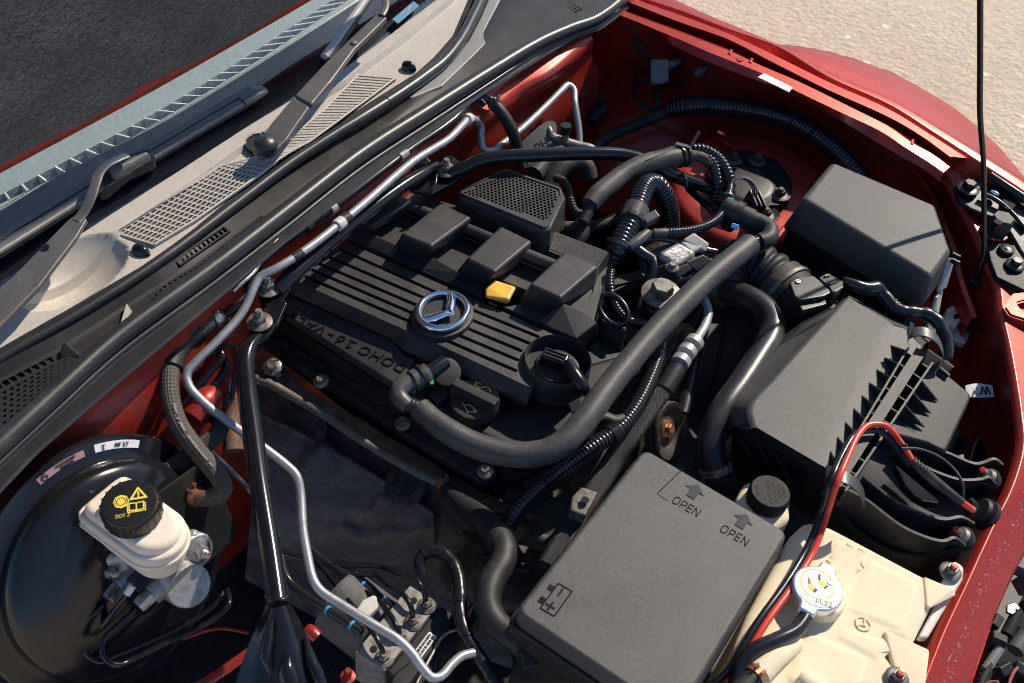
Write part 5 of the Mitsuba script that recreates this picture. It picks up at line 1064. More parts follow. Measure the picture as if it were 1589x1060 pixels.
add(k_ + '__spout', cat(tube([(0.0248,0.7401,0.722),(0.018,0.7127,0.728),(0.0114,0.68,0.728)], [0.014, 0.0142, 0.014], 20)[:2], (A(trimesh.creation.icosphere(3, 0.0142).vertices) + A((0.0248,0.7401,0.722)), trimesh.creation.icosphere(3, 0.0142).faces)), 'cream_plastic')
add(k_ + '__spout', tube([(0.0783,0.7036,0.728),(0.0496,0.7056,0.728)], 0.013, 20), 'cream_plastic')
k_ = thing('pressure_cap', 'silver two eared radiator cap with a white warning label on the cream coolant tank', 'cap')
ca = A((0.0209,0.8091,0.752))
ears = sg.Point(0, 0).buffer(0.0305, 32)
ed = A((0.0203,0.8463,0.752)) - A((0.0229,0.7701,0.752)); ed /= np.linalg.norm(ed)
for s in (1, -1):
    ears = ears.union(sg.Polygon([(-0.011, 0), (0.011, 0), (0.0075, s * 0.036), (-0.0075, s * 0.036)]).buffer(0.003))
ears = ears.buffer(0.004).buffer(-0.008).buffer(0.004)
ep = np.array(ears.exterior.coords)[:-1]
if not sg.LinearRing(ep).is_ccw: ep = ep[::-1]
xd = np.cross(ed, [0, 0, 1.0])
add(k_ + '__shell', place(slab(ep, 0.0, 0.012, 0.003, 4), ca, (0, 0, 1), xd), 'cap_metal', 50)
add(k_ + '__skirt', lathe([(0.0265, -0.022), (0.027, -0.008)], ca, (0, 0, 1), 40), 'cap_metal')
lb = ca + [0, 0, 0.0004]
decal(k_ + '__label', [poly_mesh(sg.Point(0, 0).buffer(0.0268, 32), 0.0004)], lb, xd, (0, 0, 1), 'white_label')
labels[k_ + '__label'] = {'label': 'round white warning label with yellow ring, pictures and FL22'}
lb2 = lb + [0, 0, 0.0004]
tx_ = np.array([0.86, 0.5, 0])    # reading direction on the label
decal(k_ + '__label__ring', [poly_mesh(sg.Point(0, 0).buffer(0.0205, 32).difference(sg.Point(0, 0).buffer(0.0193, 32)), 0.0003)], lb2 + A([-0.003, 0.003, 0]), xd, (0, 0, 1), 'yellow_print')
decal(k_ + '__label__print', [place(meshkit.text_mesh('FL22', 0.0062, 0.0003), (0.006, -0.0215, 0), (0, 0, 1), (0.92, 0.4, 0))], lb2, (0.9, -0.05, 0), (0, 0, 1), 'black_print')
pic = [sg.box(-0.005, 0.004, 0.004, 0.0105), sg.box(-0.010, -0.010, -0.0015, -0.004)]
pic2 = [sg.box(0.004, 0.004, 0.0065, 0.0105), sg.box(-0.0015, -0.010, 0.002, -0.004), sg.LineString([(-0.010, 0.014), (-0.006, 0.009)]).buffer(0.0014), sg.LineString([(0.002, 0.013), (0.008, 0.014)]).buffer(0.0006), sg.LineString([(-0.014, -0.001), (-0.010, -0.005)]).buffer(0.0014)]
pic3 = [sg.LineString([(-0.016, 0.001), (-0.009, -0.003)]).buffer(0.0008), sg.LineString([(-0.011, 0.001), (-0.013, -0.004)]).buffer(0.0008)]
for pp, mm in ((pic, 'yellow_print'), (pic2, 'black_print'), (pic3, 'red_wire')):
    decal(k_ + '__label__print', [poly_mesh(unary_union(pp), 0.0003)], lb2, (0.9, -0.25, 0), (0, 0, 1), mm)
decal(k_ + '__label__print', [poly_mesh(sg.Polygon([(0.0075, -0.0245), (0.0245, -0.013), (0.0215, -0.009), (0.006, -0.0195)]).buffer(0.0006).difference(sg.Polygon([(0.0075, -0.0245), (0.0245, -0.013), (0.0215, -0.009), (0.006, -0.0195)])), 0.0003)], lb2, (0.9, -0.05, 0), (0, 0, 1), 'green_clip')
k_ = hose('overflow_hose', 'glossy black hose leaving the neck of the coolant cap', 'hose', [(0.0244,0.7782,0.742),(0.0244,0.7594,0.742),(0.0212,0.7445,0.742),(0.0093,0.722,0.742),(-0.0053,0.6982,0.738),(-0.0103,0.6797,0.73),(-0.0052,0.6586,0.72),(0.0043,0.6338,0.71)], 0.0088, 'gloss_rubber')
k_ = hose('tank_hose', 'short black hose with a copper spring clamp on the cream spout', 'hose', [(0.0134,0.6894,0.728),(0.0091,0.6744,0.728),(0.0036,0.6509,0.725),(-0.0044,0.6214,0.72)], 0.0123, 'rubber')
ring_clamp(k_ + '__clamp', [(0.0134,0.6894,0.728),(0.0091,0.6744,0.728),(0.0036,0.6509,0.725)], 0.35, 0.0124, 'copper_clip')

# ---------------------------------------------------------------- power steering reservoir
k_ = thing('power_steering_reservoir', 'cream power steering reservoir under a knurled black cap, beside the battery cover', 'fluid reservoir')
ps = A((-0.0854,0.9098,0.742))
add(k_ + '__tank', slab(rpoly([(-0.1193,0.8912,0.718),(-0.1223,0.9282,0.718),(-0.0698,0.9574,0.718),(-0.0469,0.9063,0.718),(-0.0599,0.8711,0.718),(-0.1015,0.87,0.718)], 0.02), .718, 0.13, 0.012, 6), 'cream_plastic', 50)
add(k_ + '__neck', lathe([(0.023, -0.05), (0.023, -0.018), (0.021, -0.016)], ps, (0, 0, 1), 32), 'cream_plastic')
add(k_ + '__cap', lathe([(0.0255, -0.022), (0.0262, -0.021), (0.0262, -0.003), (0.0245, 0.0), (0.0, 0.0002)], ps, (0, 0, 1), 160, (40, 0.0006, 0.026)), 'cap_plastic', 30)
for txt, o in (('POWER', 0.0105), ('STEERING', 0.0035), ('FLUID ONLY', -0.0035)):
    add(k_ + '__cap__lettering', flat_text(txt, 0.0046, ps + A([0.002, 0, 0]) + A([0.75, 0.55, 0]) * o + [0, 0, 0.0002], (0.55, -0.80, 0), (0, 0, 1), 0.0004, True), 'dim_print', False)
for txt, o in (('OPEN', 0.0185), ('CLOSE', -0.0185)):
    add(k_ + '__cap__lettering', flat_text(txt, 0.004, ps + A([0.75, 0.55, 0]) * o + [0, 0, 0.0002], (0.55, -0.80, 0), (0, 0, 1), 0.0004, True), 'dim_print', False)

# ---------------------------------------------------------------- air filter box
k_ = thing('air_filter_box', 'large dark grey air filter box with a ribbed crossbar and bracket arms', 'air filter box')
R0 = [(-0.1448,1.2928,0.7645),(-0.1479,1.2472,0.7645),(-0.1549,1.1629,0.7645),(-0.162,1.0677,0.7645),(-0.165,0.9996,0.7645),(-0.1452,0.9704,0.7645)]
cre = [(-0.0672,1.2855,0.7655),(-0.0613,1.1174,0.7655),(-0.0563,0.9702,0.7655)]
lid = ruled([shift(R0, -0.003, -0.002, -0.003), R0, shift(R0, 0.004, 0.002, 0.0012), shift(cre, -0.004, 0, 0.0), shift(cre, 0.003, 0, -0.0012), [(-0.0501,1.2912,0.763),(-0.0444,1.1252,0.763),(-0.0344,0.9719,0.763)], [(-0.0172,1.2742,0.761),(-0.0126,1.1182,0.761),(-0.0113,0.9653,0.761)]], 60, 3)
add(k_ + '__lid', lid, 'grained_plastic', 30)
add(k_ + '__lid__end_wall', cat(ruled([[(-0.1448,1.2928,0.7645),(-0.1055,1.2901,0.765),(-0.0672,1.2855,0.7655),(-0.046,1.2912,0.763),(-0.0172,1.2742,0.761)], [(-0.1464,1.3318,0.74),(-0.1096,1.3303,0.74),(-0.0691,1.3288,0.74),(-0.047,1.3363,0.735),(-0.0136,1.3288,0.73)], [(-0.1475,1.3883,0.68),(-0.109,1.3869,0.68),(-0.0656,1.3827,0.68),(-0.0423,1.3841,0.68),(-0.0069,1.3689,0.68)]], 30, 2)), 'grained_plastic', 40)
slope = [shift(R0, -0.003, -0.002, -0.003), [(-0.1491,1.2919,0.757),(-0.1531,1.2468,0.756),(-0.1616,1.1622,0.755),(-0.1703,1.0677,0.753),(-0.1753,1.0045,0.752),(-0.1518,0.9722,0.752)], [(-0.1577,1.2947,0.73),(-0.1783,1.246,0.726),(-0.1924,1.1899,0.722),(-0.2001,1.1146,0.718),(-0.1944,1.0164,0.715),(-0.1772,0.9981,0.715)], [(-0.1573,1.3612,0.65),(-0.1768,1.3162,0.65),(-0.1932,1.2539,0.64),(-0.1968,1.1686,0.64),(-0.1874,1.058,0.64),(-0.1665,1.0414,0.64)]]
add(k_ + '__lid__slope', ruled(slope, 60, 6, curve=True), 'grained_plastic', True)
side = [[(-0.178,0.9993,0.716),(-0.1452,0.9704,0.7645),(-0.0563,0.9702,0.7655),(-0.0344,0.9719,0.763),(-0.0113,0.9653,0.761)], [(-0.1711,1.0177,0.66),(-0.1261,1.0178,0.66),(-0.0657,1.0169,0.66),(-0.007,1.0161,0.66)], [(-0.1525,1.0354,0.58),(-0.0989,1.0343,0.58),(-0.0389,1.0394,0.58),(0.0198,1.0444,0.58)]]
add(k_ + '__side', ruled(side, 40, 3), 'black_plastic', 35)
for a, b in (((-0.1349,0.9925,0.715), (-0.0858,0.9887,0.67)), ((-0.1129,0.9934,0.718), (-0.0613,0.9906,0.67)), ((-0.1593,0.999,0.7), (-0.1163,0.9971,0.66))):
    add(k_ + '__side__rib', hull([A(a), A(b), A(b) + [0, 0.02, 0]], 0.0022), 'black_plastic')
add(k_ + '__outlet', hull([(-0.1885,1.1667,0.72),(-0.1705,1.2173,0.74),(-0.1493,1.2578,0.75),(-0.1707,1.2389,0.68),(-0.1434,1.273,0.7)], 0.012), 'black_plastic', 50)
# crossbar
cb0, cb1 = A((-0.0146,1.2354,0.788)), A((-0.0214,0.9323,0.788))
lr0, lr1 = A((-0.0313,1.2407,0.784)), A((-0.03,0.9353,0.784)); rr0, rr1 = A((0.0068,1.231,0.784)), A((-0.0072,0.935,0.784))
cb = key_for(k_ + '__crossbar')
add(cb, bar(cb0, cb1, 0.0145, 0.022), 'black_plastic')
add(k_ + '__crossbar__rail', bar(lr0, lr1, 0.0028, 0.03), 'black_plastic')
add(k_ + '__crossbar__rail', bar(rr0, rr1, 0.0028, 0.03), 'black_plastic')
add(k_ + '__crossbar__dark_plate', hull([q - A([0, 0, .021]) for q in (lr0, lr1, rr0, rr1)], 0.001), 'black_plastic')  # black plate added to darken the cells between the rails
for t in np.linspace(0.05, 0.97, 11):
    add(k_ + '__crossbar__web', bar(lr0 + (lr1 - lr0) * t - [0, 0, .004], rr0 + (rr1 - rr0) * t - [0, 0, .003], 0.0022, 0.026), 'black_plastic')
tips = [(-0.0545,1.2428,0.7635),(-0.0531,1.2127,0.7635),(-0.0532,1.1822,0.7635),(-0.0528,1.1512,0.7635),(-0.0518,1.1216,0.7635),(-0.0521,1.0915,0.7635),(-0.0521,1.0611,0.7635),(-0.0505,1.0299,0.7635),(-0.0486,1.0012,0.7635)]
for i_, tp in enumerate(tips):
    q = lr0 + (lr1 - lr0) * (0.055 + 0.105 * i_)
    tp = A(tp); s_ = np.array([0, 1, 0]) * 0.0013
    v = A([tp + s_, tp - s_, q + s_, q - s_, q + s_ - [0, 0, .025], q - s_ - [0, 0, .025]])
    add(k_ + '__lid__wedge_rib', (v, np.array([[0, 2, 4], [1, 5, 3], [0, 1, 3], [0, 3, 2], [0, 4, 5], [0, 5, 1], [2, 3, 5], [2, 5, 4]])), 'black_plastic', False)
low = [(0.0055,1.2503,0.764),(0.0721,1.2404,0.755),(0.0746,1.2262,0.753),(0.0779,1.1173,0.748),(0.0534,1.112,0.75),(-0.0038,1.0819,0.764),(-0.0018,1.1973,0.766)]
add(k_ + '__lower_half', slabw(low, 0.12, 0.008, 0.004, 0.003), 'black_plastic', 40)
for i_, tp in enumerate([(0.038,1.1875,0.7605),(0.0379,1.1576,0.7605),(0.039,1.1279,0.7605)]):
    q = rr0 + (rr1 - rr0) * (0.16 + 0.10 * i_); tp = A(tp); s_ = np.array([0, 1, 0]) * 0.0013
    v = A([tp + s_, tp - s_, q + s_, q - s_, q + s_ - [0, 0, .026], q - s_ - [0, 0, .026]])
    add(k_ + '__lower_half__wedge_rib', (v, np.array([[0, 2, 4], [1, 5, 3], [0, 1, 3], [0, 3, 2], [0, 4, 5], [0, 5, 1], [2, 3, 5], [2, 5, 4]])), 'black_plastic', False)
tr = [[(-0.003,1.1168,0.735),(0.029,1.112,0.73),(0.0639,1.1289,0.71),(0.1008,1.143,0.7),(0.1407,1.1778,0.69)], [(-0.0063,1.0689,0.73),(0.0308,1.0671,0.72),(0.0755,1.0808,0.7),(0.1124,1.0926,0.69),(0.1382,1.1043,0.685)], [(-0.0054,1.0079,0.73),(0.0309,1.0112,0.715),(0.0689,1.0224,0.7),(0.1121,1.0396,0.69),(0.145,1.0614,0.68)], [(-0.0067,0.9679,0.715),(0.0381,0.9933,0.69),(0.0837,1.0143,0.67),(0.1255,1.0365,0.66),(0.1513,1.0611,0.655)]]
add(k_ + '__arm_floor', ruled(tr, 50, 6, curve=True), 'black_plastic', True)
add(k_ + '__arm_floor__patch', slabw([(0.0291,1.0528,0.745),(0.0385,1.0542,0.743),(0.0681,1.0562,0.735),(0.0795,1.0455,0.725),(0.1043,1.0638,0.715),(0.0895,1.0493,0.715),(0.0699,1.0404,0.722),(0.0513,1.0426,0.735)], 0.012, 0.004, 0.002), 'black_plastic')
for pts in ([(0.0093,1.1134,0.762),(0.0367,1.1145,0.755),(0.058,1.1179,0.745),(0.0825,1.1275,0.74),(0.1189,1.1397,0.735),(0.1378,1.1621,0.738),(0.1499,1.1623,0.735)], [(0.0235,1.0855,0.752),(0.0533,1.0823,0.742),(0.1074,1.0993,0.733),(0.1324,1.1206,0.732),(0.1406,1.1304,0.733),(0.1525,1.1311,0.728)],
            [(0.0021,0.9906,0.765),(0.0141,0.992,0.76),(0.0574,0.9982,0.745),(0.111,1.0214,0.733),(0.1315,1.0425,0.732),(0.1492,1.0483,0.727)], [(-0.0192,0.9552,0.765),(0.0152,0.9667,0.755),(0.0766,0.9721,0.738),(0.1226,0.9918,0.729),(0.1353,1.0081,0.729),(0.1509,1.0116,0.722)]):
    add(k_ + '__arm', ribbon(pts, 0.05, 0.0042, 60, [0.03, 0.055, 0.06, 0.055, 0.04]), 'black_plastic', 40)
add(k_ + '__arm', ribbon([(0.1509,1.0116,0.722),(0.1355,0.9979,0.71),(0.1114,0.9783,0.7),(0.0738,0.9606,0.7),(0.0283,0.9533,0.71),(-0.0074,0.9565,0.72)], 0.09, 0.004, 40), 'black_plastic', 40)
for q, ax, s_ in (((0.1381,1.14,0.722), (-0.5, -0.3, 0.75), 1), ((0.1398,1.0245,0.718), (-0.5, -0.3, 0.75), 1)):
    add(k_ + '__boss', lathe([(0.017, -0.012), (0.017, -0.003), (0.015, 0.0)], q, ax, 24), 'black_plastic')
    bolt(k_ + '__nut', q, 0.0078, 'grey_steel', ax, 0.015)
    add(k_ + '__nut__paint_mark', lathe([(0.0042, 0.012), (0.004, 0.0175), (0.0, 0.018)], q, ax, 14), 'red_wire')
add(k_ + '__boss', lathe([(0.022, -0.014), (0.022, -0.006), (0.017, -0.004), (0.019, 0.0), (0.016, 0.004)], (0.15,1.085,0.715), (-0.75, -0.25, 0.5), 28), 'black_plastic')
bolt(k_ + '__nut', (0.141,1.0759,0.72), 0.011, 'black_plastic', (-0.75, -0.25, 0.5), 0.004, washer=False)
add(k_ + '__scoop', cat(ruled([[(0.0807,1.1499,0.72),(0.0856,1.1788,0.73),(0.1065,1.1855,0.72)], [(0.0913,1.1686,0.68),(0.1045,1.2015,0.68),(0.1261,1.2088,0.68)]], 20, 2), ruled([[(0.1097,1.1469,0.73),(0.106,1.1652,0.74),(0.1071,1.1812,0.745),(0.1237,1.1753,0.73),(0.1335,1.176,0.72)], [(0.1213,1.1786,0.68),(0.123,1.1945,0.68),(0.128,1.2059,0.68),(0.1384,1.1998,0.68),(0.1447,1.1977,0.68)]], 20, 2)), 'black_plastic', 50)
add(k_ + '__clip_block', hull([(-0.0064,1.2548,0.775),(0.0167,1.2558,0.77),(0.0308,1.2543,0.765),(0.0206,1.2286,0.755),(-0.0024,1.2328,0.765),(0.0151,1.2605,0.73)], 0.003), 'black_plastic')
for d in (0, 1):
    add(k_ + '__clip_block__prong', bar((0.0211,1.2573,0.772) if d else (0.0193,1.2397,0.772), (0.0344,1.2571,0.768) if d else (0.0349,1.2383,0.768), 0.004, 0.006), 'black_plastic')
for pts, tail in (([(-0.038,1.2392,0.79),(-0.0383,1.2392,0.803),(-0.024,1.2476,0.81),(-0.004,1.2512,0.805),(0.0128,1.2481,0.79),(0.0182,1.2468,0.776)], ((-0.0377,1.2348,0.803), (-0.043,1.2503,0.812))), ([(-0.0335,0.9303,0.785),(-0.0317,0.9306,0.797),(-0.0206,0.9346,0.805),(-0.0023,0.9405,0.8),(0.0133,0.9432,0.785),(0.0185,0.9467,0.772)], ((-0.0316,0.9282,0.797), (-0.0375,0.9389,0.806)))):
    kk = thing('cable_tie', 'black strap arching over the upper end of the air filter box crossbar' if tail[0][1] > 1.1 else 'black strap holding the red and black cables to the lower crossbar end', 'cable tie', 'straps on the crossbar')
    p = dense(pts, 30); t, N, B = frames(p)
    w_ = np.cross(t, [0, 0, 1.0]); w_ = A([0.35, -1.0, 0]) / 1.06 * 0.009 + 0 * p
    add(kk + '__strap', cat(ruled([p - w_, p + w_], 30), ruled([p + w_, p + w_ - [0, 0, .0025]], 30), ruled([p - w_, p - w_ - [0, 0, .0025]], 30)), 'grey_strap', True)
    add(kk + '__tail', bar(tail[0], tail[1], 0.008, 0.0025, (0.6, -0.6, 0.3)), 'grey_strap')

# cables
rc = [(-0.0251,0.6407,0.7),(-0.0122,0.664,0.715),(-0.0105,0.6991,0.735),(-0.0095,0.736,0.742),(-0.0052,0.796,0.742),(-0.0045,0.8645,0.742),(-0.0118,0.9058,0.76),(-0.0199,0.9225,0.8),(-0.0251,0.9682,0.806),(-0.0276,1.0137,0.806),(-0.0221,1.036,0.806),(-0.0033,1.0505,0.803),(0.024,1.046,0.792),(0.0468,1.0342,0.785)]
bcb = [(-0.0317,0.6405,0.7),(-0.0202,0.6637,0.715),(-0.0183,0.6994,0.733),(-0.0175,0.7384,0.74),(-0.013,0.7979,0.74),(-0.0129,0.8653,0.74),(-0.0192,0.9064,0.758),(-0.0273,0.9233,0.798),(-0.0322,0.9735,0.8),(-0.0309,1.0144,0.8),(-0.0213,1.0325,0.798),(-0.0034,1.0449,0.795),(0.0238,1.0394,0.785),(0.0452,1.0298,0.78)]
k_ = hose('red_cable', 'bright red power cable crossing the coolant tank and the air filter box', 'cable', rc, 0.0040, 'red_wire', part='wire', step=0.004)
k_ = hose('black_cable', 'black cable running alongside the red power cable', 'cable', bcb, 0.0043, 'gloss_rubber', part='wire', step=0.004)
k_ = thing('fuse_holder', 'dark grey inline fuse holder with ribbed strain relief at the end of the red cable', 'fuse holder')
fh = [(0.0433,1.0366,0.785),(0.0609,1.0347,0.78),(0.084,1.035,0.772),(0.1084,1.0355,0.765),(0.1201,1.0379,0.76)]
add(k_ + '__body', tube(fh, [0.0049, 0.0066, 0.0066, 0.0059, 0.0058], 16), 'rubber')
for t in np.linspace(0.02, 0.32, 6):
    band(k_ + '__rib', fh, t, 0.0063, 0.0022, 'rubber', 16, 0.0012)
add(k_ + '__lead', tube([(0.1201,1.0379,0.76),(0.1295,1.0393,0.757),(0.1374,1.0455,0.75)], 0.0043, 12), 'red_wire')
add(k_ + '__thin_wire', tube([(0.0248,1.0356,0.795),(0.0437,1.0547,0.79),(0.0684,1.0651,0.785),(0.0929,1.0634,0.78),(0.111,1.0515,0.775),(0.1186,1.0412,0.765)], 0.0022, 10), 'rubber')
band(k_ + '__wrap', rc, 0.955, 0.0046, 0.004, 'gloss_black', 16)

# ---------------------------------------------------------------- fuse box
k_ = thing('fuse_box', 'tall dark grey fuse box with a sloping-edged lid beside the far fender', 'fuse box')
fb = [(-0.2879,1.5483,0.802),(-0.1087,1.5596,0.802),(-0.0498,1.4659,0.8),(-0.0539,1.3884,0.798),(-0.0602,1.3829,0.798),(-0.2877,1.4195,0.802)]
add(k_ + '__lid', slabw(fb, 0.058, 0.012, 0.010, 0.007, 6), 'grained_plastic', 55)
fbl = np.array([p for p in A(fb)])
cen = fbl.mean(0)
add(k_ + '__seam', slabw(cen + (fbl - cen) * 1.065 - [0, 0, 0.056], 0.012, 0.012, 0.003), 'black_plastic')
add(k_ + '__box', slabw(cen + (fbl - cen) * 1.02 - [0, 0, 0.066], 0.15, 0.012, 0.003), 'black_plastic')
for q in ((-0.0424,1.4854,0.775), (-0.0389,1.4779,0.77)):
    add(k_ + '__clip', place(box(0.014, 0.005, 0.008, 0.001), q, (0.1, 0, 1), (1, 0.1, 0)), 'black_plastic')
add(k_ + '__clip', hull([(-0.0516,1.5096,0.75),(-0.0439,1.5124,0.75),(-0.0343,1.495,0.71),(-0.0402,1.48,0.71)], 0.003), 'pale_plastic')
add(k_ + '__leg', hull([(-0.0377,1.4721,0.7),(-0.0361,1.4932,0.7),(-0.0296,1.4579,0.66),(-0.02,1.4274,0.63),(-0.0129,1.4591,0.64)], 0.003), 'pale_plastic')
# small white bracket and marked tag in the dark front corner
k_ = thing('white_bracket', 'stepped white plastic bracket low in the dark front corner beside the fuse box', 'bracket')
wb = sg.Polygon(A([(-0.0088,1.5614,0.64),(0.0221,1.5717,0.64),(0.0354,1.5293,0.64),(0.0136,1.5204,0.64),(0.0178,1.5006,0.64),(0.0364,1.5049,0.64),(0.0359,1.4721,0.64),(-0.0008,1.4693,0.64),(-0.0095,1.5085,0.64)])[:, :2])
add(k_ + '__plate', extr(wb, .632, .640), 'pale_plastic')
add(k_ + '__block', slabw([(-0.0151,1.5199,0.655),(-0.0034,1.5461,0.655),(0.0133,1.5363,0.655),(0.0122,1.4846,0.655),(-0.0063,1.4803,0.655)], 0.02, 0.004, 0.002), 'pale_plastic')
add(k_ + '__hole', slabw([(-0.0012,1.5107,0.656),(0.0039,1.519,0.656),(0.0082,1.509,0.656),(0.0032,1.5007,0.656)], 0.001, 0.001, 0.0003), 'matte_black')  # flat black plate stands for the shaded opening, nothing is cut
k_ = thing('marked_tag', 'white tag marked W7, upside down, in the dark gap by the front panel', 'tag')
add(k_ + '__strip', ruled([[(0.0645,1.3462,0.672),(0.0769,1.3594,0.674),(0.0984,1.3712,0.675)], [(0.0742,1.3319,0.665),(0.089,1.3403,0.667),(0.1088,1.3574,0.668)]], 16, 2), 'white_label', True)
add(k_ + '__lettering', flat_text('W7', 0.0125, A((0.0888,1.3514,0.6735)), A((0.0776,1.3437,0.672)) - A((0.0986,1.3601,0.673)), np.cross(A((0.0776,1.3437,0.672)) - A((0.0986,1.3601,0.673)), A((0.0902,1.343,0.667)) - A((0.0822,1.3622,0.674))), 0.0004, True), 'black_print', False)
# ---------------------------------------------------------------- brake booster, master cylinder, reservoir
k_ = thing('brake_booster', 'big round glossy black brake booster against the red firewall at the lower left', 'brake booster')
bax = A([0.90, -0.02, 0.44]); bax /= np.linalg.norm(bax)
bcx = A((-0.6152,0.3532,0.7)) - bax * 0.05
BS = 0.94
add(k_ + '__shell', lathe([(0.1410, -0.07), (0.1532, -0.065), (0.1560, -0.05), (0.1560, -0.034), (0.1598, -0.031), (0.1607, -0.027), (0.1579, -0.023), (0.1410, -0.022), (0.1344, -0.018), (0.1325, -0.004), (0.1278, 0.004), (0.1184, 0.009), (0.0987, 0.016), (0.0705, 0.021), (0.0470, 0.022), (0.0000, 0.022)], bcx, bax, 120), 'gloss_black', 32)
add(k_ + '__face_plate', place(slab(rpoly([(-0.02, -0.055), (0.14, -0.06), (0.15, 0.06), (-0.02, 0.075)], 0.02), 0.0, 0.004, 0.002), bcx + bax * 0.024 + A([0, .03, 0]) * 0, bax, (0, 1, 0)), 'matte_black', 40)
bxd = np.cross(bax, [0, 0, 1.0]); bxd /= np.linalg.norm(bxd); byd = np.cross(bxd, bax); byd = byd if byd[2] > 0 else -byd
def rim_pt(x, y, off=0.0):
    """Point of the booster's rim face straight under the place seen at that ray."""
    return None
def strip(a0, a1, r0, r1, h, n=20):
    a = np.radians(np.linspace(a0, a1, n)); u = bxd[None] * np.cos(a)[:, None] + byd[None] * np.sin(a)[:, None]
    return ruled([bcx + u * r0 + bax * h[0], bcx + u * r1 + bax * h[1]], n, 2)
add(k_ + '__label', strip(83, 106, 0.1445, 0.1525, (-0.0212, -0.0222)), 'mauve_label', True)
labels[k_ + '__label'] = {'label': 'mauve part number label on the booster rim'}
add(k_ + '__label', strip(111, 133, 0.1445, 0.1540, (-0.0212, -0.0222)), 'white_label', True)
labels[k_ + '__label_001'] = {'label': 'white label on the booster rim with handwriting'}
RIMS = 1.0
def rim_text(t_, ang, r, h, out=True):
    a = math.radians(ang); u = bxd * math.cos(a) + byd * math.sin(a); w = -bxd * math.sin(a) + byd * math.cos(a)
    return flat_text(t_, h, bcx + u * r - bax * 0.0209, RIMS * w, bax, 0.0004, True, 0, 0.9)
add(k_ + '__label__print', cat(rim_text('N1234360D', 97, 0.1505, 0.0034), rim_text('300027N', 97, 0.1460, 0.003)), 'black_print', False)
add(k_ + '__label__print', cat(rim_text('NF 17', 124, 0.149, 0.005), rim_text('Z', 115, 0.149, 0.0055)), 'black_print', False)
a = math.radians(86); u_ = bxd * math.cos(a) + byd * math.sin(a)
add(k_ + '__label__print', place(poly_mesh(sg.Point(0, 0).buffer(0.0042).difference(sg.Point(0, 0).buffer(0.0034)).union(sg.LineString([(-0.004, 0.002), (0, -0.002), (0.004, 0.002)]).buffer(0.0005)), 0.0003), bcx + u_ * 0.149 - bax * 0.0209, bax, bxd * math.sin(a) - byd * math.cos(a)), 'black_print', False)

k_ = thing('master_cylinder', 'cast aluminium brake master cylinder with two line ports under the white reservoir', 'master cylinder')
mc0, mc1 = A((-0.6524,0.3851,0.7)), A((-0.5779,0.3826,0.7))
mcx = (mc1 - mc0) / np.linalg.norm(mc1 - mc0)
add(k_ + '__barrel', tube([mc0 - mcx * 0.03, mc1 - mcx * 0.004], 0.024, 28), 'cast_aluminium')
add(k_ + '__end_cap', lathe([(0.026, -0.03), (0.0265, -0.002), (0.025, 0.0), (0.0, 0.0005)], mc1 + mcx * 0.004, (0.75, -0.15, 0.65), 40), 'cast_aluminium', 40)
ear = [(-0.6619,0.3383,0.705), (-0.5956,0.4149,0.715)]
add(k_ + '__flange', hull([A(ear[0]) + [0, -.006, 0], A(ear[1]) + [0, .006, 0], A(ear[0]) + [-.008, -.006, .014], A(ear[1]) + [-.008, .006, .014], A((-0.6343,0.3795,0.69)), A(ear[0]) + [.006, 0, -.014]], 0.008), 'cast_aluminium', 50)
for q in ear:
    add(k_ + '__flange__pad', lathe([(0.021, -0.006), (0.021, 0.003), (0.019, 0.005), (0.0, 0.005)], A(q) + bax * 0.002, bax, 28), 'cast_aluminium')
    bolt(k_ + '__nut', A(q) + bax * 0.007, 0.0088, 'dull_steel', bax, 0.018)
for a_, b_, c_, d_ in (((-0.6377,0.3806,0.695), (-0.6395,0.3351,0.69), (-0.6384,0.3226,0.688), (-0.6383,0.3137,0.686)), ((-0.6005,0.3843,0.7), (-0.6023,0.3501,0.695), (-0.6032,0.339,0.692), (-0.6036,0.3276,0.69))):
    add(k_ + '__port', tube([a_, b_], [0.017, 0.0145], 20), 'cast_aluminium')
    v, f = hexa(0.0105, np.linalg.norm(A(d_) - A(b_)) * 0.8)
    add(k_ + '__port__fitting', place((v, f), b_, A(d_) - A(b_)), 'dull_steel', 20)
add(k_ + '__sensor_plug', place(box(0.03, 0.022, 0.018, 0.002), (-0.6204,0.3599,0.7), (0.25, -0.35, 0.8), A((-0.6226,0.3755,0.7)) - A((-0.6246,0.3437,0.7))), 'black_plastic')
add(k_ + '__sensor_block', place(box(0.035, 0.03, 0.02, 0.003), (-0.6191,0.3761,0.7), (0.25, -0.35, 0.8), A((-0.6189,0.3917,0.7)) - A((-0.6197,0.3583,0.7))), 'grey_plastic')

k_ = thing('brake_fluid_reservoir', 'white translucent brake fluid reservoir with one round end, below a black cap', 'fluid reservoir')
rx0 = A((-0.6928,0.4075,0.792)); rx1 = A((-0.692,0.3427,0.792)); rl = A((-0.5786,0.3991,0.792)); wv = rx1 - rx0; wd = np.linalg.norm(wv); wv /= wd
lv = np.cross([0, 0, 1.0], wv); lv = lv if lv[0] > 0 else -lv
Lr = 0.117
def rp(u, w):
    return tuple((rx0 + lv * u + wv * w)[:2])
def res_outline(o):
    pts = [rp(-o, -o), rp(-o, wd + o)]
    c = (rx0 + lv * (Lr - wd / 2 - 0.002) + wv * wd / 2)[:2]; h = wd / 2 + o
    for a in np.linspace(-90, 90, 25):
        pts.append(tuple(c + lv[:2] * h * 1.05 * math.cos(math.radians(a)) + wv[:2] * (-h) * math.sin(math.radians(a))))
    return pts
def rr_(o, r=0.012):
    p = rpoly(res_outline(o), [r, r] + [0.004] * 25, 4); return p
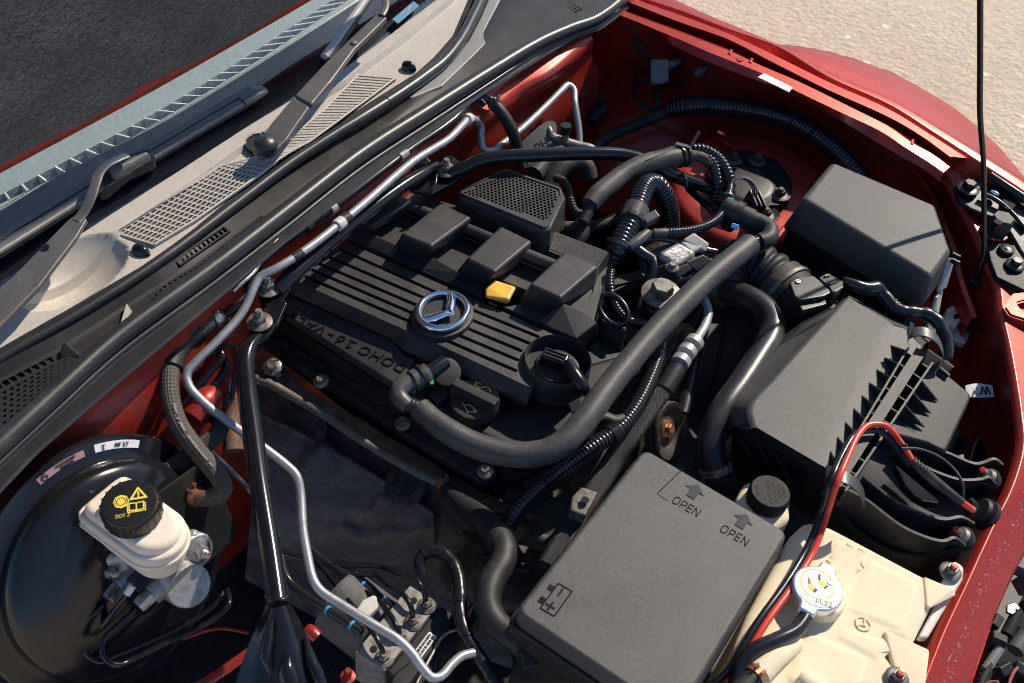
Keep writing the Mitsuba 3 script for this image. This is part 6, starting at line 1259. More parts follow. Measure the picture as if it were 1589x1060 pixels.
add(k_ + '__body', union(slab(rr_(-0.003), .797, 0.02, 0.008, 6, 0.001), slab(rr_(0.003), .785, 0.022, 0.004, 4), slab(rr_(0.005), .772, 0.004, 0.0015, 2), slab(rr_(0.001), .770, 0.036, 0.004, 3, -0.006)), 'white_plastic', 60)
k_ = thing('screw_cap', 'black ridged screw cap with yellow warning symbols on the white brake fluid reservoir', 'cap')
kc = A((-0.635,0.373,0.822)); kn = A([0.03, -0.06, 1.0]); kn /= np.linalg.norm(kn)
add(k_ + '__cap', lathe([(0.029, -0.024), (0.0315, -0.023), (0.0312, -0.004), (0.0295, -0.0008), (0.027, 0.0), (0.0, 0.0003)], kc, kn, 120), 'satin_black', 35)
for t in range(22):
    a = 2 * math.pi * t / 22; M_ = basis(kn); o = M_ @ A([math.cos(a), math.sin(a), 0])
    add(k_ + '__cap__rib', tube([kc + o * 0.0314 - kn * 0.022, kc + o * 0.0312 - kn * 0.003], 0.0012, 8), 'satin_black')
kx = A([0.60, 0.70, 0.0]); kx -= kn * (kx @ kn); kx /= np.linalg.norm(kx); kt = kc + kn * 0.0005
c1 = sg.Point(-0.0085, 0.0025).buffer(0.0085, 2)
sym1 = c1.difference(sg.Point(-0.0085, 0.0025).buffer(0.0052).difference(sg.Point(-0.0085, 0.0025).buffer(0.0042))).difference(unary_union([sg.LineString(arc(-0.0085, 0.0025, 0.0066, a0, a0 + 70)).buffer(0.0004) for a0 in (-35, 145)]))
t1 = sg.Polygon([(0.0015, 0.0035), (0.0175, 0.0035), (0.0095, 0.0165)]).buffer(0.0012)
sym2 = t1.difference(sg.Polygon([(0.0035, 0.0048), (0.0155, 0.0048), (0.0095, 0.0145)])).union(sg.LineString([(0.0095, 0.0075), (0.0095, 0.0115)]).buffer(0.0009)).union(sg.Point(0.0095, 0.0058).buffer(0.0009))
bk = sg.LineString([(-0.0005, -0.0105), (-0.0005, -0.0015), (0.006, -0.002), (0.007, -0.003), (0.008, -0.002), (0.0145, -0.0015), (0.0145, -0.0105), (0.008, -0.011), (0.007, -0.012), (0.006, -0.011), (-0.0005, -0.0105)]).buffer(0.0007)
bk = bk.union(sg.LineString([(0.007, -0.003), (0.007, -0.012)]).buffer(0.0006)).union(sg.LineString([(-0.0022, -0.003), (-0.0022, -0.0125), (0.006, -0.0130), (0.008, -0.0130), (0.0162, -0.0125), (0.0162, -0.003)]).buffer(0.0006))
decal(k_ + '__symbols', [poly_mesh(sym1, 0.0004), poly_mesh(sym2, 0.0004), poly_mesh(bk, 0.0004)], kt, kx, kn, 'yellow_print')
add(k_ + '__lettering', flat_text('DOT 3', 0.0045, kt + (-0.0075) * kx + np.cross(kn, kx) * -0.0155, kx + 0.35 * np.cross(kn, kx) * 0 - 0.45 * np.cross(kn, kx) * 0, kn, 0.0004, False, 0.1, 0.8), 'yellow_print', False)

# brake lines and the sensor loom
g_ = 'brake lines below the master cylinder'
hose('brake_line', 'black brake line looping from the right port of the master cylinder', 'brake line', [(-0.6037,0.3286,0.69),(-0.6083,0.3077,0.681),(-0.6124,0.288,0.671),(-0.6061,0.2775,0.664),(-0.5925,0.2748,0.66),(-0.5843,0.2794,0.655),(-0.5809,0.2911,0.65),(-0.5675,0.3266,0.65),(-0.552,0.3623,0.65),(-0.5437,0.39,0.65),(-0.5429,0.4086,0.655),(-0.5611,0.4232,0.65)], 0.0036, 'gloss_black', step=0.004)
hose('brake_line', 'black brake line looping from the left port of the master cylinder', 'brake line', [(-0.637,0.3112,0.688),(-0.6403,0.296,0.681),(-0.6446,0.2811,0.671),(-0.6406,0.2707,0.664),(-0.6338,0.2681,0.65),(-0.6239,0.2702,0.64),(-0.6132,0.2746,0.635),(-0.6074,0.2881,0.635),(-0.5883,0.3285,0.635),(-0.5673,0.3852,0.635),(-0.5624,0.4073,0.64),(-0.5671,0.4225,0.64)], 0.0033, 'gloss_black', step=0.004)
k_ = hose('sensor_loom', 'taped wire loom running down from the reservoir sensor plug', 'wire loom', [(-0.6174,0.3419,0.71),(-0.6196,0.3308,0.7),(-0.6244,0.318,0.685),(-0.6309,0.301,0.665),(-0.6404,0.2796,0.64),(-0.6498,0.2619,0.62)], 0.0038, 'gloss_rubber', wob=0.5)
for d, mtl in ((-0.002, 'blue_tape'), (0.0, 'dim_red_wire'), (0.002, 'rubber')):
    add(k_ + '__wire', tube(shift([(-0.6473,0.2646,0.625),(-0.6519,0.2533,0.615),(-0.6567,0.2406,0.61),(-0.6699,0.2245,0.6),(-0.6859,0.2023,0.595)], d * 0.8, d, d * 0.3), 0.0016, 8), mtl)
add(k_ + '__sleeve', tube([(-0.6174,0.3404,0.712),(-0.6184,0.3346,0.706),(-0.6186,0.3314,0.703)], 0.0044, 12), 'white_label')

# ---------------------------------------------------------------- strut brace
k_ = thing('strut_brace', 'glossy black tubular strut brace with flattened bolted ends crossing the bay', 'strut brace')
add(k_ + '__near_arm', tube([(-0.722,0.6613,0.795),(-0.7197,0.64,0.792),(-0.7083,0.62,0.79),(-0.6702,0.5841,0.788),(-0.6323,0.5525,0.785),(-0.5685,0.4986,0.78),(-0.5031,0.4458,0.772),(-0.4493,0.4012,0.765)], [0.0078, 0.0106, 0.0114] + [0.0122] * 5, 26), 'gloss_black')
add(k_ + '__near_arm__flat_end', cat(slabw([(-0.7378,0.7223,0.806),(-0.7283,0.7193,0.806),(-0.7138,0.6843,0.804),(-0.7091,0.66,0.8),(-0.7113,0.6411,0.797),(-0.7178,0.6292,0.795),(-0.7335,0.649,0.797),(-0.7419,0.6684,0.8),(-0.747,0.6931,0.804)], 0.007, 0.006, 0.002)), 'gloss_black')
add(k_ + '__near_arm__weld', tube([(-0.4657,0.4,0.768),(-0.4535,0.3986,0.775),(-0.446,0.4065,0.775),(-0.449,0.4172,0.768)], 0.004, 10, wob=0.6), 'gloss_black')
ft = [[(-0.4589,0.3921,0.77),(-0.4536,0.3783,0.765),(-0.4486,0.3543,0.75),(-0.4415,0.3321,0.735),(-0.4335,0.311,0.72)], [(-0.4437,0.3889,0.783),(-0.4357,0.3758,0.775),(-0.4256,0.3562,0.76),(-0.4157,0.3368,0.745),(-0.4047,0.3184,0.73)], [(-0.4374,0.3977,0.783),(-0.422,0.3865,0.775),(-0.4056,0.3717,0.76),(-0.3893,0.3571,0.745),(-0.3742,0.3417,0.73)], [(-0.4396,0.4092,0.77),(-0.4228,0.4045,0.762),(-0.3992,0.3959,0.745),(-0.3749,0.3866,0.73),(-0.3519,0.3765,0.715)]]
add(k_ + '__foot', ruled(ft, 40, 5, curve=True), 'gloss_black', True)
add(k_ + '__foot__rib', tube([(-0.4357,0.3766,0.785),(-0.4272,0.363,0.776),(-0.4174,0.3483,0.768),(-0.4052,0.342,0.757)], [0.003, 0.006, 0.006, 0.002], 12), 'gloss_black')
add(k_ + '__foot__rib', tube([(-0.3977,0.361,0.772),(-0.3899,0.3514,0.768),(-0.3801,0.3461,0.76),(-0.3711,0.3414,0.75)], [0.004, 0.010, 0.011, 0.006], 14), 'gloss_black')
add(k_ + '__foot__rib', tube([(-0.404,0.3937,0.757),(-0.3895,0.3832,0.747),(-0.3733,0.377,0.74),(-0.358,0.3675,0.73)], [0.003, 0.006, 0.007, 0.004], 12), 'gloss_black')
add(k_ + '__cross_tube', tube([(-0.7504,0.7237,0.81),(-0.753,0.7541,0.815),(-0.7551,0.7921,0.818),(-0.76,0.8778,0.82),(-0.7605,0.9941,0.82),(-0.7607,1.044,0.815),(-0.7607,1.0828,0.81)], [0.0109, 0.0127, 0.0123, 0.0123, 0.0118, 0.0118, 0.0091], 26, flat=0.85), 'gloss_black')
add(k_ + '__cross_tube__flat_end', slabw([(-0.7751,0.7104,0.804),(-0.7801,0.7231,0.806),(-0.7688,0.7411,0.812),(-0.7493,0.7427,0.816),(-0.7385,0.7383,0.814),(-0.7346,0.7139,0.806),(-0.7344,0.699,0.803),(-0.7547,0.6986,0.802)], 0.006, 0.006, 0.002), 'gloss_black')
add(k_ + '__firewall_bracket', slabw([(-0.7652,1.0194,0.8),(-0.7768,1.062,0.806),(-0.7769,1.0911,0.808),(-0.7618,1.1242,0.806),(-0.7403,1.1227,0.803),(-0.723,1.1132,0.8),(-0.7238,1.0747,0.797),(-0.7328,1.0348,0.796)], 0.006, 0.008, 0.002), 'gloss_black')
add(k_ + '__firewall_bracket__edge', tube([(-0.7375,1.028,0.8),(-0.7344,1.0456,0.806),(-0.7507,1.0729,0.811)], 0.0025, 10), 'gloss_black')
add(k_ + '__far_arm', tube([(-0.7387,1.0807,0.803),(-0.7241,1.0998,0.812),(-0.7095,1.1275,0.82),(-0.6842,1.1605,0.822),(-0.6382,1.2097,0.822),(-0.5879,1.2644,0.82),(-0.5541,1.3001,0.815),(-0.517,1.3218,0.808),(-0.471,1.3436,0.79),(-0.4257,1.3808,0.77),(-0.3957,1.4128,0.755)], [0.0090, 0.0100] + [0.0108] * 9, 24), 'gloss_black')
add(k_ + '__far_arm__weld', tube([(-0.4633,1.3423,0.8),(-0.4499,1.3282,0.805),(-0.4432,1.3249,0.795)], 0.0035, 10, wob=0.6), 'gloss_black')
add(k_ + '__far_arm__gusset', cat(hull([(-0.463,1.3648,0.77),(-0.4087,1.3927,0.73),(-0.4083,1.3786,0.728),(-0.4334,1.3765,0.74),(-0.4557,1.3674,0.755)], 0.002)), 'gloss_black')
for q in ((-0.762,0.7191,0.812), (-0.7316,0.6712,0.806), (-0.7735,1.0688,0.81), (-0.7427,1.0855,0.808)):
    bolt(k_ + '__nut', q, 0.0095, 'worn_nut', (0, -0.05, 1), 0.02)
thing('mount_plate', 'black bolted strut mount plate on the far tower', 'mount plate')
mp = rpoly([(-0.4803,1.5111,0.705),(-0.4784,1.5582,0.705),(-0.4666,1.5976,0.705),(-0.4314,1.6224,0.705),(-0.3871,1.622,0.705),(-0.345,1.5855,0.705),(-0.3262,1.5353,0.705),(-0.3353,1.5038,0.705),(-0.3631,1.4788,0.705),(-0.3808,1.4491,0.705),(-0.4244,1.4419,0.705)], 0.03, 8)
add('mount_plate__plate', slab(mp, .707, 0.006, 0.002), 'tower_paint', 40)
add('mount_plate__dome', lathe([(0.060, 0.0), (0.055, 0.002), (0.047, 0.006), (0.040, 0.008), (0.018, 0.0088), (0.0, 0.009)], (-0.4033,1.5144,0.707), (0, -0.05, 1), 48), 'tower_paint', 60)
for q in ((-0.4524,1.5595,0.712), (-0.4177,1.5865,0.712), (-0.3455,1.5245,0.711), (-0.3427,1.4636,0.706)):
    bolt('mount_plate__nut', q, 0.0095, 'old_nut', (0, 0, 1), 0.014)
add('mount_plate__lower_tab', slabw([(-0.3681,1.4654,0.702),(-0.3571,1.489,0.702),(-0.3365,1.503,0.702),(-0.3223,1.4882,0.702),(-0.3227,1.452,0.702),(-0.3434,1.4291,0.702),(-0.3592,1.4417,0.702)], 0.006, 0.012, 0.002), 'gloss_black')

# ---------------------------------------------------------------- pipes on the near side
pp = [(-0.7754,1.2253,0.8),(-0.7812,1.2151,0.815),(-0.7792,1.1927,0.83),(-0.7695,1.158,0.838),(-0.761,1.1128,0.842),(-0.764,1.0306,0.845),(-0.7546,0.8992,0.845),(-0.7524,0.7902,0.842),(-0.7596,0.7357,0.838),(-0.769,0.7162,0.832),(-0.7666,0.6988,0.825),(-0.7604,0.6796,0.815),(-0.7563,0.6558,0.805),(-0.7548,0.6155,0.795),(-0.7569,0.5819,0.785),(-0.7563,0.565,0.778),(-0.744,0.5564,0.77),(-0.7179,0.5555,0.758),(-0.6916,0.558,0.748),(-0.6464,0.5633,0.735),(-0.5994,0.5676,0.722),(-0.5774,0.5666,0.715),(-0.5629,0.5572,0.705),(-0.5305,0.5255,0.69),(-0.5055,0.5054,0.68),(-0.4808,0.4879,0.672),(-0.4651,0.4829,0.67),(-0.4278,0.4851,0.668),(-0.3858,0.488,0.668),(-0.3536,0.4914,0.666),(-0.3322,0.49,0.662),(-0.3111,0.4854,0.655),(-0.2962,0.4849,0.65),(-0.2898,0.494,0.648),(-0.2895,0.5138,0.646),(-0.2867,0.5306,0.644),(-0.2791,0.5443,0.64)]
k_ = hose('refrigerant_pipe', 'long dull silver pipe running along the firewall and down past the strut brace', 'pipe', pp, 0.0057, 'aluminium', part='pipe', seg=18)
for t, m_ in ((0.045, 'pale_plastic'), (0.30, 'black_plastic'), (0.31, 'pale_plastic')):
    band(k_ + '__clip', pp, t, 0.0059, 0.014, m_, 12, 0.003)
band(k_ + '__sleeve', pp, 0.375, 0.0059, 0.016, 'rubber', 18, 0.0006)
hose('firewall_pipe', 'bent grey pipe crossing the far red firewall', 'pipe', [(-0.7754,1.2253,0.8),(-0.7688,1.2165,0.785),(-0.7546,1.2055,0.775),(-0.7452,1.2185,0.77),(-0.7432,1.249,0.77),(-0.7426,1.3047,0.772),(-0.7452,1.383,0.778),(-0.7457,1.4274,0.785),(-0.746,1.449,0.785),(-0.7363,1.4522,0.78),(-0.718,1.4303,0.77),(-0.6911,1.409,0.74),(-0.6676,1.3845,0.71)], 0.0060, 'aluminium', part='pipe')
hp_ = [(-0.7829,1.2403,0.83),(-0.7962,1.24,0.835),(-0.7965,1.2187,0.838),(-0.7894,1.1778,0.84),(-0.7871,1.1376,0.84),(-0.789,1.0594,0.84),(-0.787,0.9664,0.84),(-0.7853,0.8529,0.838),(-0.7881,0.7885,0.836),(-0.7914,0.7568,0.832),(-0.79,0.7328,0.826),(-0.7862,0.7114,0.82),(-0.7772,0.6969,0.815),(-0.77,0.6843,0.81),(-0.7709,0.6637,0.806),(-0.7787,0.6523,0.8)]
k_ = hose('heater_pipe', 'black pipe tucked under the rubber seal along the firewall', 'pipe', hp_, 0.0052, 'gloss_black', part='pipe')
band(k_ + '__collar', hp_, 0.36, 0.0056, 0.018, 'grey_plastic', 16, 0.002)
band(k_ + '__collar', hp_, 0.62, 0.0056, 0.012, 'grey_plastic', 16, 0.002)
band(k_ + '__collar', hp_, 0.70, 0.0056, 0.012, 'black_plastic', 16, 0.002)
for pts in ([(-0.7784,0.7117,0.82),(-0.7716,0.6766,0.81),(-0.7813,0.6689,0.8),(-0.7763,0.658,0.79)], [(-0.7923,0.7711,0.845),(-0.784,0.7351,0.842),(-0.7748,0.7064,0.84),(-0.7734,0.6814,0.838),(-0.7743,0.6703,0.834)]):
    add(k_ + '__stay', tube(pts, 0.003, 10), 'dull_steel')
hh = [(-0.7787,0.6523,0.8),(-0.7826,0.6377,0.798),(-0.7871,0.6148,0.795),(-0.7891,0.5895,0.79),(-0.7802,0.5652,0.785),(-0.7631,0.5429,0.78),(-0.7407,0.5235,0.77),(-0.715,0.5102,0.76),(-0.6853,0.5034,0.75),(-0.6555,0.4995,0.74),(-0.635,0.4963,0.732),(-0.6253,0.4901,0.726),(-0.6279,0.4813,0.72),(-0.6407,0.4721,0.716),(-0.6588,0.466,0.712)]
k_ = hose('heater_hose', 'woven grey heater hose with faded print curving down to the booster', 'hose', hh, 0.0116, 'woven_hose', seg=24)
hs_ = dense(hh, 200)
add(k_ + '__foam_sleeve', tube(hs_[22:66:4], 0.0152, 24), 'rubber')
add(k_ + '__rusty_end', tube([(-0.6371,0.4732,0.718),(-0.6527,0.4667,0.714),(-0.6694,0.4653,0.71)], 0.0122, 22, wob=0.25), 'rusty_steel')
ring_clamp(k_ + '__clamp', hh, 0.03, 0.0120, 'dull_steel')
ring_clamp(k_ + '__clamp', hh, 0.975, 0.0120, 'copper_clip')
lp_ = [hs_[k] + A([0.012, -0.004, 0.012]) * 0.83 for k in range(92, 150, 2)]
add(k_ + '__worn_print', cat(*[place(box(0.0035, 0.0016 + 0.002 * RNG.random(), 0.0006, 0.0002), q, (0.62, -0.22, 0.75), (0.3, 0.2, -0.2)) for q in lp_ if RNG.random() < 0.8]), 'pale_grey_print', False)
bh = [(-0.704,0.4539,0.72),(-0.6979,0.4717,0.725),(-0.6907,0.493,0.73),(-0.6853,0.5183,0.735),(-0.6865,0.5435,0.735),(-0.6993,0.5603,0.732),(-0.7176,0.5645,0.728),(-0.7321,0.5596,0.72)]
hose('braided_hose', 'short black braided hose bent behind the woven heater hose', 'hose', bh, 0.0112, 'braided_sleeve', seg=22)
k_ = thing('rusty_valve', 'rusty cylindrical valve standing behind the strut brace', 'valve')
add(k_ + '__body', tube([(-0.7322,0.6078,0.72),(-0.7205,0.596,0.7),(-0.7011,0.5776,0.69),(-0.6849,0.5624,0.68)], [0.0094, 0.0111, 0.0119, 0.0136], 22), 'rusty_steel')
add(k_ + '__stem', tube([(-0.7382,0.6179,0.735),(-0.73,0.6067,0.72)], 0.0043, 14), 'dull_steel')
k_ = thing('wire_stay', 'thin black bent wire stay behind the upper end of the strut brace', 'wire')
add(k_ + '__wire', tube([(-0.7738,0.6209,0.77),(-0.762,0.6309,0.77),(-0.7551,0.6413,0.77),(-0.7468,0.6393,0.765),(-0.734,0.6218,0.745),(-0.7218,0.602,0.72)], 0.003, 8), 'gloss_black')
add(k_ + '__clip', place(box(0.014, 0.012, 0.012, 0.002), (-0.7326,0.5527,0.73), (0, 0, 1)), 'pale_plastic')
for nm, lab, pts in (('hydraulic_pipe', 'upper of two black pipes beside the woven heater hose', [(-0.7484,0.5357,0.735),(-0.7501,0.5651,0.745),(-0.7514,0.5994,0.758),(-0.7509,0.618,0.765),(-0.756,0.6235,0.768),(-0.7673,0.619,0.77)]), ('hydraulic_pipe', 'lower of two black pipes beside the woven heater hose', [(-0.742,0.5324,0.725),(-0.7393,0.5598,0.735),(-0.7384,0.5943,0.748),(-0.7406,0.6134,0.755),(-0.7481,0.6213,0.758),(-0.7606,0.6202,0.76)])):
    hose(nm, lab, 'pipe', pts, 0.0050, 'gloss_black', part='pipe')
hose('steel_line', 'thin bright steel line passing under the heater hose towards the strut brace', 'pipe', [(-0.75,0.5392,0.72),(-0.7226,0.5342,0.715),(-0.6917,0.5299,0.71),(-0.6644,0.5305,0.7),(-0.6358,0.5296,0.69),(-0.6144,0.5282,0.68)], 0.0033, 'dull_steel', part='pipe')

# exhaust side pipe and the S shaped hose
ap = [(-0.7668,0.6852,0.655),(-0.7437,0.6919,0.655),(-0.7183,0.6969,0.65),(-0.6583,0.7033,0.645),(-0.591,0.7067,0.638),(-0.5283,0.7141,0.63),(-0.4841,0.7211,0.625),(-0.4617,0.73,0.62)]
k_ = hose('air_pipe', 'rust stained metal pipe running along the engine block to a copper clamp', 'pipe', ap, 0.0067, 'rusty_pipe', part='pipe')
sh_ = [(-0.469,0.7306,0.622),(-0.444,0.7206,0.625),(-0.4187,0.7123,0.63),(-0.3852,0.7043,0.64),(-0.3516,0.6922,0.65),(-0.33,0.678,0.655),(-0.319,0.6579,0.655),(-0.3155,0.6347,0.655),(-0.3086,0.6125,0.655),(-0.2954,0.5958,0.652),(-0.2752,0.5867,0.65),(-0.2522,0.5852,0.65),(-0.2274,0.5866,0.648)]
k_ = hose('breather_hose', 'thick dusty black S shaped hose between the heat shield and the battery cover', 'hose', sh_, [0.0077, 0.0119, 0.0145] + [0.0170] * 10, 'rubber', seg=28)
ring_clamp(k_ + '__clamp', sh_, 0.03, 0.0089, 'copper_clip')
k_ = hose('ribbed_pipe', 'black plastic pipe leading from the S shaped hose along the battery cover edge', 'pipe', [(-0.2341,0.5867,0.648),(-0.2015,0.5876,0.645),(-0.1755,0.5909,0.642),(-0.1339,0.5977,0.64)], 0.0131, 'black_plastic', part='pipe')
add(k_ + '__clip', hull([(-0.2264,0.5668,0.67),(-0.2203,0.5764,0.672),(-0.2095,0.5646,0.665),(-0.2155,0.5578,0.662)], 0.004), 'black_plastic')
th = [(-0.3987,0.6003,0.62),(-0.4124,0.6106,0.63),(-0.4094,0.6237,0.635),(-0.3935,0.6311,0.64),(-0.3752,0.6286,0.64),(-0.3554,0.6158,0.64),(-0.3388,0.5975,0.64),(-0.324,0.5778,0.638),(-0.3033,0.5608,0.635),(-0.2784,0.5513,0.63),(-0.2544,0.5426,0.625),(-0.2328,0.5356,0.62)]
k_ = hose('taped_harness', 'bulging black taped wiring harness curving over beside the control unit', 'wire harness', th, 0.0084, 'gloss_rubber', seg=20, wob=0.25)
for t in np.linspace(0.12, 0.95, 15):
    band(k_ + '__tape_edge', th, t, 0.0085, 0.0016, 'gloss_rubber', 20, 0.0007)
band(k_ + '__tie', th, 0.93, 0.0088, 0.005, 'black_plastic', 20, 0.0016)

# ---------------------------------------------------------------- brake control unit
k_ = thing('brake_control_unit', 'grey metal hydraulic block with pump motor, barcode label and line fittings', 'control unit')
hb = [(-0.404,0.5809,0.615),(-0.3589,0.5826,0.615),(-0.3556,0.4718,0.615),(-0.3989,0.4686,0.615)]
add(k_ + '__block', slabw(hb, 0.07, 0.002, 0.0015), 'hydraulic_block', 30)
mc_ = A((-0.4264,0.5246,0.585)); mo = A([-1, 0, 0.04])
add(k_ + '__motor', lathe([(0.045, 0.0), (0.045, 0.065), (0.043, 0.070), (0.030, 0.072), (0.0, 0.072)], mc_ + A([.02, 0, -.012]), mo, 48), 'grey_motor', 40)
add(k_ + '__motor__tab', slabw([(-0.4329,0.5232,0.628),(-0.4269,0.537,0.628),(-0.41,0.5366,0.628),(-0.4125,0.51,0.628),(-0.4168,0.4956,0.628),(-0.4296,0.5011,0.628)], 0.02, 0.004, 0.003), 'pale_plastic')
ecu = [(-0.3583,0.5868,0.605),(-0.3387,0.5906,0.605),(-0.3328,0.6326,0.605),(-0.3208,0.6302,0.605),(-0.3172,0.5406,0.605),(-0.32,0.4806,0.605),(-0.3527,0.4771,0.605)]
add(k_ + '__ecu', slabw([(-0.3589,0.586,0.607),(-0.33,0.5869,0.607),(-0.3283,0.4761,0.607),(-0.3562,0.4752,0.607)], 0.06, 0.004, 0.003), 'black_plastic')
add(k_ + '__ecu', slabw([(-0.3341,0.5934,0.598),(-0.332,0.6241,0.598),(-0.3162,0.6248,0.598),(-0.3127,0.5486,0.598),(-0.3152,0.4874,0.598),(-0.3295,0.4806,0.598)], 0.05, 0.006, 0.004), 'black_plastic')
add(k_ + '__ecu__connector', slabw([(-0.3441,0.4757,0.618),(-0.3384,0.503,0.618),(-0.3225,0.5028,0.618),(-0.3211,0.4689,0.618),(-0.3397,0.4607,0.618)], 0.02, 0.004, 0.003), 'black_plastic')
add(k_ + '__ecu__edge', tube([(-0.3251,0.6121,0.606),(-0.3217,0.5895,0.606),(-0.3215,0.5755,0.607),(-0.3297,0.5569,0.607),(-0.3252,0.5224,0.607),(-0.3169,0.4828,0.607)], 0.0022, 8), 'dull_steel')
lq = A([(-0.347,0.5479,0.6085),(-0.3352,0.5483,0.6085),(-0.3331,0.5121,0.6085),(-0.3447,0.5116,0.6085)])
add(k_ + '__label', slabw(lq + [0, 0, 0.0005], 0.001, 0.002, 0.0003), 'white_label')
labels[k_ + '__label'] = {'label': 'white barcode label on the black control unit'}
bu, bv = lq[1] - lq[0], lq[3] - lq[0]
bars_ = []
for c in (0.14, 0.56):
    t = 0.08
    while t < 0.92:
        w_ = 0.012 + 0.03 * RNG.random()
        p0 = lq[0] + bu * c + bv * t; p1 = lq[0] + bu * (c + 0.3) + bv * t
        bars_.append(bar(p0 + [0, 0, 0.001], p1 + [0, 0, 0.001], w_ * np.linalg.norm(bv), 0.0004)); t += w_ + 0.015 + 0.02 * RNG.random()
add(k_ + '__label__barcode', cat(*bars_), 'black_print', False)
for q in ((-0.3863,0.5664,0.6156), (-0.3837,0.4853,0.6156)):
    add(k_ + '__hole', lathe([(0.0046, 0), (0.0046, 0.0005)], q, (0, 0, 1), 18), 'matte_black')  # black discs put in for the dark of the bores
for q in ((-0.369,0.5705,0.616), (-0.368,0.542,0.616), (-0.368,0.5178,0.616), (-0.3658,0.4831,0.616)):
    bolt(k_ + '__fitting', q, 0.0068, 'worn_nut', (0, 0, 1), 0.008)
for lab, pts in (('hydraulic line entering the far corner fitting of the grey block', [(-0.5178,0.5433,0.6),(-0.4854,0.5563,0.61),(-0.4469,0.5739,0.625),(-0.4257,0.5746,0.635),(-0.3928,0.5766,0.645),(-0.3785,0.5728,0.642),(-0.3694,0.5705,0.622)]), ('hydraulic line entering the second fitting of the grey block', [(-0.4968,0.5345,0.6),(-0.4723,0.5474,0.61),(-0.446,0.5614,0.622),(-0.4185,0.5568,0.632),(-0.3923,0.5532,0.64),(-0.3761,0.547,0.638),(-0.3684,0.542,0.622)]),
                 ('hydraulic line entering the third fitting of the grey block', [(-0.4781,0.529,0.6),(-0.4622,0.5355,0.605),(-0.4463,0.5393,0.612),(-0.4096,0.5324,0.628),(-0.3879,0.5243,0.632),(-0.3715,0.5165,0.63),(-0.3675,0.517,0.621)]), ('hydraulic line entering the nearest fitting of the grey block', [(-0.5371,0.5427,0.6),(-0.5246,0.5389,0.605),(-0.4909,0.5292,0.61),(-0.4569,0.5183,0.615),(-0.4286,0.5083,0.622),(-0.4023,0.4977,0.632),(-0.3845,0.4908,0.634),(-0.3724,0.4858,0.63),(-0.3661,0.4832,0.622)])):
    hose('hydraulic_line', lab, 'hydraulic line', pts, 0.0034, 'gloss_black', part='line', step=0.004)
for lab, pts in (('black hose with two blue rings behind the pump motor', [(-0.5436,0.55,0.6),(-0.5216,0.5476,0.6),(-0.4908,0.5462,0.605),(-0.4562,0.5459,0.61),(-0.4203,0.5458,0.612),(-0.4033,0.5465,0.612)]), ('black hose with two blue rings on the near side of the pump motor', [(-0.5574,0.5107,0.62),(-0.5424,0.4989,0.615),(-0.527,0.4936,0.61),(-0.4975,0.4909,0.612),(-0.4591,0.4895,0.618),(-0.4282,0.4898,0.622),(-0.4068,0.4911,0.622)])):
    k_ = hose('ringed_hose', lab, 'hose', pts, 0.0053, 'gloss_rubber')
    for t in (0.66, 0.90):
        band(k_ + '__ring', pts, t, 0.0054, 0.004, 'blue_tape', 18, 0.0006)
hose('wheel_line', 'dark line disappearing behind the near strut brace foot', 'pipe', [(-0.5805,0.5207,0.6),(-0.5545,0.5289,0.6),(-0.5323,0.5375,0.602),(-0.5086,0.5455,0.605)], 0.0048, 'gloss_black', part='line')

# dark alternator ribs and lower engine between the hoses
k_ = thing('alternator', 'dark ribbed alternator body deep between the hoses', 'alternator')
add(k_ + '__body', lathe([(0.05, -0.07), (0.058, -0.06), (0.058, 0.03), (0.05, 0.045), (0.0, 0.045)], (-0.3835,0.7333,0.5), (-0.6, -0.5, 0.6), 40), 'dark_cast', 40)
for k in range(7):
    o = A((-0.4138,0.7173,0.56)) * (1 - k / 6) + A((-0.3479,0.6989,0.56)) * (k / 6)
    add(k_ + '__rib', hull([o, o + A([0.035, 0.028, -0.004])], 0.0035), 'dark_cast')
# ---------------------------------------------------------------- coolant pipe hose over the engine
lh = [(-0.516,0.7369,0.735),(-0.4911,0.7322,0.735),(-0.4609,0.7314,0.733),(-0.4283,0.7368,0.73),(-0.3952,0.7478,0.73),(-0.3662,0.7641,0.732),(-0.345,0.7836,0.738),(-0.3337,0.8075,0.745),(-0.3304,0.843,0.752),(-0.3332,0.9032,0.758),(-0.3344,0.9642,0.762),(-0.3338,1.0252,0.766),(-0.3288,1.1095,0.772),(-0.3202,1.1932,0.778),(-0.3097,1.2573,0.782),(-0.3065,1.282,0.783)]
k_ = hose('foam_wrapped_hose', 'long thick grey foam wrapped hose sweeping round the front of the engine', 'hose', lh, [0.0153] * 2 + [0.0170] * 6 + [0.0174] * 4 + [0.0177] * 4, 'foam_hose', seg=30)
add(k_ + '__inner_hose', tube([(-0.3063,1.2724,0.783),(-0.302,1.2904,0.784),(-0.2947,1.3029,0.784)], 0.0109, 18), 'gloss_black')
add(k_ + '__elbow', tube([(-0.2974,1.2945,0.784),(-0.2901,1.3114,0.785),(-0.2979,1.3327,0.785),(-0.3157,1.3373,0.785),(-0.3325,1.3346,0.785)], 0.0139, 20), 'rubber')
for a, b, r_, m_ in (((-0.3279,1.3346,0.785), (-0.3586,1.3321,0.785), 0.0172, 'rubber'), ((-0.3548,1.3314,0.785), (-0.3641,1.3403,0.75), 0.0121, 'rubber'), ((-0.3582,1.3308,0.786), (-0.3759,1.3297,0.786), 0.0187, 'black_plastic')):
    add(k_ + '__quick_connector', tube([a, b], r_, 24), m_)
band(k_ + '__quick_connector__blue_ring', [(-0.3279,1.3346,0.785),(-0.3586,1.3321,0.785),(-0.3833,1.331,0.785)], 0.78, 0.0178, 0.006, 'blue_tape', 24)
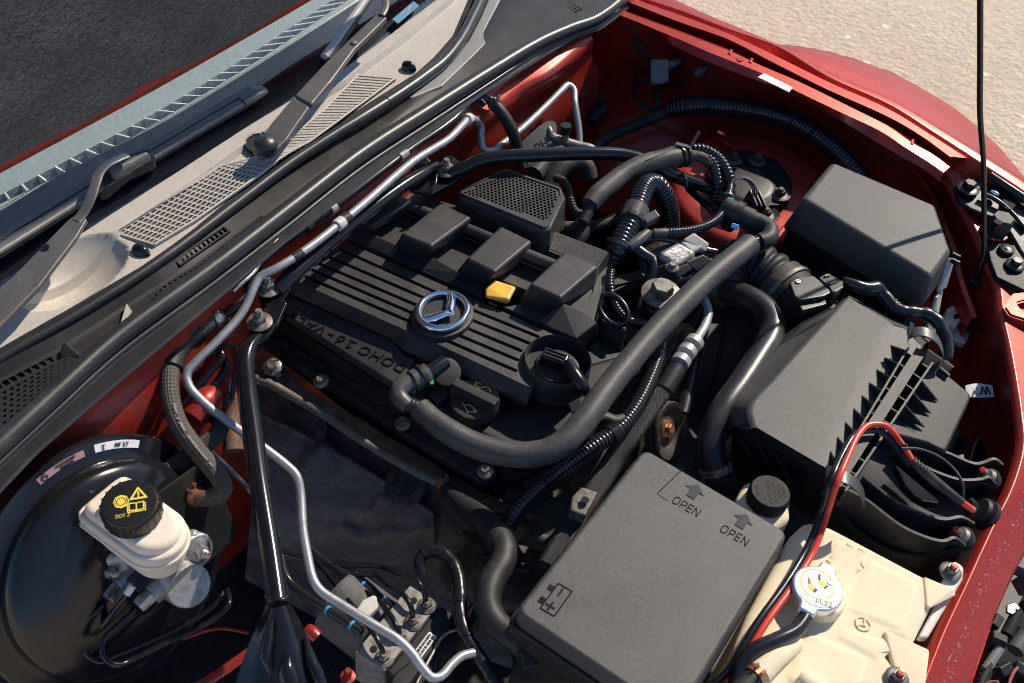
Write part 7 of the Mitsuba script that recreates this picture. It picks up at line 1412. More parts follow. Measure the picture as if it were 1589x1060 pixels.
add(k_ + '__quick_connector__blue_ring', place(box(0.012, 0.008, 0.004, 0.001), (-0.338,1.2818,0.8), (0.3, -0.5, 0.8), (1, 0.3, 0)), 'blue_tape')
band(k_ + '__quick_connector__black_clip', [(-0.3279,1.3346,0.785),(-0.3586,1.3321,0.785),(-0.3833,1.331,0.785)], 0.45, 0.0178, 0.012, 'black_plastic', 24, 0.003)
add(k_ + '__ribbed_end', tube([(-0.5329,0.7282,0.738),(-0.5256,0.7325,0.737),(-0.5107,0.7356,0.735)], 0.0102, 18, pitch=0.005, amp=0.1), 'black_plastic')
add(k_ + '__pcv_elbow', tube([(-0.5295,0.7293,0.737),(-0.5404,0.7294,0.739),(-0.5503,0.7335,0.741),(-0.5523,0.7441,0.743),(-0.5491,0.7563,0.745),(-0.5463,0.7664,0.746)], [0.0111] * 2 + [0.0129] * 4, 22), 'elbow_grey')
add(k_ + '__pcv_elbow__coupler', tube([(-0.5474,0.7596,0.746),(-0.5432,0.7708,0.747),(-0.5391,0.7822,0.748)], 0.0154, 26), 'elbow_grey')
add(k_ + '__pcv_elbow__coupler', tube([(-0.5433,0.7695,0.7475),(-0.5417,0.7743,0.7477)], 0.0180, 26), 'black_plastic')
add(k_ + '__pcv_elbow__green_seal', place(box(0.010, 0.006, 0.006, 0.001), (-0.5294,0.7728,0.745), (0.4, -0.3, 0.8), (0.8, 0.5, 0)), 'green_clip')
add(k_ + '__pcv_pipe', tube([(-0.5403,0.7781,0.748),(-0.5363,0.7954,0.749),(-0.534,0.8126,0.749)], 0.0107, 22), 'gloss_black')
add(k_ + '__pcv_port', lathe([(0.02, -0.02), (0.0215, 0.0), (0.020, 0.004), (0.014, 0.005), (0.0, 0.005)], (-0.5249,0.804,0.742), (0.35, -0.2, 0.9), 32), 'black_plastic')
for t in (0.44, 0.475):
    pass
k_ = thing('hose_clip', 'small black clip holding the foam wrapped hose at the front engine corner', 'clip')
add(k_ + '__block', hull([(-0.3316,0.8344,0.75),(-0.3277,0.8491,0.755),(-0.3171,0.8561,0.75),(-0.3146,0.8388,0.735),(-0.3228,0.8375,0.735)], 0.003), 'black_plastic')
add(k_ + '__tab', hull([(-0.3558,0.8462,0.765),(-0.3503,0.8589,0.768),(-0.3439,0.8537,0.762),(-0.3478,0.8413,0.76)], 0.002), 'black_plastic')
add(k_ + '__tape', tube([(-0.3253,0.8645,0.745),(-0.3177,0.8796,0.742),(-0.3033,0.8872,0.738),(-0.2988,0.9013,0.735)], [0.006, 0.008, 0.007, 0.004], 12, flat=0.5), 'rubber')

# radiator hose
rh = [(-0.3278,1.2459,0.7),(-0.305,1.2436,0.712),(-0.2738,1.2383,0.722),(-0.2426,1.2304,0.726),(-0.2186,1.2115,0.726),(-0.2062,1.1792,0.724),(-0.2027,1.1306,0.722),(-0.2002,1.0706,0.72),(-0.2004,1.0204,0.715),(-0.1977,0.9886,0.705),(-0.1874,0.9686,0.69),(-0.1718,0.9561,0.675),(-0.1573,0.9497,0.66)]
k_ = hose('radiator_hose', 'thick black radiator hose bending down in front of the air filter box', 'hose', rh, [0.0187] + [0.0202] * 8 + [0.0186] * 4, 'satin_rubber', seg=30)
rhp = dense(rh, 200)
add(k_ + '__print', cat(*[place(box(0.0012, 0.0045, 0.0006, 0.0002), rhp[k] + A([0.45, -0.60, 0.66]) * 0.0205, (0.45, -0.6, 0.66), (0.7, 0.7, 0.2)) for k in range(98, 150, 3) if k % 4]), 'pale_grey_print', False)
ring_clamp(k_ + '__clamp', rh, 0.035, 0.0216, 'copper_clip')
ring_clamp(k_ + '__clamp', rh, 0.965, 0.0216, 'dull_steel')
add(k_ + '__copper_band', lathe([(0.0216, -0.012), (0.0226, -0.011), (0.0226, -0.006), (0.0216, -0.005)], rhp[10], rhp[12] - rhp[8], 28), 'copper_clip')
add(k_ + '__spigot', tube([(-0.3733,1.2533,0.69),(-0.3499,1.251,0.695),(-0.3256,1.2459,0.7)], 0.0187, 20), 'dark_cast')

# intake bellows and air flow sensor
bl = [(-0.3267,1.2526,0.7),(-0.3272,1.2892,0.71),(-0.311,1.3122,0.715),(-0.2787,1.3166,0.715),(-0.2434,1.3085,0.712)]
k_ = hose('intake_bellows', 'dusty black ribbed intake bellows leading to the air filter box', 'bellows', bl, 0.0433, 'rubber', seg=36, pitch=0.017, amp=0.16)
add(k_ + '__cuff', lathe([(0.046, -0.012), (0.047, -0.002), (0.047, 0.004), (0.045, 0.006), (0.046, 0.010), (0.044, 0.022)], (-0.2406,1.3072,0.712), A((-0.2066,1.2975,0.71)) - A((-0.2542,1.3147,0.712)), 40), 'dusty_rubber', 40)
add(k_ + '__clamp', lathe([(0.0475, 0.004), (0.049, 0.005), (0.049, 0.011), (0.0475, 0.012)], (-0.2406,1.3072,0.712), A((-0.2066,1.2975,0.71)) - A((-0.2542,1.3147,0.712)), 40), 'worn_nut', 40)
k_ = thing('air_flow_sensor', 'flat black air flow sensor with a grey plug on the intake pipe', 'sensor')
add(k_ + '__pipe', tube([(-0.2353,1.3068,0.71),(-0.2026,1.2934,0.71),(-0.1651,1.2778,0.71),(-0.141,1.2715,0.71)], 0.043, 32), 'black_plastic')
add(k_ + '__pedestal', hull([(-0.2034,1.2507,0.75),(-0.1688,1.2916,0.75),(-0.1684,1.2494,0.73),(-0.1577,1.2947,0.73)], 0.006), 'black_plastic')
add(k_ + '__plate', slabw([(-0.2244,1.2533,0.775),(-0.2204,1.2753,0.775),(-0.2025,1.2929,0.775),(-0.1709,1.2833,0.775),(-0.1654,1.2753,0.775),(-0.1713,1.2594,0.775),(-0.1967,1.2266,0.775),(-0.2074,1.2317,0.775)], 0.008, 0.004, 0.002), 'satin_black')
add(k_ + '__body', slabw([(-0.2015,1.2346,0.766),(-0.1712,1.2716,0.766),(-0.1614,1.2584,0.766),(-0.1863,1.2192,0.766)], 0.02, 0.004, 0.002), 'satin_black')
for q in ((-0.2149,1.262,0.776), (-0.195,1.2375,0.768)):
    add(k_ + '__screw', lathe([(0.0042, 0), (0.004, 0.0015), (0.0015, 0.0018), (0.001, 0.0008)], q, (0, 0, 1), 16), 'dull_steel')
add(k_ + '__plug', slabw([(-0.194,1.2905,0.778),(-0.1872,1.3095,0.778),(-0.159,1.3079,0.778),(-0.1549,1.2876,0.778),(-0.1597,1.269,0.778),(-0.1704,1.2796,0.778)], 0.018, 0.003, 0.002), 'rubber')
for d in (0.0, 0.5, 1.0):
    add(k_ + '__plug__ridge', bar(A((-0.1868,1.2962,0.781)) * (1 - d) + A((-0.161,1.2746,0.781)) * d, A((-0.1818,1.3044,0.781)) * (1 - d) + A((-0.1562,1.2933,0.781)) * d, 0.003, 0.004), 'grey_strap')
hr = [(-0.1627,1.3145,0.775),(-0.1427,1.317,0.775),(-0.1258,1.3248,0.772),(-0.1135,1.3382,0.77),(-0.0956,1.3347,0.765),(-0.0769,1.3285,0.76),(-0.0583,1.3363,0.758),(-0.04,1.3485,0.758),(-0.0196,1.352,0.755),(-0.0019,1.3418,0.75),(0.0111,1.3306,0.74),(0.0202,1.3129,0.73)]
k_ = hose('sensor_harness', 'taped black harness sagging from the air flow sensor to the filter box corner', 'wire harness', hr, [0.0068, 0.0097, 0.0117, 0.0117, 0.0088] + [0.0097] * 7, 'gloss_rubber', seg=18, wob=0.35)
for t in (0.40, 0.43):
    band(k_ + '__tie', hr, t, 0.0102, 0.004, 'black_plastic', 16, 0.0014)

# refrigerant line with crimps and braided sleeve
rl = [(-0.3496,1.2212,0.7),(-0.328,1.2065,0.708),(-0.3087,1.1835,0.71),(-0.2996,1.1562,0.708),(-0.2963,1.1213,0.706),(-0.2958,1.0922,0.705),(-0.294,1.0694,0.703),(-0.2924,1.048,0.7)]
k_ = hose('refrigerant_line', 'dull silver pipe with three crimped collars running into a black braided sleeve', 'pipe', rl, [0.0068] * 8, 'white_alu', part='pipe')
for t in (0.66, 0.77, 0.88):
    band(k_ + '__collar', rl, t, 0.0107, 0.012, 'white_alu', 24, 0.0035)
add(k_ + '__hose', tube([(-0.2926,1.0554,0.702),(-0.2903,1.0338,0.697),(-0.2893,1.0148,0.692)], 0.0139, 22), 'rubber')
sl = [(-0.2897,1.0229,0.693),(-0.2914,0.9855,0.68),(-0.292,0.946,0.665),(-0.293,0.9042,0.65),(-0.289,0.8433,0.64),(-0.2859,0.7912,0.63),(-0.2835,0.7497,0.62),(-0.2805,0.7161,0.61)]
add(k_ + '__braided_sleeve', tube(sl, [0.0137] * 3 + [0.0155] * 5, 26), 'braided_sleeve')
add(k_ + '__sleeve_strap', slabw([(-0.3014,0.7944,0.665),(-0.2995,0.8133,0.668),(-0.2768,0.8196,0.668),(-0.2722,0.7812,0.662),(-0.2932,0.7765,0.66)], 0.02, 0.003, 0.002), 'worn_nut')
add(k_ + '__sleeve_strap__hole', lathe([(0.0055, 0), (0.0055, 0.0006)], (-0.2835,0.7973,0.669), (0, 0, 1), 16), 'matte_black')  # black disc in place of the shaded strap opening

# wiring conduits
cl = [(-0.35,1.0968,0.7),(-0.3307,1.0703,0.7),(-0.3145,1.0182,0.7),(-0.3037,0.959,0.698),(-0.3029,0.9121,0.695),(-0.3149,0.8698,0.69),(-0.33,0.8223,0.68),(-0.3414,0.7788,0.67),(-0.3489,0.7439,0.655),(-0.3501,0.7183,0.64)]
k_ = hose('wiring_conduit', 'thick ribbed black wiring conduit slanting past the battery cover corner', 'conduit', cl, 0.0127, 'corrugated_black', seg=22, pitch=0.0058, amp=0.13)
for t in (0.08, 0.515, 0.80):
    band(k_ + '__tape', cl, t, 0.0131, 0.016, 'gloss_rubber', 24, 0.001)
dl = [(-0.4683,1.1543,0.745),(-0.4663,1.1573,0.76),(-0.4688,1.1758,0.775),(-0.4723,1.2006,0.788),(-0.4793,1.2292,0.797),(-0.4876,1.2546,0.8),(-0.4912,1.2815,0.8),(-0.4842,1.2964,0.795),(-0.4704,1.3035,0.78),(-0.4575,1.3084,0.755),(-0.4483,1.3118,0.72)]
k_ = hose('wiring_conduit', 'thick ribbed black conduit arching between engine cover and strut tower, with a clip marked 23', 'conduit', dl, [0.0177] * 6 + [0.0167] * 5, 'corrugated_black', seg=24, pitch=0.0062, amp=0.12)
add(k_ + '__clip', place(cat(lathe([(0.0187, -0.014), (0.0202, -0.013), (0.0202, 0.013), (0.0187, 0.014)], (0, 0, 0), (0, 0, 1), 28)), (-0.4752,1.212,0.792), A((-0.4793,1.2292,0.797)) - A((-0.4723,1.2006,0.788))), 'elbow_grey')
add(k_ + '__clip__tab', place(box(0.026, 0.014, 0.02, 0.002), (-0.4529,1.2213,0.782), (0.2, -0.3, 0.9), (0.3, 0.9, 0)), 'elbow_grey')
for t_, q in (('23', (-0.4782,1.1952,0.8085)), ('25', (-0.4672,1.1934,0.8095)), ('22', (-0.4573,1.1946,0.808))):
    add(k_ + '__clip__lettering', flat_text(t_, 0.006, q, A((-0.4779,1.2256,0.8)) - A((-0.4714,1.1983,0.79)), (-0.05, -0.45, 0.89), 0.0005, True), 'letter_black', False)
band(k_ + '__collar', dl, 0.10, 0.0197, 0.007, 'elbow_grey', 24, 0.002)
fh2 = [(-0.5398,1.186,0.79),(-0.5404,1.2066,0.795),(-0.5366,1.2358,0.8),(-0.5314,1.2713,0.805),(-0.5196,1.3045,0.81),(-0.5018,1.3355,0.812),(-0.4846,1.3629,0.812),(-0.476,1.379,0.81)]
k_ = hose('foam_sleeved_wire', 'split grey foam sleeve arching from the engine cover to the strut tower', 'foam sleeve', fh2, [0.0143] + [0.0158] * 7, 'foam_hose', seg=26)
add(k_ + '__inner_hose', tube([(-0.533,1.1606,0.775),(-0.5358,1.1761,0.783),(-0.5392,1.1907,0.79)], 0.0092, 16), 'rubber')
add(k_ + '__flap', ruled([[(-0.5131,1.2975,0.825),(-0.4982,1.3329,0.828),(-0.4868,1.3596,0.828)], [(-0.5173,1.3287,0.818),(-0.5059,1.3611,0.82),(-0.4934,1.3844,0.82)]], 16, 2), 'foam_hose', True)
for t, m_ in ((0.975, 'black_plastic'), (0.93, 'gloss_rubber')):
    band(k_ + '__tie', fh2, t, 0.0163, 0.006, m_, 20, 0.0025)
add(k_ + '__tie__tail', bar((-0.4725,1.3738,0.83), (-0.4717,1.3958,0.85), 0.006, 0.002, (0.8, -0.4, 0.2)), 'grey_strap')
add(k_ + '__tie__tail', bar((-0.4947,1.3657,0.832), (-0.4715,1.3733,0.832), 0.008, 0.002), 'grey_strap')
for lab, pts, r_ in (('outer of two ribbed conduits curling down beside the strut tower', [(-0.4771,1.3991,0.81),(-0.4608,1.4082,0.812),(-0.4375,1.4113,0.808),(-0.4152,1.4045,0.8),(-0.3984,1.396,0.785),(-0.3923,1.3882,0.765)], 0.0100), ('inner of two ribbed conduits curling down beside the strut tower', [(-0.4501,1.4004,0.805),(-0.4369,1.4006,0.8),(-0.4227,1.3922,0.79),(-0.4115,1.383,0.775),(-0.4101,1.3819,0.755)], 0.0111)):
    hose('ribbed_conduit', lab, 'conduit', pts, r_, 'corrugated_black', seg=18, pitch=0.0062, amp=0.2)
hose('bare_hose', 'short brown grey hose end above the inner ribbed conduit', 'hose', [(-0.4784,1.3745,0.81),(-0.4649,1.3906,0.808),(-0.4485,1.3972,0.805),(-0.4393,1.3961,0.8)], 0.0090, 'dusty_rubber')
tl = [(-0.3941,1.3869,0.79),(-0.3859,1.3635,0.79),(-0.3773,1.3358,0.788),(-0.3727,1.3095,0.786),(-0.3757,1.2852,0.784),(-0.3854,1.2634,0.782),(-0.4003,1.2431,0.78),(-0.4196,1.225,0.778)]
k_ = hose('thin_conduit', 'thin shiny ribbed conduit turning from the strut tower back to the engine', 'conduit', tl, 0.0075, 'corrugated_black', seg=16, pitch=0.0045, amp=0.13)
band(k_ + '__tie', tl, 0.2, 0.0085, 0.006, 'grey_strap', 16, 0.002)
add(k_ + '__tape', tube([(-0.4207,1.2224,0.779),(-0.4276,1.2143,0.779),(-0.4349,1.2073,0.778)], 0.0090, 14, wob=0.3), 'elbow_grey')
add(k_ + '__end', tube([(-0.4334,1.2087,0.778),(-0.4422,1.2004,0.777),(-0.4477,1.1788,0.775),(-0.4535,1.1664,0.772),(-0.4581,1.1572,0.765)], 0.0065, 14), 'rubber')
add(k_ + '__coupler', tube([(-0.4513,1.1606,0.772),(-0.4465,1.1764,0.776),(-0.4433,1.2019,0.778)], [0.0090, 0.0085, 0.0095], 16), 'elbow_grey')
k_ = hose('sensor_wire', 'thin ribbed wire ending in a bare copper and white plug near the throttle', 'wire', [(-0.4413,1.1929,0.772),(-0.4284,1.2114,0.77),(-0.407,1.2254,0.768),(-0.3861,1.2365,0.765),(-0.3704,1.246,0.76),(-0.3538,1.2581,0.755)], 0.0049, 'corrugated_black', seg=12, pitch=0.004, amp=0.12)
add(k_ + '__plug', hull([(-0.3898,1.2301,0.775),(-0.3852,1.2456,0.778),(-0.3627,1.2498,0.77),(-0.3615,1.241,0.766),(-0.3742,1.2313,0.765)], 0.004), 'pale_rib')
add(k_ + '__copper_end', tube([(-0.3619,1.2535,0.76),(-0.3483,1.264,0.757)], 0.003, 8), 'copper_clip')
k_ = thing('tower_plug', 'black multi pin plug with red and grey wires hanging beside the strut tower', 'plug')
add(k_ + '__body', place(box(0.024, 0.03, 0.026, 0.003), (-0.3602,1.4283,0.735), (0.2, -0.2, 0.9), (0.6, 0.8, 0)), 'satin_black')
for d in (0, 1, 2):
    add(k_ + '__fin', place(box(0.004, 0.032, 0.03, 0.001), A((-0.3652,1.4238,0.735)) + A([0.006 * d, 0.004 * d, 0]), (0.2, -0.2, 0.9), (0.6, 0.8, 0)), 'satin_black')
for d, m_ in ((0.0, 'dim_red_wire'), (0.004, 'rubber'), (0.008, 'grey_plastic')):
    add(k_ + '__wire', tube(shift([(-0.3922,1.3802,0.795),(-0.3908,1.3885,0.8),(-0.3831,1.3948,0.803),(-0.3724,1.3986,0.8),(-0.3624,1.4064,0.785),(-0.3587,1.4081,0.77)], d * 0.6, d * 0.4, d * 0.3), 0.0014, 8), m_)

# fittings behind the intake box
for nm, lab, ct, pts, r_, m_ in (
    ('heater_return_hose', 'grey ribbed hose dropping down the far firewall from a steel clamp', 'hose', [(-0.779,1.2564,0.83),(-0.7589,1.2507,0.825),(-0.7424,1.2517,0.81),(-0.7294,1.2535,0.79),(-0.72,1.2558,0.765),(-0.7115,1.2569,0.745),(-0.703,1.2541,0.735)], 0.0100, 'rubber'),
    ('grey_hose', 'thick grey hose behind the intake box, left of its neighbour', 'hose', [(-0.6776,1.25,0.74),(-0.6783,1.2733,0.745),(-0.6739,1.297,0.75),(-0.6684,1.3165,0.75)], 0.0151, 'foam_hose'),
    ('grey_hose', 'thick grey hose curving down behind the intake box, right of its neighbour', 'hose', [(-0.6527,1.2562,0.72),(-0.653,1.2765,0.735),(-0.6492,1.3001,0.745),(-0.6403,1.3226,0.745),(-0.6252,1.3303,0.735),(-0.6154,1.3274,0.72)], 0.0151, 'foam_hose'),
    ('elbow_pipe', 'dusty cast elbow pipe below a small black capped valve', 'pipe', [(-0.7134,1.3348,0.76),(-0.6994,1.3342,0.758),(-0.678,1.3424,0.755),(-0.6575,1.3522,0.752),(-0.6374,1.3622,0.75),(-0.6264,1.3685,0.74)], 0.0077, 'dusty_alu'),
    ('vacuum_hose', 'thin ribbed vacuum hose curling from the mesh intake box', 'hose', [(-0.6282,1.2297,0.77),(-0.6105,1.224,0.775),(-0.5947,1.2161,0.77),(-0.5815,1.2057,0.76),(-0.5684,1.2006,0.752),(-0.5566,1.2038,0.75)], 0.0072, 'rubber'),
    ('vent_hose', 'dusty black hose lying across behind the fin grille', 'hose', [(-0.5732,1.1727,0.735),(-0.5577,1.1819,0.738),(-0.5372,1.1971,0.74),(-0.5232,1.219,0.742),(-0.515,1.2385,0.745)], 0.0092, 'dusty_rubber'),
    ('tee_pipe', 'black tee pipe beside the fin grille', 'pipe', [(-0.5513,1.1905,0.76),(-0.5402,1.1778,0.756),(-0.5334,1.1686,0.75),(-0.5314,1.1544,0.742),(-0.5329,1.1475,0.735)], 0.0101, 'rubber'),
    ('drop_tube', 'flattened black tube dropping beside the valve cover', 'tube', [(-0.4475,1.1744,0.765),(-0.4285,1.1752,0.76),(-0.4155,1.1784,0.755),(-0.4058,1.1674,0.75),(-0.4019,1.1504,0.735),(-0.3979,1.1336,0.72)], 0.0098, 'gloss_rubber'),
    ('ribbed_lead', 'thin ribbed lead running down to the oval black ring', 'wire', [(-0.4499,1.1108,0.76),(-0.439,1.0905,0.755),(-0.4244,1.077,0.745),(-0.4027,1.0665,0.735),(-0.3852,1.0696,0.728),(-0.3703,1.0891,0.72)], 0.0072, 'corrugated_black'),
    ('lower_lead', 'dark lead under the long foam wrapped hose', 'wire', [(-0.3832,1.0845,0.715),(-0.3639,1.0908,0.712),(-0.3454,1.0883,0.71)], 0.0086, 'corrugated_black')):
    kw = dict(pitch=0.005, amp=0.14) if m_ == 'corrugated_black' or nm == 'vacuum_hose' else {}
    k_ = hose(nm, lab, ct, pts, r_, m_, seg=18, **kw)
    if nm == 'heater_return_hose':
        ring_clamp(k_ + '__clamp', pts, 0.06, r_, 'dull_steel')
        add(k_ + '__spigot', tube([(-0.7937,1.2473,0.835),(-0.7876,1.2532,0.835),(-0.7753,1.2549,0.83)], 0.0073, 14), 'gloss_black')
    if nm == 'elbow_pipe':
        add(k_ + '__valve_cap', lathe([(0.010, 0.0), (0.0105, 0.002), (0.0105, 0.012), (0.009, 0.014), (0.0, 0.014)], (-0.6808,1.3395,0.775), (-0.05, 0, 1), 24), 'satin_black')
        add(k_ + '__valve_stem', tube([(-0.6756,1.336,0.757),(-0.6805,1.3392,0.774)], 0.006, 14), 'dusty_alu')
        add(k_ + '__flange', lathe([(0.014, -0.004), (0.016, 0.0), (0.014, 0.004)], (-0.7081,1.3348,0.76), (0.5, 0.6, 0.1), 24), 'dusty_alu')
    if nm == 'tee_pipe':
        ring_clamp(k_ + '__clamp', pts, 0.25, r_, 'grey_steel')
    if nm == 'drop_tube':
        add(k_ + '__end', tube([(-0.3986,1.134,0.722),(-0.393,1.1189,0.715),(-0.3879,1.1082,0.71)], 0.0078, 14), 'black_plastic')
k_ = thing('firewall_plate', 'grey plate with letters on the far firewall behind the strut brace', 'plate')
add(k_ + '__plate', ruled([[(-0.7239,1.2521,0.765),(-0.722,1.3009,0.775),(-0.7166,1.3389,0.78),(-0.7082,1.3514,0.775),(-0.6896,1.3347,0.76)], [(-0.7126,1.2452,0.735),(-0.6924,1.2733,0.735),(-0.6791,1.2926,0.735),(-0.6758,1.3076,0.735),(-0.6741,1.3212,0.735)]], 24, 2), 'grey_motor', True)
add(k_ + '__lettering', flat_text('RH', 0.016, (-0.6944,1.2884,0.768), (0.15, 0.95, 0.15), (0.75, -0.3, 0.6), 0.001, True), 'black_print', False)
k_ = thing('oval_ring', 'oval black plastic ring standing beside the valve cover front', 'ring')
oc_ = A((-0.4097,1.0562,0.745)); ou = A((-0.387,1.0493,0.74)) - A((-0.4327,1.0632,0.75)); ou /= np.linalg.norm(ou); ow = A([-0.35, 0.55, 0.45]); ow -= ou * (ow @ ou); ow /= np.linalg.norm(ow)
an = np.linspace(0, 2 * np.pi, 40)
add(k_ + '__ring', tube([oc_ + ou * 0.027 * math.cos(a) + ow * 0.017 * math.sin(a) for a in an], 0.0042, 12), 'satin_black')
add(k_ + '__foot', hull([(-0.4126,1.0402,0.73),(-0.3857,1.0489,0.725),(-0.3801,1.037,0.7),(-0.4046,1.0331,0.7)], 0.006), 'black_plastic')
k_ = thing('oil_pressure_nut', 'grey hexagon plug standing up beside the long foam wrapped hose', 'plug')
bolt(k_ + '__nut', (-0.3693,1.1239,0.755), 0.017, 'worn_nut', (0, -0.1, 1))
add(k_ + '__collar', lathe([(0.022, -0.05), (0.022, -0.006), (0.020, -0.002)], (-0.3683,1.1225,0.754), (0, -0.1, 1), 28), 'cast_metal')
# throttle body and connectors: pieces of cast metal and black plugs
k_ = thing('throttle_body', 'grey cast throttle body with black connector blocks under loose wires', 'throttle body')
add(k_ + '__casting', hull([(-0.4356,1.1976,0.735),(-0.4227,1.2305,0.75),(-0.3792,1.2485,0.745),(-0.3567,1.2434,0.735),(-0.3811,1.1892,0.72),(-0.4116,1.1818,0.72),(-0.4027,1.2336,0.66),(-0.3764,1.2966,0.66)], 0.012), 'cast_metal', 60)
add(k_ + '__casting', hull([(-0.4023,1.1871,0.765),(-0.393,1.2142,0.768),(-0.3743,1.22,0.762),(-0.3827,1.1915,0.758)], 0.008), 'cast_aluminium', 60)
add(k_ + '__casting', hull([(-0.3889,1.2266,0.77),(-0.38,1.2473,0.772),(-0.3681,1.244,0.768),(-0.3759,1.2259,0.765)], 0.006), 'pale_plastic', 60)
add(k_ + '__connector', hull([(-0.3883,1.177,0.758),(-0.3824,1.1974,0.762),(-0.3552,1.232,0.76),(-0.3465,1.228,0.752),(-0.3645,1.1874,0.748)], 0.003), 'black_plastic')
add(k_ + '__connector', hull([(-0.3668,1.1948,0.768),(-0.3548,1.2216,0.77),(-0.3424,1.2263,0.765),(-0.3507,1.1976,0.76)], 0.003), 'satin_black')
add(k_ + '__connector', hull([(-0.3744,1.1684,0.766),(-0.3648,1.1909,0.768),(-0.3568,1.1904,0.764),(-0.3651,1.1663,0.76)], 0.002), 'satin_black')
bolt(k_ + '__bolt', (-0.3794,1.1706,0.768), 0.006, 'worn_nut')
add(k_ + '__bracket', cat(bar((-0.4472,1.1185,0.735), (-0.4191,1.1707,0.73), 0.018, 0.003), bar((-0.4375,1.1041,0.73), (-0.4225,1.1573,0.728), 0.003, 0.02)), 'black_plastic')
add(k_ + '__bracket', hull([(-0.3955,1.0705,0.69),(-0.3839,1.121,0.7),(-0.368,1.1231,0.695),(-0.3744,1.0903,0.66)], 0.006), 'dark_cast')
add(k_ + '__intake_runner', tube([(-0.4121,1.1864,0.66),(-0.3995,1.2147,0.69),(-0.375,1.2516,0.7),(-0.3324,1.2593,0.7),(-0.3232,1.287,0.7)], 0.04, 24), 'dark_cast')
k_ = thing('belt_drive', 'dark drive belt pulleys in the gap beside the radiator hose', 'belt drive')
add(k_ + '__block', hull([(-0.4096,1.0496,0.64),(-0.3969,1.1805,0.66),(-0.3454,1.2706,0.64),(-0.3026,1.1614,0.56),(-0.3282,0.9417,0.56),(-0.3005,1.0546,0.5),(-0.3533,0.891,0.56)], 0.02), 'dark_cast', 50)
for q, r_ in (((-0.3219,1.1473,0.62), 0.062), ((-0.2711,1.0301,0.6), 0.045)):
    add(k_ + '__pulley', lathe([(r_ * .9, -0.012), (r_, -0.010), (r_ * .93, -0.006), (r_, -0.002), (r_ * .93, 0.002), (r_, 0.006), (r_ * .97, 0.010), (r_ * 0.8, 0.008), (r_ * 0.55, 0.0), (r_ * 0.3, 0.002), (r_ * .25, 0.008), (0, 0.008)], q, (0.86, 0.0, 0.5), 48), 'worn_pulley', 30)
bolt(k_ + '__pulley_bolt', (-0.2673,1.0122,0.625), 0.008, 'copper_clip', (0.86, 0, 0.5))
add(k_ + '__belt', tube([(-0.3437,1.2301,0.66),(-0.3429,1.1957,0.655),(-0.3374,1.1409,0.65),(-0.3307,1.0817,0.64),(-0.329,1.0607,0.63)], 0.009, 12, flat=0.4), 'gloss_rubber')
add(k_ + '__belt', tube([(-0.3331,1.2424,0.64),(-0.3069,1.184,0.63),(-0.2851,1.1258,0.62),(-0.2658,1.0691,0.61)], 0.009, 12, flat=0.4), 'gloss_rubber')
k_ = thing('engine_bracket', 'black bent bracket and lug between the ribbed conduit and the battery cover', 'bracket')
add(k_ + '__arm', tube([(-0.3864,0.7498,0.6),(-0.3611,0.7591,0.605),(-0.3388,0.7609,0.605),(-0.3131,0.7553,0.6),(-0.3032,0.7724,0.6),(-0.2945,0.7966,0.6)], 0.008, 14, flat=0.5), 'black_plastic')
add(k_ + '__lug', hull([(-0.3654,0.7897,0.64),(-0.3517,0.8128,0.645),(-0.3381,0.7989,0.63),(-0.35,0.7785,0.63)], 0.008), 'black_plastic')
bolt(k_ + '__bolt', (-0.3484,0.7896,0.655), 0.007, 'grey_steel')
add(k_ + '__plate', hull([(-0.3832,0.7777,0.61),(-0.3554,0.7974,0.61),(-0.3123,0.8162,0.6),(-0.2877,0.7884,0.56),(-0.3562,0.7606,0.56)], 0.012), 'dark_cast')

# ---------------------------------------------------------------- far inner wing: big harness, relay, wires
bhp = [(-0.612,1.5979,0.72),(-0.5855,1.6101,0.735),(-0.548,1.6313,0.745),(-0.5003,1.6516,0.752),(-0.451,1.6702,0.755),(-0.4009,1.6794,0.755),(-0.3495,1.6748,0.752),(-0.3025,1.6642,0.745),(-0.2628,1.6483,0.735),(-0.2286,1.6346,0.72)]
k_ = hose('main_conduit', 'big shiny ribbed black conduit curving along the far inner wing', 'conduit', bhp, [0.0118] + [0.0194] * 9, 'corrugated_gloss', seg=26, pitch=0.0066, amp=0.13)
for t in (0.1, 0.2, 0.3, 0.38, 0.46, 0.55, 0.66):
    band(k_ + '__tape', bhp, t, 0.0197, 0.004, 'gloss_rubber', 24, 0.0008)
add(k_ + '__tail', tube([(-0.6829,1.4345,0.66),(-0.682,1.5097,0.67),(-0.6506,1.556,0.69),(-0.623,1.5849,0.71),(-0.6075,1.6022,0.72)], 0.0106, 16), 'rubber')
k_ = thing('relay', 'small grey relay plug with looping dark wires on the far inner wing', 'relay')
add(k_ + '__body', place(box(0.034, 0.046, 0.022, 0.002), (-0.6755,1.6784,0.735), (0.25, -0.75, 0.6), (0.85, 0.4, 0.2)), 'grey_plastic')
for a, b in (((-0.6651,1.6836,0.75), (-0.6505,1.7016,0.765)), ((-0.6137,1.6971,0.75), (-0.6011,1.7131,0.765))):
    add(k_ + '__pin_sleeve', tube([a, A(a) * .4 + A(b) * .6, b], [0.008, 0.0085, 0.005], 16), 'dim_plastic')
    add(k_ + '__pin_sleeve__tip', lathe([(0.006, -0.002), (0.006, 0.004), (0.0, 0.005)], b, (0.2, 0.5, 0.4), 14), 'satin_black')
    v, f = cat(trimesh.creation.icosphere(2, 0.006)); add(k_ + '__pin_sleeve__bead', (A(v) + A(a) * .6 + A(b) * .4 + A([0, -0.004, .004]), f), 'grey_plastic')
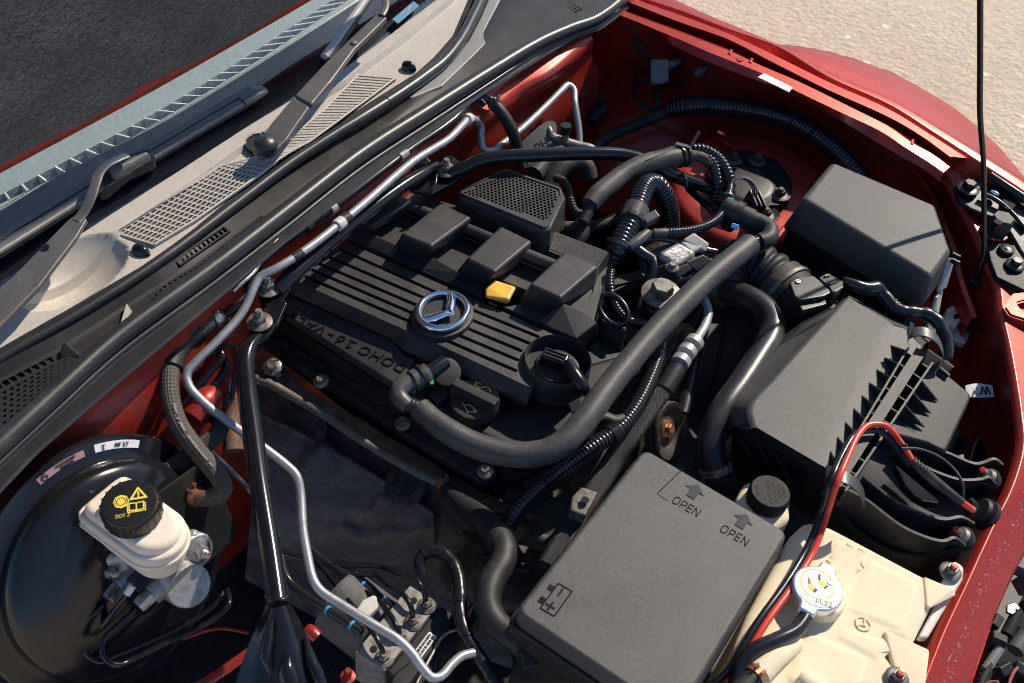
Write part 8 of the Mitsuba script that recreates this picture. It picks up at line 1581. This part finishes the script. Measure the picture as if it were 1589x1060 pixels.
for pts in ([(-0.7027,1.6781,0.73),(-0.7094,1.6518,0.725),(-0.6969,1.6191,0.715),(-0.6741,1.6031,0.705),(-0.646,1.6053,0.7),(-0.6124,1.6201,0.7),(-0.5909,1.6321,0.71)], [(-0.6714,1.6479,0.73),(-0.6954,1.6472,0.725),(-0.6989,1.6305,0.72),(-0.6778,1.6125,0.71),(-0.6492,1.6038,0.705),(-0.6158,1.6241,0.705)], [(-0.6257,1.6828,0.74),(-0.6383,1.6647,0.74),(-0.6492,1.6411,0.735),(-0.6473,1.6169,0.725),(-0.6327,1.6051,0.715),(-0.6094,1.6203,0.71)], [(-0.622,1.6863,0.74),(-0.6435,1.6613,0.735),(-0.6473,1.6298,0.73),(-0.6361,1.609,0.72),(-0.615,1.6205,0.71)]):
    add(k_ + '__wire', tube(pts, 0.0026, 8), 'gloss_rubber')
for q, r_ in (((-0.7448,1.6864,0.775), 0.008), ((-0.7292,1.6804,0.765), 0.012), ((-0.7042,1.6681,0.755), 0.006)):
    add('car_body__inner_wing__plug', lathe([(r_ * 1.1, 0), (r_, 0.003), (0, 0.003)], A(q) + A([0, 0.0, 0]), (0, -1, 0.2), 20), 'rubber')
for pts in ([(-0.7639,1.5641,0.66),(-0.7652,1.5868,0.67),(-0.7594,1.6118,0.675)], [(-0.7414,1.5616,0.65),(-0.7433,1.5806,0.66),(-0.7362,1.6008,0.665)]):
    add('car_body__inner_wing__grommet_tube', tube(pts, 0.012, 14), 'rubber')

# ---------------------------------------------------------------- black front trim pieces
k_ = thing('headlamp_bracket', 'glossy black bracket bolted to the far front corner behind the prop rod', 'bracket')
ba_ = [(-0.103,1.6708,0.772),(-0.1003,1.6924,0.776),(-0.0845,1.7011,0.778),(-0.0731,1.7141,0.782),(-0.0701,1.7328,0.788),(-0.0551,1.7321,0.788),(0.0149,1.7161,0.78),(0.0665,1.7015,0.772),(0.0794,1.6013,0.755),(0.0437,1.6024,0.758),(-0.0076,1.65,0.764),(-0.0413,1.644,0.764),(-0.0651,1.6434,0.765),(-0.0848,1.6479,0.768)]
add(k_ + '__plate', slabw(ba_, 0.006, 0.008, 0.003), 'satin_black', 40)
add(k_ + '__rim', tube([(-0.0628,1.7164,0.793),(-0.0328,1.708,0.792),(0.004,1.7022,0.788),(0.054,1.6931,0.78)], 0.007, 14), 'satin_black')
add(k_ + '__rim', tube([(-0.0584,1.6738,0.782),(-0.0337,1.6734,0.782),(-0.0024,1.6665,0.776),(0.0297,1.6478,0.77)], 0.004, 12), 'satin_black')
add(k_ + '__hole', slabw([(-0.026,1.6865,0.781),(-0.0129,1.7029,0.781),(-0.0025,1.6896,0.781),(-0.0044,1.6655,0.781),(-0.0169,1.6632,0.781)], 0.002, 0.005, 0.0005), 'matte_black')  # black slab laid on top for the darkness of the opening
bolt(k_ + '__bolt', (-0.0825,1.6754,0.779), 0.011, 'satin_black')
v, f = cat(trimesh.creation.icosphere(3, 0.008)); add(k_ + '__chrome_clip', (A(v) * [1, .8, .4] + A((-0.0412,1.685,0.786)), f), 'chrome', True)
k_ = thing('rubber_buffer', 'hexagonal black rubber buffer on the red front corner', 'buffer')
add(k_ + '__base', lathe([(0.024, 0), (0.023, 0.003), (0.018, 0.004), (0.0, 0.004)], (-0.0108,1.6308,0.752), (0, 0, 1), 28), 'red_paint')
add(k_ + '__block', place(hexa(0.020, 0.035), (-0.0089,1.6267,0.753), (0, 0, 1), (1, 0.4, 0)), 'rubber', 25)
add(k_ + '__hole', lathe([(0.007, 0), (0.007, 0.0008)], (-0.0129,1.6054,0.788), (0, 0, 1), 18), 'matte_black')  # black disc paints the dark of the buffer bore
k_ = thing('front_trim_plate', 'flat black plastic trim plate with two fasteners on the front panel', 'trim plate')
tp_ = [(-0.0112,1.592,0.752),(0.0016,1.6046,0.754),(0.026,1.6163,0.755),(0.0671,1.5775,0.75),(0.1055,1.5178,0.747),(0.0731,1.5281,0.744),(0.0261,1.5302,0.744),(0.0042,1.5616,0.748)]
add(k_ + '__plate', slabw(tp_, 0.010, 0.004, 0.002), 'black_plastic', 30)
add(k_ + '__clip', lathe([(0.013, 0), (0.012, 0.003), (0.006, 0.005), (0.0, 0.005)], (0.019,1.5947,0.7555), (0, 0, 1), 28), 'satin_black')
add(k_ + '__clip__cross', cat(place(box(0.006, 0.0012, 0.0006, 0.0001), (0.0185,1.5887,0.7606)), place(box(0.0012, 0.006, 0.0006, 0.0001), (0.0185,1.5887,0.7606))), 'matte_black')
bolt(k_ + '__bolt', (0.0416,1.5689,0.753), 0.009, 'satin_black')
k_ = thing('front_wiring', 'dark wiring connectors and a ribbed hose in front of the red front panel', 'wiring')
add(k_ + '__ribbed_hose', tube([(0.2408,0.9796,0.63),(0.2411,0.9491,0.625),(0.2421,0.9199,0.62),(0.2471,0.8892,0.615)], 0.014, 18, pitch=0.006, amp=0.2), 'corrugated_black')
for a, b, r_, m_ in (((0.2435,0.9451,0.66), (0.2401,0.9107,0.65), 0.007, 'grey_plastic'), ((0.2412,0.9214,0.655), (0.2404,0.8769,0.645), 0.005, 'rubber'), ((0.2459,1.0022,0.67), (0.245,0.9685,0.66), 0.009, 'rubber'), ((0.2656,0.9845,0.66), (0.2615,0.9568,0.655), 0.012, 'grey_motor'), ((0.2691,0.9384,0.65), (0.269,0.9041,0.645), 0.008, 'rubber')):
    add(k_ + '__connector', tube([a, b], r_, 14, wob=0.3), m_)
for pts in ([(0.2668,0.8883,0.66),(0.2669,0.9221,0.665),(0.2744,0.9386,0.665)], [(0.2448,0.888,0.655),(0.2521,0.8968,0.66),(0.2593,0.8919,0.66)]):
    add(k_ + '__wire', tube(pts, 0.002, 8), 'dim_red_wire')
for k in range(14):
    q = A((0.2499,0.9924,0.63)) + A([RNG.uniform(-.02, .08), RNG.uniform(-.1, .1), RNG.uniform(-.02, .03)])
    add(k_ + '__fitting', place(box(RNG.uniform(.01, .025), RNG.uniform(.01, .025), RNG.uniform(.01, .03), 0.002), q, (RNG.uniform(-.4, .4), RNG.uniform(-.4, .4), 1)), 'black_plastic' if k % 3 else 'grey_motor')
add(k_ + '__tab', slabw([(0.2298,1,0.675),(0.2377,1.0109,0.675),(0.246,1.0057,0.675),(0.2404,0.9898,0.675),(0.2324,0.9882,0.675)], 0.003, 0.003, 0.001), 'satin_black')

thing('dark_filler', 'black ribbed slab added to fill the dark gap behind the radiator hose', 'dark filler')
add('dark_filler__panel', slabw([(-0.3953,1.334,0.56),(-0.3727,1.4399,0.56),(-0.2367,1.4083,0.56),(-0.1918,1.1498,0.56),(-0.1904,0.9932,0.56),(-0.2551,0.9707,0.56)], 0.10, 0.03, 0.01), 'black_plastic', 40)  # black slab added where the gap is only deep shade
for a, b in (((-0.3596,1.336,0.566), (-0.2545,1.0272,0.566)), ((-0.3173,1.3518,0.566), (-0.2118,1.0309,0.566)), ((-0.2718,1.3604,0.566), (-0.1998,1.072,0.566))):
    add('dark_filler__rib', hull([A(a), A(b), A(a) + [0, 0, -.01], A(b) + [0, 0, -.01]], 0.003), 'black_plastic')

# pieces too small to pick apart, joined into one part each
for key in ('cowl_panel__mesh_grille', 'front_cowl__drain_grille', 'front_cowl__drain_grille_001', 'engine_cover__fin_grille', 'engine_cover__intake_box__mesh', 'windscreen__frit_band__dot_row', 'car_body__front_panel__worn_chips', 'heater_hose__worn_print', 'radiator_hose__print', 'brake_control_unit__label__barcode'):
    if key in scene:
        labels[key] = {'kind': 'stuff'}
labels['hood__inner_frame'] = {'label': 'red painted inner frame edge of the raised hood'}
